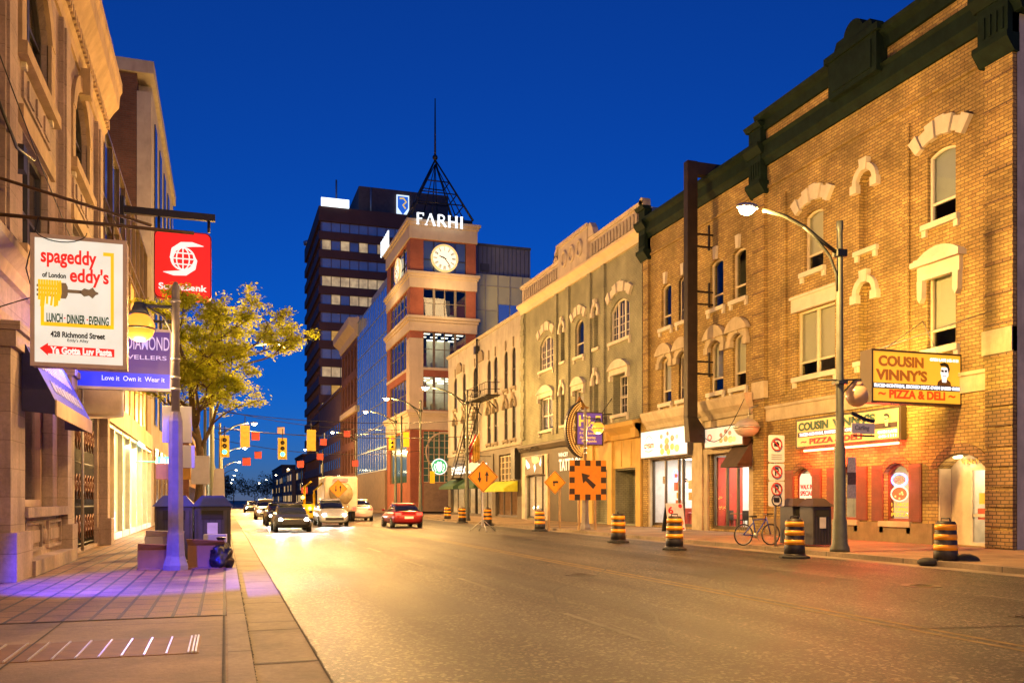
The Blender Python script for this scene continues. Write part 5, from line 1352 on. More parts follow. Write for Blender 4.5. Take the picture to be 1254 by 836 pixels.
L5 = copy_tree(lampF); place(L5, (16.9, 160, 0), 0, 'farthest street lamp, small in front of the banded high-rise')
L6 = copy_tree(lampF); place(L6, (16.9, 118, 0), 0, 'street lamp on the far side of the crossing by the blue glass building')
lampL = make_lamp('tall street lamp arching over the road above the young street tree', 8.6, 20000, False, 2.9)
place(lampL, (-.55, 41, 0), math.pi)
for y, s in ((84, 'street lamp small beyond the traffic signals on the left kerb'), (124, 'street lamp farther along the left kerb, past the crossing'), (170, 'tiny street lamp at the far left end of the street')):
    o = copy_tree(lampL); place(o, (-.4, y, 0), math.pi, s)
o = copy_tree(lampL)
for c in o.children:
    if c.type == 'LIGHT': c.data = c.data.copy(); c.data.energy = 5500
place(o, (-.5, -1.6, 0), math.pi, 'street lamp on the left kerb behind the camera')
o = copy_tree(lampR); place(o, (16.95, -16, 0), 0, 'street lamp on the right kerb behind the camera')
for i, (x, y, r_) in enumerate(((-.4, 215, math.pi), (-.4, 262, math.pi), (-.4, 315, math.pi), (-.4, 375, math.pi), (16.9, 205, 0), (16.9, 255, 0), (16.9, 315, 0), (16.9, 380, 0))):
    o = lampL.copy(); col.objects.link(o)
    for c in lampL.children:
        if c.type != 'LIGHT': copy_tree(c, o)
    place(o, (x, y, 0), r_, 'one of the tiny street lamps glowing in the farthest row at the street end'); o['group'] = 'tiny street lamps at the street end'
# flags on the second lamp
for i, (y, c, lb) in enumerate(((60.9, (.5, .3, .04), 'limp yellow and green flag on the lamp before the pale building'), (61.9, (.55, .04, .04), 'limp red flag with white on the lamp before the pale building'))):
    f = thing('flag', (17.6, y, 5), lb, 'flag', 'flags on the lamp')
    k = MB(); k.tube([(16.95, y, 5.0), (17.75, y, 6.6)], .025, 6); k.build('flag_pole', STEEL, f)
    k = MB()
    for j in range(6):
        x0, x1 = 17.2 + j * .09, 17.29 + j * .09; d = .05 * (j % 2)
        k.poly([(x0, y + d, 4.2 + j * .05), (x1, y + .05 - d, 4.25 + j * .05), (x1, y + .05 - d, 5.6 + j * .16), (x0, y + d, 5.5 + j * .16)])
    k.build('cloth', M('flag_cloth_%d' % i, c, .8, 0, .5, 3), f)

# octagonal post with a lit globe, nearest on the left
def make_globe_lamp(label, power):
    t = thing('globe_lamp', (0, 0, 0), label, 'globe lamp', 'pedestrian globe lamps')
    k = MB(); k.lathe((0, 0, 0), [(.27, 0), (.27, .1), (.2, .3), (.18, .75), (.17, .8)], 8, smooth=False, ph=R(22.5)); k.build('plinth', M('grey_post_concrete', (.22, .2, .19), .7, .1, .2, 3, .2, 20, .4), t)
    k = MB(); k.lathe((0, 0, 0), [(.165, .8), (.15, 3.2), (.11, 3.4)], 8, smooth=False, ph=R(22.5)); k.lathe((0, 0, 0), [(.085, 3.4), (.08, 6.1), (.03, 6.2)], 12); k.build('pole', MATS['grey_post_concrete'], t)
    for z in (3.85, 4.1, 4.5, 5.75):
        k = MB(); k.lathe((0, 0, z), [(.1, 0), (.1, .06)], 12); k.build('clamp', STEEL, t)
    k = MB(); k.tube([(-.08, 0, 5.65), (-.8, 0, 5.65)], .035, 6); k.tube([(-.08, 0, 5.1), (-.25, 0, 5.45), (-.55, 0, 5.62)], .02, 6); k.lathe((-.72, 0, 5.5), [(.1, .2), (.16, .05), (.22, -.05)], 12)
    a = k.build('arm', M('blue_grey_arm', (.1, .11, .14), .5, .4), t)
    k = MB(); k.sphere((-.72, 0, 5.18), .31, 18); k.build('globe', GLOBE_ON, a)
    k = MB(); k.tube([(-.72 + .325 * math.cos(q), .325 * math.sin(q), 5.14) for q in [i * math.pi / 10 for i in range(20)]], .02, 5, True); k.build('globe_ring', BLACK, a)
    light('lamp_light', 'POINT', (-.72, 0, 4.78), power, (1, .58, .2), t, .25)
    return t
GX, GY_ = -1.0, 20.0
g1 = make_globe_lamp('grey octagonal post with a glowing orange globe beside the hanging restaurant sign', 600)
place(g1, (GX, GY_, 0))
g2 = copy_tree(g1); place(g2, (17.4, 40.6, 0), math.pi, 'post with a glowing globe in front of the purple shop sign on the right')
# sign backs and plates fixed to the left post
def plate(name, label, x0, x1, y, z0, z1, m, cat='sign', group=None, front=None):
    t = thing(name, ((x0 + x1) / 2, y, z0), label, cat, group)
    k = MB(); k.box(x0, x1, y, y + .02, z0, z1); k.build('panel', m, t, bevel=.01)
    return t
ALUS = M('blue_grey_sign_back', (.5, .5, .55), .4, .5, .1, 2, .05)
plate('road_sign', 'upper grey sign back strapped to the octagonal lamp post', -1.28, -.68, 20.24, 2.75, 3.55, ALUS)
plate('road_sign', 'small yellow warning plate strapped low on the octagonal lamp post', -1.42, -.7, 20.27, 1.95, 2.3, M('amber_plate', (.75, .38, .03), .5))
plate('road_sign', 'lower grey sign back strapped to the octagonal lamp post', -.95, -.62, 20.24, 2.2, 2.7, ALUS)
t = thing('street_sign', (-1.9, 32.4, 2.2), 'small teal street name plate fixed to the left wall beyond the gate', 'street sign')
k = MB(); k.box(-3.0, -2.2, 44.0, 44.05, 3.1, 3.55); k.tube([(-3.95, 44.02, 3.3), (-3.0, 44.02, 3.3)], .03, 6); k.build('panel', M('teal_sign', (.01, .24, .16), .5), t)
text('lettering', 'Ri', FY(44.0), -2.85, -2.5, 3.2, 3.46, .01, WHITEP, t)

# ================================================================== LEFT HANGING SIGNS
def box_sign(root, Y, x0, x1, z0, z1, th, facem, framem, fr=.06):
    k = MB(); P_ = FY(Y)
    k.box(x0, x1, Y, Y + th, z0, z1); b = k.build('cabinet', framem, root)
    k = MB(); k.pbox(P_, x0 + fr, x1 - fr, z0 + fr, z1 - fr, 0.003, .012); k.build('face', facem, b)
    k = MB(); k.box(x0 + fr, x1 - fr, Y + th + .003, Y + th + .012, z0 + fr, z1 - fr); k.build('face', facem, b)
    k = MB(); k.pbox(P_, x0 - .01, x1 + .01, z1 - fr, z1 + .01, -.01, .03); k.pbox(P_, x0 - .01, x1 + .01, z0 - .01, z0 + fr, -.01, .03)
    k.pbox(P_, x0 - .01, x0 + fr, z0 + fr, z1 - fr, -.01, .03); k.pbox(P_, x1 - fr, x1 + .01, z0 + fr, z1 - fr, -.01, .03); k.build('rim', framem, b)
    return b
SIGNFRAME = M('pink_beige_sign_frame', (.5, .40, .34), .45, .2, .1, 3, .05)
Y = 17.4
x0, zt = onY(38, 286, Y); x1, zb = onY(155, 452, Y)
sp = thing('hanging_sign', ((x0 + x1) / 2, Y, zb), 'big white lit box sign with red restaurant name, fork and spaghetti', 'sign')
box_sign(sp, Y, x0, x1, zb, zt, .34, E_uneven('sign_white_lit', (1, .98, .84), .74, 1.6, .82), SIGNFRAME)
P_ = FY(Y); W, H = x1 - x0, zt - zb
def U(u): return x0 + W * u
def V(v): return zb + H * v
SRED = E('sign_red_lit', (.75, .012, .008), .9, (.5, .02, .02)); SGRN = M('sign_green_ink', (.01, .12, .06), .5, 0, 0.02, 1, 0); SBLK = M('sign_black_ink', (.012, .012, .012), .5, 0, .02, 1, 0)
SYEL = E('sign_yellow_lit', (.95, .55, .01), .85); SGRY = M('sign_grey_ink', (.36, .34, .27), .6, 0, .05, 1, 0)
WHI = E('sign_white_ink', (1, .98, .9), .8)
D = .014
text('lettering', 'spageddy', P_, U(.10), U(.68), V(.755), V(.90), D, SRED, sp, .028)
text('lettering', "eddy's", P_, U(.40), U(.81), V(.62), V(.765), D, SRED, sp, .028)
text('lettering', 'of London', P_, U(.115), U(.36), V(.675), V(.715), D, SBLK, sp, .03)
text('lettering', 'LUNCH', P_, U(.16), U(.325), V(.335), V(.405), D, SGRN, sp, .03)
text('lettering', 'DINNER', P_, U(.37), U(.56), V(.33), V(.40), D, SGRN, sp, .03)
text('lettering', 'EVENING', P_, U(.60), U(.81), V(.328), V(.398), D, SGRN, sp, .03)
k = MB(); k.pbox(P_, U(.34), U(.355), V(.366), V(.376), .012, .02); k.pbox(P_, U(.575), U(.59), V(.363), V(.373), .012, .02); k.build('dot', SRED, sp)
text('lettering', '428 Richmond Street', P_, U(.20), U(.77), V(.222), V(.268), D, SBLK, sp, .035)
text('lettering', "Eddy's Alley", P_, U(.375), U(.595), V(.185), V(.215), D, SBLK, sp, .008)
k = MB(); k.pprism(P_, [(U(.09), V(.132)), (U(.175), V(.175)), (U(.175), V(.155)), (U(.87), V(.15)), (U(.87), V(.088)), (U(.175), V(.095)), (U(.175), V(.078))], .012, .02); k.build('arrow', SRED, sp)
text('lettering', 'Ya Gotta Luv Pasta', P_, U(.20), U(.845), V(.093), V(.15), .024, WHI, sp, .04)
k = MB()
for a, b, c, d_ in ((.10, .305, .135, .53), (.10, .305, .865, .335), (.83, .305, .865, .9), (.75, .872, .83, .9)): k.pbox(P_, U(a), U(c), V(b), V(d_), .0125, .018)
k.build('yellow_border', SYEL, sp)
k = MB()
k.pprism(P_, [(U(.28), V(.52)), (U(.36), V(.52)), (U(.38), V(.55)), (U(.38), V(.61)), (U(.36), V(.64)), (U(.28), V(.64))], .02, .026)
k.pbox(P_, U(.38), U(.52), V(.566), V(.592), .02, .026)
k.pprism(P_, [(U(.5), V(.575)), (U(.55), V(.61)), (U(.60), V(.60)), (U(.64), V(.62)), (U(.67), V(.59)), (U(.70), V(.582)), (U(.70), V(.57)), (U(.67), V(.562)), (U(.64), V(.535)), (U(.60), V(.555)), (U(.55), V(.545))], .02, .026)
for v in (.53, .565, .60): k.pbox(P_, U(.06), U(.30), V(v), V(v + .018), .0205, .0255)
k.build('fork', SGRY, sp)
k = MB()
for i in range(9):
    u = .085 + i * .027; bot = (.50, .45, .455, .47, .53, .46, .452, .46, .5)[i]; k.ribbon(P_, [(U(u), V(.655)), (U(u + .004), V(.56)), (U(u - .006 * (i % 3)), V(bot))], W * .024, .027 + .0004 * i, .034 + .0004 * i)
k.build('spaghetti', SYEL, sp)
k = MB(); zp = onY(60, 268, Y + .17)[1]
k.tube([(XL, Y + .17, zp), (-.55, Y + .17, zp - .02)], .035, 8)
for x in (x0 + .25, x1 - .25): k.tube([(x, Y + .17, zt), (x, Y + .17, zp)], .018, 6)
k.tube([(XL, Y + .17, onY(0, 212, Y)[1]), (-1.3, Y + .17, zp + .05)], .03, 6)
k.build('hanger_pipe', M('rusty_pipe', (.10, .06, .035), .6, .5, .3, 5, .2), sp)
k = MB(); c0 = onY(75, 283, Y - .02); k.tube([(c0[0] + .42 * math.cos(t), Y - .03, c0[1] - .12 + .2 * math.sin(t) + .12) for t in [math.pi * (1 + i / 12) for i in range(13)]], .01, 5)
k.tube([(x0 + .1, Y + .1, zp), (x0 - .1, Y + .1, zt - .6), (x0 + .02, Y + .1, zt - 1.1), (XL, Y + .4, zt - 1.3)], .012, 5); k.build('cable', BLACK, sp)
light('sign_glow', 'AREA', ((x0 + x1) / 2, Y - .5, (zb + zt) / 2), 40, (1, .95, .8), sp, 1.6, rot=(0, -1, -.2))

Y = 38.0
x0, zt = onY(188.5, 280, Y); x1, zb = onY(259, 369, Y)
P_ = FY(Y); W, H = x1 - x0, zt - zb
bk = thing('hanging_sign', ((x0 + x1) / 2, Y, zb), 'red lit rounded sign with a white winged globe emblem hung from a black beam', 'sign')
def rrect(a0, a1, z0, z1, r, n=5):
    pts = []
    for cx, cz, s in ((a1 - r, z1 - r, 0), (a0 + r, z1 - r, 1), (a0 + r, z0 + r, 2), (a1 - r, z0 + r, 3)):
        for i in range(n + 1): t = math.pi / 2 * (s + i / n); pts.append((cx + r * math.cos(t), cz + r * math.sin(t)))
    return pts
k = MB(); k.pprism(P_, rrect(x0, x1, zb, zt, .25), -.4, 0); b = k.build('cabinet', M('dark_red_case', (.25, .01, .01), .4), bk)
k = MB(); k.pprism(P_, rrect(x0 + .05, x1 - .05, zb + .05, zt - .05, .22), .004, .014); k.build('face', E('bank_red_lit', (.85, .012, .008), .95, (.5, .02, .02)), b)
k = MB(); k.pprism(P_, rrect(x0 + .05, x1 - .05, zb + .05, zt - .05, .22), -.415, -.405); k.build('face', MATS['bank_red_lit'], b)
k = MB()   # winged S with globe
c = (U(.50), V(.595)); r = W * .205
c = (x0 + W * .5, zb + H * .595)
k.ribbon(P_, [(x0 + W * u, zb + H * v) for u, v in ((.86, .80), (.66, .815), (.48, .80), (.34, .72), (.30, .60), (.34, .52))], .1, .016, .03, [.02, W * .085, W * .10, W * .09, W * .06, .02])
k.ribbon(P_, [(x0 + W * u, zb + H * v) for u, v in ((.16, .385), (.34, .375), (.54, .39), (.68, .47), (.72, .58), (.67, .68))], .1, .016, .03, [.02, W * .085, W * .10, W * .09, W * .06, .02])
for q in range(24):
    t0, t1 = q * math.pi / 12, (q + 1) * math.pi / 12; k.ribbon(P_, [(c[0] + r * math.cos(t0), c[1] + r * math.sin(t0)), (c[0] + r * math.cos(t1), c[1] + r * math.sin(t1))], W * .03, .018, .032)
for f in (-.5, 0, .5): k.ribbon(P_, [(c[0] - r * math.sqrt(1 - f * f), c[1] + f * r), (c[0] + r * math.sqrt(1 - f * f), c[1] + f * r)], W * .022, .019, .033)
for f in (-.55, 0, .55):
    k.ribbon(P_, [(c[0] + f * r * math.cos(t), c[1] + r * math.sin(t)) for t in [-math.pi / 2 + i * math.pi / 10 for i in range(11)]], W * .022, .0195, .0335)
k.build('emblem', E('bank_white_lit', (1, .95, .92), .85), bk)
text('lettering', 'Scotiabank', P_, x0 + W * .08, x0 + W * .92, zb + H * .13, zb + H * .225, .02, MATS['bank_white_lit'], bk, .03)
k = MB(); zb_ = zt + .45; k.box(XL, x1 + .15, Y - .3, Y - .1, zb_, zb_ + .28); k.box(XL, XL + .15, Y - .5, Y + .1, zb_ - .5, zb_ + .6)
for x in (x1 - .1, x0 + .2): k.tube([(x, Y - .2, zt - .02), (x, Y - .2, zb_)], .06, 8)
k.build('beam', BLACK, bk)

Y = 24.8
x0, zt = onY(92, 398, Y); x1, zb = onY(211, 479, Y); x0 = max(x0, XL + .1)
P_ = FY(Y); W, H = x1 - x0, zt - zb
jw = thing('hanging_sign', ((x0 + x1) / 2, Y, zb), 'purple and blue lit jewellers sign glowing behind the white restaurant sign', 'sign')
b = box_sign(jw, Y, x0, x1, zb, zt, .3, E('jewel_purple_lit', (.075, .03, .22), .9), M('lilac_sign_rim', (.5, .45, .6), .4, .3))
k = MB(); k.pbox(P_, x0 + .06, x1 - .06, zb + .06, zb + H * .27, .014, .02); k.build('blue_strip', E('jewel_blue_lit', (.015, .03, .85), 1.0), b)
LIL = E('lilac_ink', (.62, .5, .85), .8)
text('lettering', 'DIAMOND', P_, x0 + W * .52, x1 - W * .03, zb + H * .66, zb + H * .88, .02, LIL, jw, .004)
text('lettering', 'JEWELLERS', P_, x0 + W * .38, x1 - W * .06, zb + H * .48, zb + H * .57, .02, LIL, jw, .006)
text('lettering', 'Love it  Own it  Wear it', P_, x0 + W * .27, x1 - W * .08, zb + H * .14, zb + H * .22, .026, E('pale_blue_ink', (.75, .8, 1), .9), jw, .004)
k = MB(); k.tube([(XL, Y + .15, zt + .25), (x1, Y + .15, zt + .25)], .04, 6)
for x in (x0 + .3, x1 - .3): k.tube([(x, Y + .15, zt), (x, Y + .15, zt + .25)], .025, 6)
k.build('hanger_pipe', BLACK, jw)
light('sign_glow', 'AREA', ((x0 + x1) / 2, Y - .4, zb + .3), 60, (.1, .1, 1), jw, 1.5, rot=(0, -1, -.3))
light('sign_glow', 'SPOT', (x0 + .3, Y - .4, zb + .6), 1100, (.05, .05, 1), jw, .2, rot=(-.35, -1, -.1), spot=50, blend=.6)
light('sign_glow', 'SPOT', (x1 - .6, Y - .4, zb + .2), 420, (.06, .06, 1), jw, .2, rot=(.25, -1, -.25), spot=40, blend=.5)

# blue floodlight on the sandstone wall, just out of the picture on the left
fl = thing('wall_floodlight', (XL + .2, 15.2, 4.2), 'small blue floodlight fixed to the sandstone wall just before the hanging restaurant sign', 'floodlight')
k = MB(); k.box(XL, XL + .3, 15.1, 15.3, 4.3, 4.4); k.box(XL + .2, XL + .5, 15.0, 15.4, 4.05, 4.3); k.build('housing', BLACK, fl)
k = MB(); k.box(XL + .22, XL + .48, 15.03, 15.37, 4.03, 4.05); k.build('lens', E('blue_flood_lens', (.05, .08, 1), 12), fl)
light('flood_light', 'SPOT', (XL + .36, 15.2, 3.98), 8500, (.010, .016, 1), fl, .12, rot=(2.1, 1.9, -4.1), spot=62, blend=.4)
light('flood_light', 'SPOT', (XL + .42, 15.25, 3.98), 4000, (.02, .025, 1), fl, .1, rot=(2.55, 4.75, -1.7), spot=24, blend=.6)
# overhead cables on the sandstone front
ow = thing('wall_cable', (XL, 20, 8), 'thin dark cables strung along and across the sandstone front', 'cable')
k = MB(); k.tube([(XL + .3, 14, 9.6), (XL + .35, 20, 8.4), (XL + .4, 28, 7.3)], .012, 5); k.tube([(XL + .15, 17.2, 8.6), (XL + .2, 18.6, 8.2), (XL + .3, 19.6, 8.35)], .03, 5)
k.build('cable', BLACK, ow)
k = MB(); k.box(XL, XL + .2, 19.2, 19.5, 8.0, 8.5); k.build('bracket', BLACK, ow)

# ================================================================== RUBBISH AND BINS BY THE POST
CARD = M('brown_cardboard', (.36, .19, .10), .85, 0, .15, 2, .15, 12, .2)
CARDW = M('grey_white_cardboard', (.5, .5, .52), .8, 0, .1, 2, .1)
def carton(label, x, y, w, d, h, rot, m, z=0.0, flap=True):
    t = thing('cardboard_box', (x, y, z), label, 'box', 'boxes left by the lamp post')
    k = MB(); k.box(x - w / 2, x + w / 2, y - d / 2, y + d / 2, z, z + h); k.build('carton', m, t)
    if flap:
        k = MB(); k.hexa([(x - w / 2, y - d / 2 - .004, z + h), (x + w / 2, y - d / 2 - .004, z + h), (x + w / 2, y - d / 2 + .006, z + h), (x - w / 2, y - d / 2 + .006, z + h), (x - w / 2, y - d / 2 - .16, z + h + .14), (x + w / 2, y - d / 2 - .16, z + h + .1), (x + w / 2, y - d / 2 - .15, z + h + .11), (x - w / 2, y - d / 2 - .15, z + h + .15)]); k.build('flap', m, t)
    t.rotation_euler = (0, 0, rot); return t
carton('brown cardboard box on the pavement left of the octagonal post', -1.5, 20.6, .62, .5, .42, .1, CARD)
carton('wide brown cardboard box flattened against the right of the post', -.35, 20.5, .8, .35, .5, -.15, CARD)
carton('tall greyish white carton standing behind the brown box right of the post', .0 - .2, 20.95, .5, .3, .72, -.05, CARDW, flap=False)
carton('long pale carton stacked on top of the boxes behind the post', -1.3, 21.1, .8, .5, .26, .12, CARDW, .43)
k = MB(); k.box(-1.75, .02, 20.05, 21.3, .002, .02); o = k.build('cardboard_sheet', CARD); tag(o, 'flattened cardboard sheet lying under the boxes by the post', 'cardboard')
def bag(label, x, y, r, m, seed):
    k = MB(); k.smooth = True; k.sphere((0, 0, 0), r, 44, 1.1); rr = random.Random(seed)
    k.v = [v * (1 + .3 * noise.noise(v * 6 + Vector((seed, 0, 0))) + .2 * noise.noise(v * 15) + .09 * noise.noise(v * 34)) for v in k.v]
    k.v = [Vector((x + v.x, y + v.y, max(.004, r * .85 + v.z))) for v in k.v]
    o = k.build('rubbish_bag', m); tag(o, label, 'rubbish bag')
    k = MB(); k.lathe((x, y, r * 1.75), [(.05, 0), (.04, .08), (.11, .2), (.02, .22)], 7, smooth=False); k.build('knot', m, o); return o
BAG = M('shiny_black_bag', (.012, .012, .016), .38, 0, .2, 5, .5, 14)
bag('shiny black rubbish bag slumped on the kerb side of the boxes', .02 - .1, 20.3, .27, BAG, 3)
def litter_bin(label, x, y, w=.85, d=.75, h=1.35, top=None, group='twin pavement litter bins'):
    t = thing('litter_bin', (x, y, 0), label, 'litter bin', group)
    k = MB(); k.box(x - w / 2, x + w / 2, y - d / 2, y + d / 2, .06, h); k.build('body', M('dark_bin_panel', (.05, .045, .05), .5, .2, .25, 3, .1, 15, .3), t, bevel=.02)
    k = MB()
    for i in range(6): a = x - w / 2 + .07 + i * (w - .14) / 5; k.box(a - .015, a + .015, y - d / 2 - .02, y - d / 2 + .002, .12, h - .1)
    k.build('slat', BLACKP, t)
    k = MB(); k.hexa([(x - w / 2 - .06, y - d / 2 - .06, h), (x + w / 2 + .06, y - d / 2 - .06, h), (x + w / 2 + .06, y + d / 2 + .06, h), (x - w / 2 - .06, y + d / 2 + .06, h), (x - w * .3, y - d * .25, h + .26), (x + w * .3, y - d * .25, h + .26), (x + w * .3, y + d * .25, h + .26), (x - w * .3, y + d * .25, h + .26)]); k.build('lid', top or M('blue_bin_lid', (.03, .04, .2), .35, .1), t)
    k = MB(); k.box(x - .25, x + .25, y - d / 2 - .025, y - d / 2 - .021, h - .32, h - .1); k.build('slot', DARK, t)
    k = MB(); k.box(x - .12, x + .12, y - d / 2 - .027, y - d / 2 - .022, .6, .95); k.build('notice', M('white_notice', (.6, .58, .55), .6), t)
    return t
litter_bin('dark litter bin with a peaked blue lid behind the octagonal post, left one', -1.15, 22.6)
litter_bin('dark litter bin with a peaked blue lid showing to the right of the post', -.28, 22.7)
litter_bin('dark recycling bin by the pizza shop lamp, the one nearer the bicycle', 18.05, 24.4, .7, .7, 1.3, M('dark_bin_lid', (.05, .03, .03), .5), 'recycling bins right')
litter_bin('dark recycling bin with white notice just left of the pizza shop lamp', 18.15, 23.5, .7, .7, 1.3, M('dark_bin_lid', (.05, .03, .03), .5), 'recycling bins right')
t = thing('folded_sign_board', (-.15, 30.5, 0), 'tall pale folded board standing at the kerb behind the bins', 'board')
k = MB(); k.hexa([(-.42, 30.4, 1.3), (.02, 30.4, 1.3), (.02, 30.5, 1.3), (-.42, 30.5, 1.3), (-.32, 30.4, 2.55), (-.02, 30.4, 2.55), (-.02, 30.48, 2.55), (-.32, 30.48, 2.55)]); k.build('panel', M('pale_board', (.6, .56, .5), .6), t)
k = MB(); k.tube([(-.38, 30.45, .0), (-.32, 30.45, 1.4)], .035, 6); k.tube([(.0, 30.45, 0), (-.04, 30.45, 1.4)], .035, 6); k.build('leg', WHITEP, t)
plate('meter_box', 'pair of pale utility box lids on a post beside the tree trunk', -1.0, -.45, 29, 2.0, 2.9, M('pale_grey_box', (.5, .48, .45), .5), 'utility box')
k = MB(); k.tube([(-.6, 29.1, 0), (-.6, 29.1, 2.9)], .05, 8); o = k.build('sign_post', STEEL); tag(o, 'thin steel post carrying the pale boxes by the tree', 'post')
t = thing('kerb_box', (-.2, 31.6, 0), 'small yellow topped newspaper box near the folded board', 'newspaper box')
k = MB(); k.box(-.3, .0, 31.4, 31.8, 0, .95); k.build('body', M('yellow_green_box', (.6, .5, .03), .5), t); k = MB(); k.box(-.85, -.45, 31.4, 31.9, .0, 1.15); k.build('side_box', BLACKP, t)

# ================================================================== STREET TREE
LEAFM = None
def leafmat(name, c):
    m, n, p = new_mat(name)
    oi = node(n, 'ShaderNodeTexCoord')
    f = ramp(n, nz(n, oi.outputs['Object'], 2.2, 4), .3, .7)
    o = mixc(n, f, tuple(x * .6 for x in c), tuple(x * 1.25 for x in c))
    n.links.new(o, p.inputs['Base Color']); p.inputs['Roughness'].default_value = .6
    p.inputs['Transmission Weight'].default_value = 0
    tr = node(n, 'ShaderNodeBsdfTranslucent'); n.links.new(o, tr.inputs[0]); mx = node(n, 'ShaderNodeMixShader'); mx.inputs[0].default_value = .5
    out = n.nodes['Material Output']; n.links.new(p.outputs[0], mx.inputs[1]); n.links.new(tr.outputs[0], mx.inputs[2]); n.links.new(mx.outputs[0], out.inputs[0])
    return m
LEAF = leafmat('spring_leaf', (.66, .70, .045))
BARK = M('mossy_bark', (.14, .10, .05), .9, 0, .35, 5, .6, 22, .3)
def tree(x, y, label, pts, limbs, leaf, seed, nleaf=58, lsize=.062):
    rr = random.Random(seed)
    t = thing('street_tree', (x, y, 0), label, 'tree')
    tips = []; br = MB(); tk = MB()
    O = Vector((x, y, 0))
    tk.tube([O + Vector(p) for p in pts], .17, 9, r1=.09); tk.build('trunk', BARK, t)
    def grow(p, d, L, r, lev):
        q = [p]; n = 4
        for i in range(n):
            d = (d + Vector((rr.uniform(-.22, .22), rr.uniform(-.22, .22), rr.uniform(-.1, .16)))).normalized(); q.append(q[-1] + d * L / n)
        br.tube(q, r, 6 if lev < 2 else 4, r1=r * .5)
        if lev >= 2: tips.extend(q[2:])
        if lev < 4:
            for i in range(rr.choice((3, 3, 4))):
                b = q[rr.choice((2, 3, 4))]; a = rr.uniform(0, 2 * math.pi)
                side = Vector((math.cos(a), math.sin(a), rr.uniform(-.35, .5)))
                grow(b, (d * .75 + side * .85).normalized(), L * rr.uniform(.55, .72), r * .52, lev + 1)
    for s, d, L in limbs: grow(O + Vector(s), Vector(d).normalized(), L, .075, 1)
    b = br.build('branches', BARK, t)
    k = MB(); k.smooth = False
    for p in tips:
        if rr.random() < .2: continue
        cl = p + Vector((rr.gauss(0, .06), rr.gauss(0, .06), rr.gauss(0, .05)))
        for _ in range(rr.randint(nleaf // 3, nleaf)):
            c = cl + Vector((rr.gauss(0, .13), rr.gauss(0, .13), rr.gauss(0, .06)))
            u = Vector((rr.gauss(0, 1), rr.gauss(0, 1), rr.gauss(0, .45))).normalized(); w = u.cross(Vector((rr.gauss(0, .5), rr.gauss(0, .5), 1))).normalized()
            s = lsize * rr.uniform(.6, 1.3)
            k.add([c - u * s, c + w * s * .5 + Vector((0, 0, s * .15)), c + u * s, c - w * s * .5 - Vector((0, 0, s * .1))], [(0, 1, 2, 3)])
    k.build('crown', leaf, t, recalc=False)
    return t, len(tips)
tr_, nt_ = tree(-.95, 32.0, 'young street tree with sparse yellow green spring leaves leaning over the left kerb',
     [(0, 0, 0), (.05, 0, 1.2), (.2, -.05, 2.4), (.12, 0, 3.4), (-.1, .0, 4.6), (-.2, 0, 6.0)],
     [((.16, 0, 3.3), (.5, -.3, .85), 1.9), ((.12, 0, 3.5), (-.8, -.3, .75), 1.8), ((-.05, 0, 4.5), (.8, .1, .6), 2.3), ((-.1, 0, 4.6), (-.7, .4, .5), 1.7), ((-.18, 0, 5.6), (.55, -.2, .9), 1.8),
      ((-.2, 0, 6.0), (-.5, 0, .9), 1.4), ((.0, 0, 4.0), (.2, -.9, .6), 1.6), ((-.1, 0, 4.9), (.1, .9, .5), 1.6), ((-.2, 0, 5.9), (1.0, .1, .25), 2.2)], LEAF, 11)
print('tree tips', nt_)
# dark trees far at the street end
DLEAF = leafmat('dark_far_leaf', (.03, .035, .018))
def far_tree(x, y, h, w, label, seed):
    rr = random.Random(seed); t = thing('far_tree', (x, y, 0), label, 'tree', 'dark trees at the street end')
    k = MB(); k.tube([(x, y, 0), (x, y, h * .5)], .3, 6, r1=.15); k.build('trunk', BARK, t)
    k = MB()
    cl = [(rr.uniform(-w, w) * .7, rr.uniform(-w, w) * .5, h * rr.uniform(.4, .9), rr.uniform(.25, .45) * w) for _ in range(16)]
    for cx, cy, cz, r in cl:
        for _ in range(70):
            p = Vector((rr.gauss(0, 1), rr.gauss(0, 1), rr.gauss(0, 1))).normalized() * r * rr.uniform(.6, 1.1) + Vector((x + cx, y + cy, cz))
            u = Vector((rr.gauss(0, 1), rr.gauss(0, 1), rr.gauss(0, 1))).normalized(); v = u.orthogonal().normalized(); s = rr.uniform(.25, .5)
            k.add([p - u * s, p + v * s * .6, p + u * s, p - v * s * .6], [(0, 1, 2, 3)])
    k.build('crown', DLEAF, t, recalc=False)
for i, (x, y, h, w) in enumerate(((-8, 345, 9, 7), (4, 420, 13, 8), (14, 440, 11, 9), (-2, 430, 9, 8), (24, 450, 14, 9))):
    far_tree(x, y, h, w, 'dark leafy tree at the far end of the street, hardly lit', i)

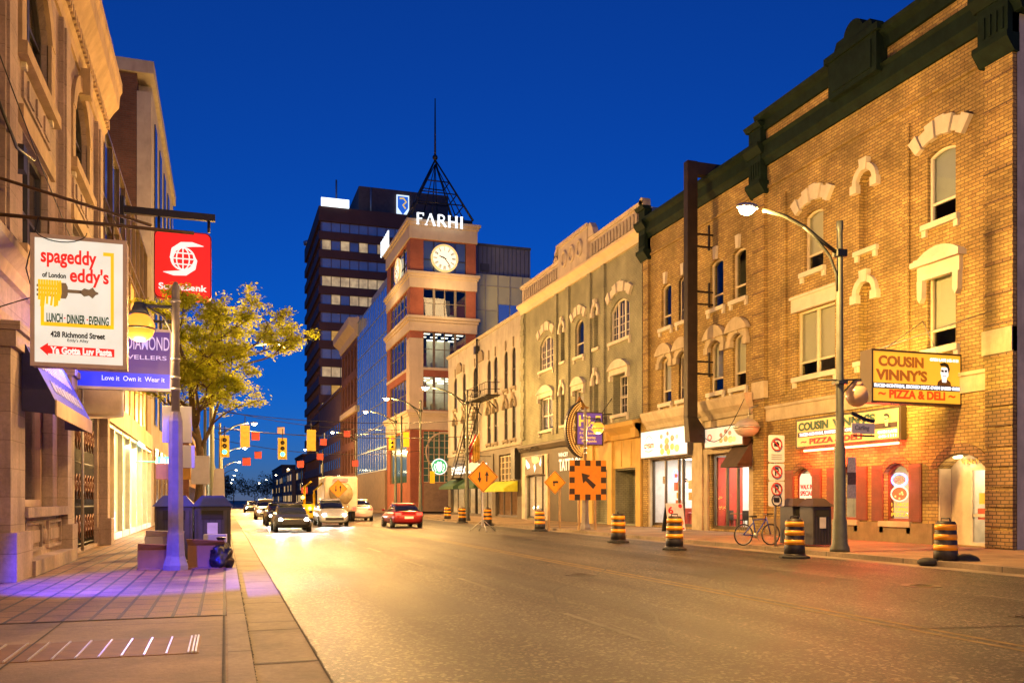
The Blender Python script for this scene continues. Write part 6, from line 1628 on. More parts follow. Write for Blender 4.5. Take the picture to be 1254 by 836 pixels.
# ================================================================== RIGHT SIDE SIGNS
SY = E_uneven('yellow_sign_lit', (1.0, .47, .03), 1.0, .9, .85); SY2 = M('yellow_sign_face', (.72, .46, .10), .5, 0, .04, 2, 0)
BRN = E('brown_sign_ink', (.35, .09, .004), .9, (.2, .06, .01)); ORR = E('orange_red_ink', (.85, .06, .005), .9)
Y = 22.1; P_ = FY(Y)
x0, zt = onY(1067, 427, Y); x1, _ = onY(1177, 430, Y); zb = onY(1067, 492, Y)[1]
W, H = x1 - x0, zt - zb
pz = thing('projecting_sign', (x0, Y, zb), 'glowing yellow pizza and deli box sign jutting out from the brick corner', 'sign')
b = box_sign(pz, Y, x0, x1, zb, zt, .5, SY, M('brown_sign_case', (.05, .03, .015), .5), .05)
def portrait(k0, pl_, ax, az, s, parent, lit=True):
    """small cartoon head of a dark haired man: white face, quiff, sunglasses, dark jacket"""
    def pt(l): return [(ax + u * s, az + v * s) for u, v in l]
    a = MB(); a.pprism(pl_, pt([(-.55, 0), (.55, 0), (.5, .22), (.2, .42), (-.2, .42), (-.5, .22)]), .016, .022); a.build('jacket', SBLK if not lit else M('brown_ink', (.12, .05, .01), .5), parent)
    a = MB(); a.pprism(pl_, pt([(-.16, .2), (.16, .2), (.2, .5), (.32, .62), (.32, 1.0), (.2, 1.15), (-.22, 1.15), (-.3, .8), (-.22, .52)]), .023, .028); a.build('face', E('portrait_white', (.95, .95, 1), .9) if lit else M('cream_face', (.72, .6, .42), .6), parent)
    a = MB(); a.pprism(pl_, pt([(.34, .75), (.42, 1.05), (.3, 1.36), (0, 1.46), (-.36, 1.38), (-.3, 1.2), (.05, 1.22), (.24, 1.1)]), .029, .034); a.pprism(pl_, pt([(-.26, .86), (-.06, .84), (-.06, .98), (-.26, .98)]), .029, .034); a.pprism(pl_, pt([(.02, .84), (.2, .86), (.2, .99), (.02, .98)]), .029, .034)
    a.ribbon(pl_, pt([(-.12, .62), (0, .58), (.12, .63)]), .03 * s, .029, .034); a.build('hair', SBLK, parent)
def vinny(root, pl_, A, B, z0, z1, name, red, flip=False, lit=True):
    w = B - A; h = z1 - z0
    def u(t): return A + w * t
    def v(t): return z0 + h * t
    if lit:
        text('lettering', 'COUSIN', pl_, u(.06), u(.57), v(.70), v(.92), .016, name, root, .045)
        text('lettering', "VINNY'S", pl_, u(.03), u(.61), v(.42), v(.65), .016, name, root, .045)
        text('lettering', 'PIZZA & DELI', pl_, u(.18), u(.82), v(.06), v(.24), .016, red, root, .04)
        for q in (.06, .86): text('lettering', '~', pl_, u(q), u(q + .08), v(.12), v(.18), .016, red, root, .02)
    else:
        text('lettering', 'COUSIN', pl_, u(.02), u(.345), v(.60), v(.93), .016, name, root, .045)
        text('lettering', "VINNY'S", pl_, u(.39), u(.80), v(.60), v(.93), .016, name, root, .045)
        text('lettering', 'PIZZA & DELI', pl_, u(.145), u(.68), v(.06), v(.28), .016, red, root, .04)
        for q in (.05, .71): text('lettering', '~', pl_, u(q), u(q + .06), v(.13), v(.2), .016, red, root, .02)
x = (x0 + .05, x1 - .05)
vinny(pz, P_, x0 + .05, x1 - .05, zb + .05, zt - .05, BRN, ORR)
k = MB(); k.pbox(P_, x0 + .06, x1 - .06, zb + H * .27, zb + H * .375, .014, .02); k.build('dark_strip', M('navy_strip', (.02, .02, .1), .5), pz)
LITW = E('hot_white_ink', (.9, .95, 1), 1.4)
text('lettering', 'SLICED-MONTREAL SMOKED MEAT-OVEN BAKED SUBS', P_, x0 + .09, x1 - .09, zb + H * .29, zb + H * .357, .024, LITW, pz, .03)
text('lettering', 'OPEN LATE 645-1111', P_, x0 + W * .64, x1 - W * .04, zb + H * .84, zb + H * .9, .02, LITW, pz, .03)
portrait(None, P_, x0 + W * .8, zb + H * .375, H * .31, pz)
k = MB()
for a_, z_ in ((x0 + .6, zt), (x1 - .7, zt)): k.tube([(a_, Y + .25, zt - .01), (XR, Y + 1.6, zt + 1.4)], .014, 5)
k.tube([(x0 + .3, Y + .3, zt - .01), (XR, Y - 1.4, zt + 1.2)], .012, 5); k.box(x1 - .02, XR + .02, Y + .12, Y + .38, zb + .4, zt - .4); k.build('stay', STEEL, pz)
light('sign_glow', 'AREA', ((x0 + x1) / 2, Y - .4, zb + H / 2), 130, (1, .62, .12), pz, 1.6, rot=(.25, -1, 0)); light('sign_glow', 'AREA', ((x0 + x1) / 2, Y + .9, zb + H / 2), 420, (1, .62, .12), pz, 1.6, rot=(.3, 1, .1))

vs = thing('wall_sign', tuple(RW(27.2, 3.7, .2)), 'long yellow pizza shop sign board on the brick wall above a red neon tube', 'sign')
A, B, z0, z1 = 30.1, 24.45, 3.68, 4.72
k = MB(); k.pbox(RW, 24.35, 30.2, 3.6, 4.8, .1, .34); c_ = k.build('cabinet', M('brown_sign_case', (.05, .03, .015)), vs)
k = MB(); k.pbox(RW, 24.45, 30.1, 3.68, 4.72, .34, .352); k.build('face', E('amber_sign_lit', (1, .62, .2), .42, (.7, .45, .12)), c_)
FR = Pl(RW(0, 0, .352), (0, 1, 0), (-1, 0, 0))
vinny(vs, FR, A, B, z0, z1, M('deep_green_ink', (.02, .09, .05), .5, 0, .02, 1, 0), M('red_ink', (.6, .03, .02), .5, 0, .02, 1, 0), lit=False)
k = MB(); k.pbox(FR, 24.5, 30.05, z0 + .38, z0 + .57, .002, .008); k.build('dark_strip', M('brown_strip', (.05, .025, .02), .5), vs)
text('lettering', 'SLICED-MONTREAL SMOKED MEAT-OVEN BAKED SUBS', FR, 29.9, 25.7, z0 + .41, z0 + .54, .012, LITW, vs, .02)
text('lettering', 'OPEN LATE', FR, 25.45, 24.5, z0 + .2, z0 + .31, .012, LITW, vs, .02)
text('lettering', '645-1111', FR, 25.4, 24.55, z0 + .05, z0 + .15, .012, LITW, vs, .02)
def flipP(pl_): return Pl(pl_.o, tuple(-pl_.sa), tuple(pl_.n))
portrait(None, flipP(FR), -25.0, z0 + .38, .36, vs, False)
k = MB(); k.tube([RW(24.5, 3.5, .3), RW(29.7, 3.5, .3)], .045, 8); nn = k.build('neon_tube', E('neon_tube_red', (1, .25, .12), 9), vs)
for i in range(4): light('neon_light', 'POINT', RW(25.1 + i * 1.35, 3.3, .42), 300, (1, .03, .015), vs, .1)
# window posters and neon in the pizza windows
ps = thing('window_poster', tuple(RW(30.1, .9, -.1)), 'white poster with red walk in special lettering filling the arched window behind the bins', 'poster')
k = MB(); k.pbox(RW, 29.7, 30.6, .85, 2.6, -.165, -.155); k.build('sheet', E('poster_white', (1, .95, .82), .62), ps)
PO = Pl(RW(0, 0, -.155), (0, 1, 0), (-1, 0, 0))
REDL = M('poster_red_ink', (.6, .015, .015), .6, 0, .02, 1, 0); YELL = M('poster_yellow_ink', (.75, .45, .02), .6, 0, .02, 1, 0)
for s_, z_, h_, m_ in (('WALK IN', 1.95, .2, REDL), ('SPECIAL', 1.68, .2, REDL), ('1 LARGE', 1.42, .14, YELL), ('4 TOPPING', 1.22, .14, YELL), ('PIZZA', 1.02, .14, YELL)):
    text('lettering', s_, PO, 30.55, 29.75, z_, z_ + h_, .006, m_, ps, .02)
os_ = thing('open_sign', tuple(RW(24.9, 2.0, -.1)), 'neon open sign in blue and red above a pizza drawing in the arched window', 'neon sign')
c_ = 24.92
k = MB(); k.tube([RW(c_ + .36 * math.cos(t), 2.22 + .22 * math.sin(t), -.12) for t in [i * math.pi / 12 for i in range(24)]], .035, 6, True); k.build('neon_ring', E('neon_blue', (.12, .25, 1), 4), os_)
text('lettering', 'OPEN', PO, c_ + .26, c_ - .26, 2.13, 2.31, .03, E('neon_red_text', (1, .05, .03), 5), os_, .01)
k = MB(); k.tube([RW(c_ + .4 * math.cos(t), 1.72 + .26 * math.sin(t), -.12) for t in [i * math.pi / 12 for i in range(24)]], .03, 6, True); k.build('pizza_outline', E('neon_pink', (1, .35, .25), 2.5), os_)
k = MB(); k.pprism(PO, [(c_ + .38 * math.cos(t), 1.72 + .24 * math.sin(t)) for t in [i * math.pi / 12 for i in range(24)]], .0, .01); pzb = k.build('pizza_disc', E('pizza_red', (.8, .12, .03), .7), os_)
k = MB()
for i in range(7): t = i * 2.4; k.pprism(PO, [(c_ + .26 * math.cos(t) * ((i % 3) / 2) + .05 * math.cos(q), 1.72 + .16 * math.sin(t) * ((i % 3) / 2) + .04 * math.sin(q)) for q in [j * math.pi / 4 for j in range(8)]], .012, .016)
k.build('topping', E('topping_glow', (1, .6, .2), .8), os_)
for s_, z_ in (('1 LARGE', 1.28), ('4 TOPPING', 1.1), ('PIZZA', .92)): text('lettering', s_, PO, c_ + .42, c_ - .42, z_, z_ + .13, .006, E('yellow_ink_lit', (1, .6, .05), .7), os_, .02)
light('neon_light', 'POINT', RW(c_, 2.0, .35), 25, (1, .12, .2), os_, .15)

# burger shop signs
cs = thing('shop_sign', tuple(RW(41.3, 3.8, .3)), 'white lit sign with red script name and burgers over the burger shop', 'sign')
k = MB(); k.pbox(RW, 38.85, 44.05, 3.82, 5.32, .1, .42); c_ = k.build('cabinet', M('grey_sign_case', (.25, .25, .25), .5), cs)
k = MB(); k.pbox(RW, 38.9, 44.0, 3.87, 5.27, .42, .432); k.build('face', E_uneven('cream_sign_lit', (1, .97, .9), .95, .8, .8), c_)
FC = Pl(RW(0, 0, .432), (0, 1, 0), (-1, 0, 0))
REDI = E('red_ink_lit', (.8, .03, .02), .8)
text('lettering', 'cream', FC, 43.6, 42.45, 4.35, 4.62, .008, REDI, cs, .02)
k = MB()
for t0 in range(14): t = math.pi * (.05 + .9 * t0 / 14); t2 = t + math.pi * .06; k.ribbon(FC, [(43.02 + .42 * math.cos(t), 4.66 + .36 * math.sin(t)), (43.02 + .42 * math.cos(t2), 4.66 + .36 * math.sin(t2))], .035, .004, .012)
k.ribbon(FC, [(43.5, 4.22), (43.0, 4.16), (42.6, 4.24)], .04, .004, .012); k.build('emblem', REDI, cs)
def food(root, pl_, spots):
    for i, (a, z, r, c) in enumerate(spots):
        k = MB(); k.pprism(pl_, [(a + r * math.cos(t), z + r * .8 * math.sin(t)) for t in [j * math.pi / 6 for j in range(12)]], .004 + .0006 * i, .01 + .0006 * i); k.build('food_picture', E('food_%.2f_%.2f_%.2f' % c, c, .6), root)
food(cs, FC, [(41.6, 4.9, .16, (.2, .14, .1)), (41.6, 4.4, .17, (.8, .2, .08)), (41.0, 4.62, .24, (.6, .25, .06)), (41.0, 4.3, .26, (.25, .12, .04)), (41.5, 4.1, .22, (.7, .6, .1)), (40.4, 4.75, .2, (.55, .2, .08)), (40.4, 4.3, .22, (.95, .5, .1)), (40.9, 5.02, .14, (.2, .05, .08)), (39.9, 4.2, .25, (.85, .7, .2)), (40.8, 4.05, .2, (.3, .5, .08)), (39.9, 4.8, .15, (.9, .75, .4))])
light('sign_glow', 'AREA', RW(41.4, 4.5, .9), 90, (1, .92, .75), cs, 1.8, rot=(-1, 0, -.5))
cs2 = thing('shop_sign', tuple(RW(35.7, 4, .3)), 'smaller cream lit box sign with food pictures over the red walled shop', 'sign')
k = MB(); k.pbox(RW, 33.7, 37.0, 3.98, 4.98, .1, .55); c_ = k.build('cabinet', M('brown_sign_case', (.05, .03, .015)), cs2)
k = MB(); k.pbox(RW, 33.76, 36.94, 4.04, 4.92, .55, .562); k.build('face', E_uneven('peach_sign_lit', (1, .85, .62), .75, .8, .8), c_)
FC2 = Pl(RW(0, 0, .562), (0, 1, 0), (-1, 0, 0))
food(cs2, FC2, [(36.50, 4.5, .2, (.8, .15, .08)), (36.50, 4.5, .12, (1, .8, .6)), (35.50, 4.55, .13, (.3, .1, .05)), (35.50, 4.3, .15, (.5, .4, .08)), (35.10, 4.7, .13, (.3, .08, .05)), (35.10, 4.35, .18, (.65, .3, .06)), (34.75, 4.6, .13, (.35, .12, .06)), (34.70, 4.3, .2, (.9, .5, .12)), (34.40, 4.3, .16, (.95, .7, .2))])
# round metal lamps on the wall
wl = thing('wall_lamp', tuple(RW(33.2, 4.7, .8)), 'unlit brushed metal saucer lamp hung on the brick pier over the brown awning', 'wall lamp')
k = MB(); k.tube([RW(33.1, 5.7, .18), RW(33.1, 5.55, .6), RW(33.1, 5.1, .7)], .04, 6); k.build('arm', STEEL, wl)
k = MB(); k.smooth = True; k.sphere((0, 0, 0), .55, 20, .75); k.v = [RW(33.1, 4.7, .75) + v for v in k.v]; k.build('shade', M('brushed_aluminium', (.55, .5, .44), .4, .35, .1, 2, .05), wl)
k = MB(); k.lathe(RW(33.1, 4.66, .75), [(.55, 0), (.6, .03), (.6, .09), (.55, .12)], 20); k.build('rim', STEEL, wl)
# swooping cable between shop fronts
k = MB(); k.tube([RW(33.3 + 5.0 * i / 12, 6.0 - 1.75 * math.sin(math.pi * i / 12), .75) for i in range(13)], .02, 5); o = k.build('cable', BLACK); tag(o, 'sagging black cable looped across the two burger shop signs', 'cable')

# tattoo shop lettering, picture sign
ts = thing('wall_lettering', tuple(RW(56, 4, .2)), 'white tattoo shop letters on the dark brown fascia', 'sign')
FT = Pl(RW(0, 0, .1), (0, 1, 0), (-1, 0, 0))
TW = E('shop_letter_white', (1, .95, .85), .55)
text('lettering', 'WINCEY', FT, 57.5, 55.7, 4.55, 4.85, .02, TW, ts, .02); text('lettering', 'TATTOOS', FT, 57.4, 53.4, 3.55, 4.4, .02, TW, ts, .03)
pi = thing('picture_sign', tuple(RW(62, 3.5, .2)), 'dark picture panel with cyan and yellow splashes over the tattoo shop door', 'sign')
k = MB(); k.pbox(RW, 60.3, 64.2, 3.45, 4.85, .17, .3); k.build('panel', M('dark_picture', (.08, .06, .05), .5), pi)
FPIC = Pl(RW(0, 0, .3), (0, 1, 0), (-1, 0, 0))
for c, nm, sh in (((.05, .75, .85), 'cyan_splash', [[(64.0, 4.7), (63.2, 4.3), (63.0, 4.0), (63.6, 3.9), (64.0, 4.2)], [(60.6, 4.7), (61.0, 4.2), (60.7, 4.0), (60.5, 4.3)], [(62.2, 4.1), (62.0, 3.6), (61.7, 3.9), (61.9, 4.3)]]), ((.75, .65, .08), 'yellow_splash', [[(62.6, 4.8), (61.2, 4.75), (60.9, 4.4), (61.9, 4.25), (62.5, 4.4)]])):
    k = MB()
    for q in sh: k.pprism(FPIC, q, .004, .012)
    k.build('splash', E(nm, c, .8), pi)
k = MB()
for a in (61, 63.4): k.tube([RW(a, 5.4, .1), RW(a, 5.45, .9), RW(a, 5.1, 1.1)], .03, 6)
k.tube([RW(60.4, 5.4, .7), RW(64.2, 5.45, .7)], .03, 6); k.build('lamp_bracket', BLACK, pi)
light('picture_light', 'SPOT', RW(62.2, 5.2, 1.1), 90, (1, .8, .5), pi, .1, rot=(1, 0, -1), spot=100)

# purple shop sign with marquee crescent
Y = 48.7; P_ = FY(Y)
x0, zt = onY(706, 504, Y); x1, zb = onY(738, 545, Y)
hs = thing('projecting_sign', (x0, Y, zb), 'purple shop sign with yellow lettering in front of a curved arrow studded with bulbs', 'sign')
box_sign(hs, Y, x0, x1, zb, zt, .2, E('purple_sign_lit', (.16, .07, .28), .8), M('brown_sign_case', (.05, .03, .015)), .05)
GOLDI = E('gold_ink_lit', (1, .6, .08), .85); W, H = x1 - x0, zt - zb
text('lettering', 'Hi-5', P_, x0 + W * .08, x1 - W * .07, zb + H * .56, zb + H * .9, .02, GOLDI, hs, .035)
for s_, v_, a_, b_ in (('Vape & Vaping', .43, .14, .76), ('E-Cig Juices', .31, .12, .72), ('Accessories', .19, .12, .72), ('E-Liquids', .07, .2, .76)): text('lettering', s_, P_, x0 + W * a_, x0 + W * b_, zb + H * v_, zb + H * (v_ + .085), .02, GOLDI, hs, .012)
cxx, czz, r0 = x0 + .65, 5.83, 1.22
def crescent(t): 
    return [(cxx + rr_ * math.cos(t), czz + rr_ * 1.42 * math.sin(t)) for rr_ in (r0, r0 - .5 * max(0, math.sin((t - 1.6) / 3.1 * math.pi)) ** .6 - .04)]
k = MB(); ts_ = [1.7 + 2.9 * i / 18 for i in range(19)]
for t0, t1 in zip(ts_, ts_[1:]):
    a, b = crescent(t0), crescent(t1); k.pprism(P_, [a[0], b[0], b[1], a[1]], -.55, -.3)
tp = crescent(1.7); k.pprism(P_, [(tp[0][0] - .15, tp[0][1] + .3), (tp[0][0] + .25, tp[0][1] - .3), (tp[0][0] + .5, tp[0][1] - .35), (tp[1][0] + .2, tp[1][1] - .3), (tp[1][0] - .4, tp[1][1])], -.54, -.31)
cr_ = k.build('marquee_arrow', M('amber_marquee', (.3, .15, .03), .5, .3), hs)
k = MB(); bc = 0
for i in range(33):
    t = 1.8 + 2.7 * i / 32; a = crescent(t)
    n_ = 3
    for j in range(n_): f = (j + .5) / n_; k.sphere(P_(a[0][0] + (a[1][0] - a[0][0]) * f, a[0][1] + (a[1][1] - a[0][1]) * f, -.27), .04, 6)
k.build('marquee_bulb', E('marquee_bulb', (1, .6, .15), .7), cr_)
k = MB(); 
for t0, t1 in zip(ts_, ts_[1:]): 
    a, b = crescent(t0)[0], crescent(t1)[0]; k.ribbon(P_, [a, b], .09, -.58, -.26)
k.build('rim', BLACK, cr_)
k = MB(); k.tube([(x1, Y + .1, zt - .1), (XR, Y + .1, zt - .05)], .04, 6); k.tube([(x1, Y + .1, zt), (XR, Y + .1, zt + .9)], .02, 6); k.build('bracket', BLACK, hs)

# coffee shop sign, round logo, awnings on the pale building
cf = thing('wall_lettering', tuple(RW(80, 4.3, .2)), 'white coffee shop letters on the grey fascia of the pale building', 'sign')
FW_ = Pl(RW(0, 0, .09), (0, 1, 0), (-1, 0, 0))
text('lettering', 'STARBUCKS COFFEE', FW_, 88.2, 75.2, 4.1, 4.9, .03, E('coffee_white', (.95, .97, 1), 1.1), cf, .03)
rl = thing('round_sign', tuple(RW(89, 4.6, 1)), 'round green and white coffee emblem sign jutting from the far corner of the pale building', 'sign')
Pq = FY(88.6); cxq, czq = onY(538, 571, 88.6)
def disc(pl_, a, z, r, d0, d1, n=28): 
    k = MB(); k.pprism(pl_, [(a + r * math.cos(t), z + r * math.sin(t)) for t in [2 * math.pi * i / n for i in range(n)]], d0, d1); return k
disc(Pq, cxq, czq, .85, -.2, 0).build('disc', E('coffee_green', (.02, .35, .14), .8), rl)
k = MB(); k.tube([Pq(cxq + .8 * math.cos(t), czq + .8 * math.sin(t), .03) for t in [i * math.pi / 14 for i in range(28)]], .05, 5, True); k.build('ring', E('coffee_white', (.95, .97, 1), 1.1), rl)
k = MB(); k.pprism(Pq, [(cxq - .3, czq + .3), (cxq - .15, czq + .55), (cxq, czq + .42), (cxq + .15, czq + .55), (cxq + .3, czq + .3), (cxq + .3, czq - .15), (cxq + .12, czq - .55), (cxq - .12, czq - .55), (cxq - .3, czq - .15)], .01, .03)
for s in (-1, 1): k.ribbon(Pq, [(cxq + s * .35, czq - .5), (cxq + s * .55, czq - .1), (cxq + s * .45, czq + .3)], .1, .012, .03)
k.build('figure', E('coffee_white', (.95, .97, 1), 1.1), rl)
k = MB(); k.tube([Pq(cxq + .8, czq, -.1), Pq(XR, czq, -.1)], .05, 6); k.build('bracket', BLACK, rl)
light('sign_glow', 'POINT', (cxq, 87.6, czq), 30, (.8, 1, .9), rl, .2)
def awning(label, y0, y1, zt_, zb_, dp, m):
    k = MB(); k.hexa([RW(y0, zb_, .1), RW(y1, zb_, .1), RW(y1, zb_, dp), RW(y0, zb_, dp), RW(y0, zt_, .1), RW(y1, zt_, .1), RW(y1, zb_ + .25, dp), RW(y0, zb_ + .25, dp)])
    o = k.build('awning', m); tag(o, label, 'awning'); return o
awning('dark green canvas awning under the coffee shop lettering', 75.5, 81, 3.6, 2.6, 1.3, M('green_canvas', (.03, .08, .04), .8))
awning('dark green canvas awning at the corner end of the coffee shop', 83, 88.8, 3.6, 2.6, 1.3, MATS['green_canvas'])
awning('bright yellow green awning over the shop beside the tattoo parlour', 66.6, 72.6, 3.1, 2.2, 1.3, M('lime_canvas', (.5, .5, .03), .8))
hb = thing('hanging_sign', tuple(RW(66.4, 4.5, 1)), 'small oval glowing sign hung off the pale building above the lime awning', 'sign')
disc(FY(74), 20.9, 4.6, .55, -.15, 0).build('disc', E('cream_oval', (1, .8, .45), .9), hb)
k = MB(); k.tube([(20.9, 74.1, 5.15), (20.9, 74.1, 5.4), (XR, 74.1, 5.4)], .03, 6); k.build('bracket', BLACK, hb)

# ================================================================== STREET FURNITURE, RIGHT
# no-parking post
np_ = thing('parking_sign', (16.95, 23.9, 0), 'narrow white no parking panels stacked on a post beside the bicycle', 'road sign')
k = MB(); k.tube([(16.95, 23.95, 0), (16.95, 23.95, 3.6)], .035, 6); k.build('post', STEEL, np_)
Pn = FY(23.9)
SW = M('white_sign_sheet', (.74, .72, .68), .5, 0, .05, 3, .02); SR = M('red_sign_ink', (.62, .03, .02), .5, 0, .04, 3, 0)
for z0, z1 in ((2.72, 3.6), (2.13, 2.68), (1.3, 2.11)):
    k = MB(); k.pprism(Pn, rrect(16.65, 17.25, z0, z1, .05), 0, .02); k.build('panel', SW, np_)
for z, sym in ((3.3, 'x'), (2.42, 'P'), (1.86, 'P')):
    k = MB(); k.tube([Pn(16.95 + .19 * math.cos(t), z + .19 * math.sin(t), .03) for t in [i * math.pi / 12 for i in range(24)]], .022, 5, True); k.ribbon(Pn, [(16.82, z + .13), (17.08, z - .13)], .04, .032, .042); k.build('prohibition_ring', SR, np_)
    if sym == 'P': text('lettering', 'P', Pn, 16.89, 17.03, z - .12, z + .12, .026, SBLK, np_, .02)
    else:
        k = MB(); k.pprism(Pn, [(16.85, z - .06), (17.05, z - .06), (17.05, z + .02), (17.0, z + .08), (16.9, z + .08), (16.85, z + .02)], .022, .03); k.build('car_symbol', SBLK, np_)
k = MB(); k.tube([Pn(16.95 + .18 * math.cos(t), 1.5 + .18 * math.sin(t), .03) for t in [i * math.pi / 12 for i in range(24)]], .02, 5, True); k.pprism(Pn, rrect(16.84, 17.06, 1.43, 1.58, .03), .022, .03); k.build('bus_symbol', SBLK, np_)
for z in (2.95, 3.05): pass
k = MB()
for q in range(3): k.pbox(Pn, 16.75, 17.15, 2.95 - q * .07, 2.98 - q * .07, .021, .026)
k.build('small_print', M('grey_ink', (.4, .38, .35), .6), np_)
# street name blade on the near lamp
cl_ = thing('street_sign', (17.2, 20.8, 4.2), 'white street name blade clamped to the near right lamp post', 'street sign')
Ps = FY(20.6); k = MB(); k.pbox(Ps, 17.15, 17.95, 3.42, 3.72, 0, .03); k.build('blade', SW, cl_)
text('lettering', 'Carling', Ps, 17.25, 17.75, 3.48, 3.66, .035, M('grey_blue_ink', (.1, .12, .18), .6), cl_, .0)
k = MB(); k.ribbon(Ps, [(17.15, 4.0), (17.4, 3.92), (17.6, 3.84), (17.95, 3.78)], .1, .0, .03); k.ribbon(Ps, [(17.2, 3.36), (17.95, 3.36)], .05, .0, .03)
for i in range(6): k.tube([Ps(17.25 + .12 * i + .05 * math.cos(t), 3.87 - .015 * i + .05 * math.sin(t), .015) for t in [j * math.pi / 4 for j in range(8)]], .012, 4, True)
k.build('scroll_bracket', BLACK, cl_)
for i, (z0, z1, c) in enumerate(((1.55, 1.95, (.5, .48, .45)), (1.95, 2.3, (.12, .08, .08)), (2.3, 2.75, (.6, .56, .5)))):
    plate('bill', ('crumpled grey bill', 'dark purple bill', 'pale bill with red heading')[i] + ' pasted round the near right lamp post', 17.12, 17.42, 20.72, z0, z1, M('bill_%d' % i, c, .8, 0, .4, 14), 'poster', 'bills on the lamp post')
# bicycle
bi = thing('bicycle', (16.95, 24.6, 0), 'blue framed bicycle leaning at the kerb behind the construction barrel', 'bicycle')
BY = 24.7
def wheel(cx):
    k = MB(); k.tube([(cx + .34 * math.cos(t), BY, .36 + .34 * math.sin(t)) for t in [i * math.pi / 14 for i in range(28)]], .022, 6, True); w = k.build('wheel', RUBBER, bi)
    k = MB(); k.tube([(cx + .315 * math.cos(t), BY, .36 + .315 * math.sin(t)) for t in [i * math.pi / 14 for i in range(28)]], .012, 5, True)
    for i in range(14): t = i * math.pi / 7; k.tube([(cx, BY, .36), (cx + .31 * math.cos(t), BY, .36 + .31 * math.sin(t))], .003, 3)
    k.build('rim', STEEL, w)
xa, xb = 16.25, 17.3
wheel(xa); wheel(xb)
k = MB(); bbx = Vector((16.72, BY, .33)); st_ = Vector((16.62, BY, .85)) ; hd = Vector((17.12, BY, .86))
for p, q in ((bbx, st_), (bbx, hd), (st_, hd), (Vector((xa, BY, .36)), bbx), (Vector((xa, BY, .36)), st_ - Vector((0, 0, .1))), (hd + Vector((0, 0, .08)), Vector((xb, BY, .36)))): k.tube([p, q], .02, 6)
k.build('frame', M('blue_bike_paint', (.02, .05, .35), .3, .2), bi)
k = MB(); k.box(16.48, 16.72, BY - .06, BY + .06, .93, .98); k.tube([(16.6, BY, .83), (16.6, BY, .94)], .014, 5); k.build('saddle', BLACK, bi)
k = MB(); k.tube([(17.1, BY, .9), (17.1, BY, 1.0), (17.22, BY, 1.02)], .014, 5); k.tube([(17.2, BY - .26, 1.03), (17.2, BY + .26, 1.03)], .014, 5); k.build('handlebar', BLACK, bi)
k = MB(); k.lathe((16.72, BY, .33), [(.09, -.02), (.09, .02)], 12, 'y'); k.tube([(16.72, BY - .05, .33), (16.8, BY - .05, .18)], .012, 5); k.build('crank', STEEL, bi)
# sandwich board
sw = thing('sandwich_board', (19.6, 36.4, 0), 'white A frame pavement board with a red six and burger pictures', 'sandwich board')
class Tilt(Pl):
    def __call__(s, a, z, d=0): return Vector((a, 36.2 + z * .22 - d, z))
Tp = Tilt((0, 0, 0), (1, 0, 0), (0, -1, 0))
bx = 20.2
k = MB(); k.pprism(Tp, rrect(bx - .45, bx + .45, .06, 1.35, .05), 0, .03); k.build('front_panel', M('board_white', (.72, .7, .64), .5), sw)
k = MB(); k.hexa([(bx - .45, 36.85, .02), (bx + .45, 36.85, .02), (bx + .45, 36.88, .02), (bx - .45, 36.88, .02), (bx - .45, 36.5, 1.33), (bx + .45, 36.5, 1.33), (bx + .45, 36.53, 1.33), (bx - .45, 36.53, 1.33)]); k.build('rear_panel', BLACKP, sw)
text('lettering', '6', Tp, bx - .36, bx - .1, .85, 1.2, .036, REDL, sw, .03)
k = MB(); k.pprism(Tp, [(bx + .3 + .1 * math.cos(t), 1.22 + .1 * math.sin(t)) for t in [j * math.pi / 6 for j in range(12)]], .031, .038); k.pprism(Tp, [(bx + .05, .12), (bx + .4, .12), (bx + .4, .2), (bx + .05, .2)], .031, .038); k.build('badge', REDL, sw)
for a in (bx - .2, bx + .2):
    k = MB(); k.pprism(Tp, [(a + .19 * math.cos(t), .45 + .17 * math.sin(t)) for t in [j * math.pi / 6 for j in range(12)]], .031, .037); k.build('burger_picture', M('burger_print', (.6, .3, .06), .5, 0, .5, 12), sw)

# construction barrels
def make_drum():
    t = thing('construction_barrel', (0, 0, 0), '', 'traffic barrel', 'orange and black construction barrels')
    prof = [(.29, .1), (.28, .35), (.275, .36), (.265, .6), (.26, .61), (.25, .85), (.245, .86), (.235, 1.05), (.2, 1.1)]
    k = MB(); k.lathe((0, 0, 0), prof, 18); k.lathe((0, 0, 0), [(.3, .06), (.31, .1), (.29, .12)], 18); k.build('body', DRUMBLK, t)
    for z in (.38, .64, .885):
        k = MB(); r = .302 - .048 * z; k.lathe((0, 0, z), [(r - .02, 0), (r, 0), (r - .006, .14), (r - .02, .14)], 18); k.build('reflective_band', ORANGEBAND, t)
    k = MB(); k.lathe((0, 0, 0), [(.42, 0), (.42, .05), (.3, .09)], 8, smooth=False); k.build('base', RUBBER, t)
    k = MB(); k.tube([(-.12, 0, 1.08), (-.1, 0, 1.17), (.1, 0, 1.17), (.12, 0, 1.08)], .022, 6); k.build('handle', BLACKP, t)
    return t
dm = make_drum()
def gpt(px, py, z=ZR):
    D = FPX * (1.5 - z) / (py - 612); a, b = ray(px); return (D * a, D * b, z + .004)
spots = [(1158, 692, 'construction barrel standing nearest, at the kerb by the shop corner door'), (973, 683, 'construction barrel in front of the recycling bins and bicycle'), (826, 673, 'construction barrel in front of the burger shop window'), (757, 664, 'construction barrel between the burger shop and the orange arrow panel'),
         (661, 650, 'construction barrel before the tattoo shop, left of the orange diamond on wooden legs'), (597, 643, 'construction barrel below the two way arrow diamond on the right'), (566, 640, 'small construction barrel just left of the one under the two way diamond'), (548, 637, 'smallest construction barrel in the row, farthest up the right lane')]
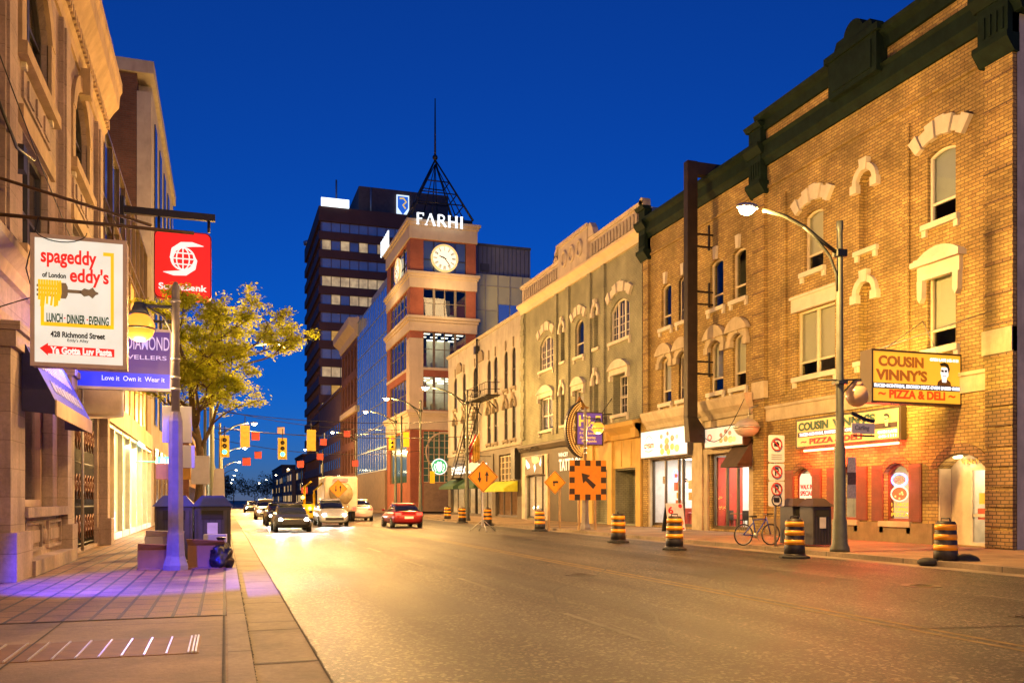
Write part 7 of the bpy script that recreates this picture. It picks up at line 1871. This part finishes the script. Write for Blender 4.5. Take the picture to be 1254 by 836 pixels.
for i, (x, y, lb) in enumerate(spots):
    o = dm if i == 0 else copy_tree(dm)
    place(o, gpt(x, y), rnd.uniform(0, 6), lb)
k = MB(); c_ = gpt(1158, 692); k.smooth = True; k.sphere((0, 0, 0), .3, 16, .5); k.v = [Vector((c_[0] + .5 + v.x * 1.3, c_[1] - .1 + v.y, c_[2] + .13 + v.z + .04 * noise.noise(v * 9))) for v in k.v]; k.sphere((c_[0] - .5, c_[1] + .05, c_[2] + .09), .26, 14, .45)
o = k.build('sandbag', RUBBER); tag(o, 'black sandbags weighing down the nearest construction barrel', 'sandbag')

# orange diamond signs and arrow panel
def diamond(label, Y, px, py, half, kind):
    P_ = FY(Y); a, z = onY(px, py, Y)
    t = thing('construction_sign', (a, Y, 0), label, 'road sign', 'orange construction diamonds')
    k = MB(); k.pprism(P_, [(a, z - half), (a + half, z), (a, z + half), (a - half, z)], 0, .03); k.build('panel', ORANGEP, t)
    k = MB(); h = half * .93
    for p, q in (((a, z - h), (a + h, z)), ((a + h, z), (a, z + h)), ((a, z + h), (a - h, z)), ((a - h, z), (a, z - h))): k.ribbon(P_, [p, q], half * .03, .031, .036)
    k.build('border', SBLK, t)
    k = MB()
    if kind == 'two':
        for s, d_ in ((-.24, -1), (.24, 1)):
            x = a + s * half; k.ribbon(P_, [(x, z - d_ * .3 * half), (x, z + d_ * .1 * half)], half * .09, .031, .037); k.pprism(P_, [(x - .13 * half, z + d_ * .08 * half), (x + .13 * half, z + d_ * .08 * half), (x, z + d_ * .38 * half)], .031, .037)
    else:
        k.ribbon(P_, [(a - .1 * half, z - .3 * half), (a - .1 * half, z), (a + .2 * half, z + .1 * half)], half * .12, .031, .037); k.pbox(P_, a - .2 * half, a + .28 * half, z - .05 * half, z + .13 * half, .038, .042)
    k.build('symbol', SBLK, t)
    k = MB()
    if kind == 'two': k.box(a - .04, a + .04, Y + .03, Y + .1, ZR + .25, z + half * .2); k.tube([(a - .7, Y + .1, ZR + .03), (a, Y + .06, .5), (a + .7, Y + .1, ZR + .03)], .03, 5); k.tube([(a, Y - .6, ZR + .03), (a, Y + .06, .5), (a, Y + .7, ZR + .03)], .03, 5)
    else:
        for s in (-.5, .5): k.box(a + s * half - .05, a + s * half + .05, Y + .03, Y + .12, ZR, z + half * .45)
    k.build('stand', STEEL if kind == 'two' else M('raw_timber', (.45, .3, .14), .8), t)
    return t
diamond('large orange diamond with two opposed arrows standing in front of the pale building', 43, 591.5, 583.5, .82, 'two')
diamond('smaller orange diamond with two opposed arrows in front of the white truck', 58, 414, 598, .62, 'two')
diamond('orange diamond with lane symbol on wooden legs by the tattoo shop', 42.6, 679.5, 590.5, .62, 'lane')
Y = 40.2; P_ = FY(Y); (x0, zt), (x1, zb) = onY(697, 563, Y), onY(742, 612, Y)
ap = thing('arrow_panel', ((x0 + x1) / 2, Y, 0), 'square orange panel with black checkered edge and slanting arrow on posts', 'road sign')
k = MB(); k.pbox(P_, x0, x1, zb, zt, 0, .03); k.build('panel', ORANGEP, ap)
k = MB(); n_ = 7; sx, sz = (x1 - x0) / n_, (zt - zb) / n_
for i in range(n_):
    for j in range(n_):
        if (i in (0, n_ - 1) or j in (0, n_ - 1)) and (i + j) % 2 == 1: k.pbox(P_, x0 + i * sx, x0 + (i + 1) * sx, zb + j * sz, zb + (j + 1) * sz, .031, .035)
w_, h_ = x1 - x0, zt - zb
def q(u, v): return (x0 + w_ * u, zb + h_ * v)
k.pprism(P_, [q(.33, .68), q(.56, .62), q(.49, .56), q(.72, .38), q(.64, .28), q(.44, .48), q(.37, .42)], .031, .036); k.build('checker_and_arrow', SBLK, ap)
for u in (.28, .72):
    k = MB(); k.box(x0 + w_ * u - .05, x0 + w_ * u + .05, Y + .03, Y + .13, ZR, zt - .2); k.build('post', M('raw_timber', (.45, .3, .14)), ap)

# ================================================================== OVERHEAD WIRES, SIGNALS, PENNANTS
SYW = 62.0
ws = thing('span_wires', (8, SYW, 6), 'sagging black span wires slung across the street carrying signals', 'wires')
def wire(A, B, sag, n=14): A, B = Vector(A), Vector(B); return [A.lerp(B, i / n) - Vector((0, 0, sag * 4 * (i / n) * (1 - i / n))) for i in range(n + 1)]
WIRES = [((-1.2, SYW, 7.6), (16.9, SYW, 7.4), .5), ((-1.2, SYW, 6.4), (16.9, SYW, 6.2), .35), ((-1.2, 70, 8.6), (16.9, 77.5, 8.0), .7), ((-1.0, 75, 6.6), (16.9, 77.5, 6.0), .8), ((-1.2, 84, 8.3), (16.9, 89.6, 8.6), .6)]
k = MB()
for A, B, s in WIRES: k.tube(wire(A, B, s), .025, 5)
k.build('wire', BLACK, ws)
k = MB(); k.tube([(-1.25, SYW, 0), (-1.25, SYW, 8.2)], .13, 10, r1=.1); k.build('wire_pole', POLEG, ws)
GRN = E('green_signal', (.05, 1, .55), 6); REDS = E('red_signal', (1, .04, .02), 6); LENS = M('dark_lens', (.03, .025, .02), .2)
def signal(label, x, y, z, on, facing, group='hanging traffic signals', scale=1.0):
    t = thing('traffic_signal', (x, y, z), label, 'traffic light', group)
    s = facing  # -1 faces the camera
    w, h = .2 * scale, .62 * scale
    k = MB(); k.box(x - w, x + w, y - .12, y + .12, z - h, z + h); k.build('housing', YELLOWP, t, bevel=.02)
    k = MB(); k.box(x - w * 1.55, x + w * 1.55, y - s * .13 - .012, y - s * .13 + .012, z - h * 1.2, z + h * 1.2); k.build('backboard', YELLOWP, t)
    for i, dz in enumerate((.4, 0, -.4)):
        c = Vector((x, y + s * .125, z + dz * scale)); r = .15 * scale
        k = MB(); k.lathe(c, [(r, 0), (r * .8, s * .04), (.01, s * .05)], 14, 'y'); lit = (i == 2 and on == 'g') or (i == 0 and on == 'r')
        k.build('lens', (GRN if on == 'g' else REDS) if lit else LENS, t)
        k = MB(); k.tube([c + Vector((r * 1.1 * math.cos(q_), s * .12, r * 1.1 * math.sin(q_))) for q_ in [i_ * math.pi / 8 for i_ in range(9)]], .02, 4); k.build('visor', YELLOWP, t)
    k = MB(); k.tube([(x, y, z + h), (x, y, z + h + .75)], .03, 6); k.build('hanger', BLACK, t)
    return t
for px, py, on, f, lb in ((275, 546, 'g', -1, 'yellow traffic signal showing green, hung leftmost over the street beside the tree'), (346, 549, 'g', -1, 'yellow traffic signal showing green, hung over mid street left of the high-rise'), (300, 534, None, 1, 'yellow signal seen from behind, hung just right of the tree crown'), (381, 539, None, 1, 'yellow signal seen from behind, hung against the foot of the high-rise')):
    x, z = onY(px, py, SYW); signal(lb, x, SYW, z, on, f)
x, z = onY(480, 542, 89); signal('yellow signal showing red beside the lamp before the clock tower', x, 89, z, 'r', -1, 'corner traffic signals')
x, z = onY(497, 538, 86); signal('yellow signal turned sideways right of the red one at the clock tower corner', x, 86, z, None, 1, 'corner traffic signals')
x, z = onY(529, 584, 84); signal('low yellow pedestrian signal near the coffee shop corner', x, 84, z, None, 1, 'corner traffic signals', .8)
k = MB(); k.tube([(13.9, 89, 6.6), (16.9, 89.6, 6.9)], .05, 6); k.tube([(14, 86, 8.0), (16.9, 86.2, 8.2)], .05, 6); k.tube([(16.9, 86.2, 0), (16.9, 86.2, 10)], .1, 8); o = k.build('signal_pole', POLEG); tag(o, 'dark mast with side arms holding the corner traffic signals', 'pole')
PEN = M('pink_red_pennant', (.75, .12, .10), .8, 0, .1, 3, .1)
pl_lab = ['pennant nearest the tree crown, low', 'pennant between the two green signals, upper', 'pale pennant above the right green signal', 'pennant under the right green signal', 'pennant left of the high-rise foot, below the rear facing signal', 'pennant high against the high-rise foot', 'pennant midway over the street before the dark far blocks', 'pennant farthest right by the lamp pole', 'pennant just above the white truck', 'pennant low over the street lamp glow']
for i, (px, py, y) in enumerate(((302, 565, 62), (313, 534, 62), (344, 527, 70), (316, 557, 70), (368, 568, 72), (396, 541, 74), (392, 559, 74), (425, 531, 76), (435, 567, 76), (373, 600, 80))):
    x, z = onY(px, py, y); k = MB(); h = .27
    k.hexa([(x - h, y - .03, z - h), (x + h, y + .03, z - h), (x + h, y + .05, z - h), (x - h, y - .01, z - h), (x - h, y + .02, z + h), (x + h, y - .03, z + h), (x + h, y - .01, z + h), (x - h, y + .04, z + h)])
    o = k.build('pennant', PEN if i != 2 else M('pale_pink_pennant', (.75, .5, .45), .8)); tag(o, 'small square pinkish ' + pl_lab[i], 'pennant', 'square pennants on the overhead wires')
    k = MB(); k.tube([(x - h, y, z + h), (x + h, y, z + h)], .02, 4); k.build('batten', BLACK, o)

# ================================================================== VEHICLES (at rest where the traffic is)
TYRE = RUBBER
CGLASS = M('car_glass', (.01, .012, .015), .05, 0, .1, 1, 0, spec=1.0)
HEADL = E('headlight_glow', (1, .95, .85), 55); TAILL = E('tail_light_glow', (1, .03, .015), 7)
def paint(name, c): return M(name, c, .28, .35, .05, 1, 0)
PAINTS = {n: paint(n, c) for n, c in (('silver_car_paint', (.5, .5, .5)), ('black_car_paint', (.02, .02, .022)), ('white_car_paint', (.7, .7, .68)), ('dark_red_car_paint', (.25, .02, .02)), ('blue_car_paint', (.03, .06, .2)), ('grey_car_paint', (.16, .16, .17)))}
def section(hw, zb, zt, n, p):
    """a rounded body section, half width hw between zb and zt"""
    out = []
    for i in range(n):
        t = 2 * math.pi * i / n; c, s = math.cos(t), math.sin(t)
        out.append((hw * math.copysign(abs(c) ** p, c), (zb + zt) / 2 + (zt - zb) / 2 * math.copysign(abs(s) ** p, s)))
    return out
def loft(k, st, n=20, p=.45):
    k.smooth = True; vs = []
    for y, hw, zb, zt in st: vs += [(x, y, z) for x, z in section(hw, zb, zt, n, p)]
    fs = [(i * n + j, i * n + (j + 1) % n, (i + 1) * n + (j + 1) % n, (i + 1) * n + j) for i in range(len(st) - 1) for j in range(n)]
    fs += [tuple(range(n)), tuple(range(len(st) * n - 1, (len(st) - 1) * n - 1, -1))]
    k.add(vs, fs); k.smooth = False
def make_car(label, pname, suv=False, lights='head'):
    """front of the car points to -y"""
    t = thing('car', (0, 0, 0), label, 'car', 'cars in the traffic')
    m = PAINTS[pname]; hh = .18 if suv else 0
    k = MB(); loft(k, [(-2.25, .62, .34, .62), (-2.2, .78, .26, .72), (-2.0, .86, .22, .8 + hh), (-1.2, .9, .2, .93 + hh), (-.7, .91, .2, .98 + hh), (.6, .91, .2, 1.0 + hh), (1.6, .9, .2, 1.02 + hh), (2.05, .86, .24, (1.0 if not suv else 1.1) + hh), (2.2, .78, .3, .9 + hh), (2.25, .6, .38, .75 + hh)])
    k.build('body', m, t)
    k = MB(); rz_ = 1.45 + hh * 1.4
    loft(k, [(-1.1, .74, .8, .94 + hh), (-.85, .76, .8, 1.06 + hh), (-.2, .7, .85, rz_ - .05), (.3, .68, .85, rz_), (1.2, .67, .85, rz_ - .03), (1.75 if not suv else 2.0, .72, .85, 1.12 + hh), (2.0 if not suv else 2.15, .74, .8, .98 + hh)], 20, .55)
    k.build('cabin_glass', CGLASS, t)
    k = MB(); loft(k, [(-.3, .6, rz_ - .12, rz_ - .03), (.3, .63, rz_ - .1, rz_ + .025), (1.0, .62, rz_ - .1, rz_ + .01), (1.35, .56, rz_ - .14, rz_ - .07)], 16, .6); k.build('roof', m, t)
    for x in (-.82, .82):
        for y in (-1.4, 1.4):
            k = MB(); s = 1 if x > 0 else -1; k.lathe((x, y, .32), [(.2, -.11), (.3, -.11), (.32, -.08), (.32, .08), (.3, .11), (.2, .11)], 18, 'x'); w = k.build('wheel', TYRE, t)
            k = MB(); k.lathe((x + s * .1, y, .32), [(.21, 0), (.19, s * .015), (.05, s * .0), (.01, s * .02)], 10, 'x'); k.build('rim', STEEL, w)
    for x in (-.62, .62):
        k = MB(); k.smooth = True; k.sphere((x, -2.16, .64 + hh * .5), .12, 12, .75); k.build('headlight', HEADL if lights == 'head' else M('clear_lens', (.5, .5, .5), .1), t)
        k = MB(); k.box(x - .17, x + .17, 2.14, 2.26, .74 + hh * .6, .9 + hh * .6); k.build('tail_light', TAILL, t, bevel=.02)
    for x in (-.98, .98):
        k = MB(); k.smooth = True; k.sphere((x, -.75, 1.03 + hh), .1, 8, .8); k.build('wing_mirror', m, t)
    k = MB(); k.box(-.55, .55, -2.285, -2.2, .4, .56); k.build('grille', BLACK, t)
    k = MB(); k.box(-.26, .26, 2.24, 2.275, .55, .68); k.build('number_plate', WHITEP, t)
    if lights == 'head':
        for x in (-.62, .62): light('headlamp', 'SPOT', (x, -2.32, .64), 650, (1, .93, .8), t, .07, rot=(.0, -1, -.075), spot=75, blend=.8)
    else:
        light('tail_glow', 'POINT', (0, 2.7, .8), 25, (1, .03, .01), t, .3)
    return t
c1 = make_car('dark saloon coming towards the camera, leading the queue of headlights', 'black_car_paint'); place(c1, (3.3, 47, ZR))
c2 = copy_tree(c1); place(c2, (3.35, 58, ZR), .01, 'second oncoming saloon in the left lane, behind the leading dark one')
c3 = make_car('silver utility car with headlights on in the lane nearer mid street', 'silver_car_paint', True); place(c3, (6.4, 56, ZR))
c4 = copy_tree(c3); place(c4, (3.3, 76, ZR), 0, 'oncoming utility car far up the left lane below the green signals')
c5 = copy_tree(c1); place(c5, (6.3, 74, ZR), 0, 'oncoming saloon far back in the lane nearer mid street')
c6 = copy_tree(c1); place(c6, (3.3, 118, ZR), 0, 'oncoming saloon beyond the crossing with only its headlights clear')
c7 = make_car('dark red car driving away with tail lights on, in the lane by the barrels', 'dark_red_car_paint', False, 'tail'); place(c7, (10.2, 52, ZR), math.pi)
c8 = make_car('white utility car driving away ahead of the dark red car', 'white_car_paint', True, 'tail'); place(c8, (10.2, 70, ZR), math.pi)
c9 = copy_tree(c7); place(c9, (10.2, 84, ZR), math.pi, 'car farthest ahead in the outbound lane, tail lights glowing')

# white utility truck seen from behind
tk = thing('truck', (8, 66, ZR), 'white utility truck with red warning lights standing behind the orange diamond', 'truck')
TY = 66.0; xt0, _ = onY(394, 600, TY); xt1, _ = onY(441, 600, TY)
cxt = (xt0 + xt1) / 2
k = MB(); k.box(cxt - 1.25, cxt + 1.25, TY, TY + 4.2, ZR + .75, 3.3); k.build('body', M('truck_white', (.66, .62, .5), .5, 0, .15, 1.5, .05, 10, .3), tk, bevel=.15)
k = MB(); k.box(cxt - 1.15, cxt + 1.15, TY + 4.3, TY + 6.2, ZR + .6, 2.6); k.build('cab', MATS['truck_white'], tk, bevel=.15)
k = MB()
for x in (-.95, .95):
    for y in (.8, 1.9, 5.2): k.lathe((cxt + x, TY + y, ZR + .5), [(.25, -.15), (.5, -.15), (.5, .15), (.25, .15)], 16, 'x')
k.build('wheels', RUBBER, tk)
k = MB(); k.lathe((cxt, TY - .35, 2.0), [(.25, -.1), (.8, .1), (.9, .3)], 14, 'y'); k.box(cxt - .5, cxt + .5, TY - .5, TY - .02, .6, 1.2); k.build('drum_hopper', M('dirty_cream_metal', (.4, .33, .2), .6, .2, .3, 3, .2), tk)
k = MB(); k.box(cxt - .5, cxt + .5, TY - .12, TY - .02, 2.9, 3.15); k.build('light_bar', E('red_beacon', (1, .06, .03), 5), tk)
k = MB()
for x in (-1.0, 1.0): k.box(cxt + x - .14, cxt + x + .14, TY - .1, TY - .01, .8, 1.0)
k.build('tail_light', TAILL, tk)
light('beacon_light', 'POINT', (cxt, TY - .8, 3.1), 120, (1, .1, .05), tk, .2)
k = MB(); k.tube([(cxt - 1.9, TY + 1.0, ZR + .4), (cxt - 1.9, TY + .8, 2.2), (cxt - 1.3, TY + .8, 2.8)], .1, 6); k.build('boom', YELLOWP, tk)
yl = thing('amber_beacon', (cxt - 2.6, TY - 1, 0), 'yellow work machine with amber lamps beside the white truck', 'machine')
k = MB(); k.box(cxt - 3.4, cxt - 2.0, TY - 1, TY + 1.5, ZR + .3, 1.2); k.build('body', YELLOWP, yl, bevel=.08); k = MB(); k.tube([(cxt - 2.7, TY, 1.2), (cxt - 2.7, TY, 2.5), (cxt - 2.2, TY, 2.9)], .1, 6); k.build('mast', YELLOWP, yl)
k = MB()
for x, z in ((-3.1, .9), (-2.4, .9), (-2.9, 1.7)): k.sphere((cxt + x, TY - 1.06, z), .13, 8)
k.build('amber_lamp', E('amber_lamp', (1, .5, .05), 14), yl)
k = MB()
for x in (-3.3, -2.1):
    for y in (-.6, 1.0): k.lathe((cxt + x, TY + y, ZR + .3), [(.1, -.1), (.3, -.1), (.3, .1), (.1, .1)], 12, 'x')
k.build('wheels', RUBBER, yl)
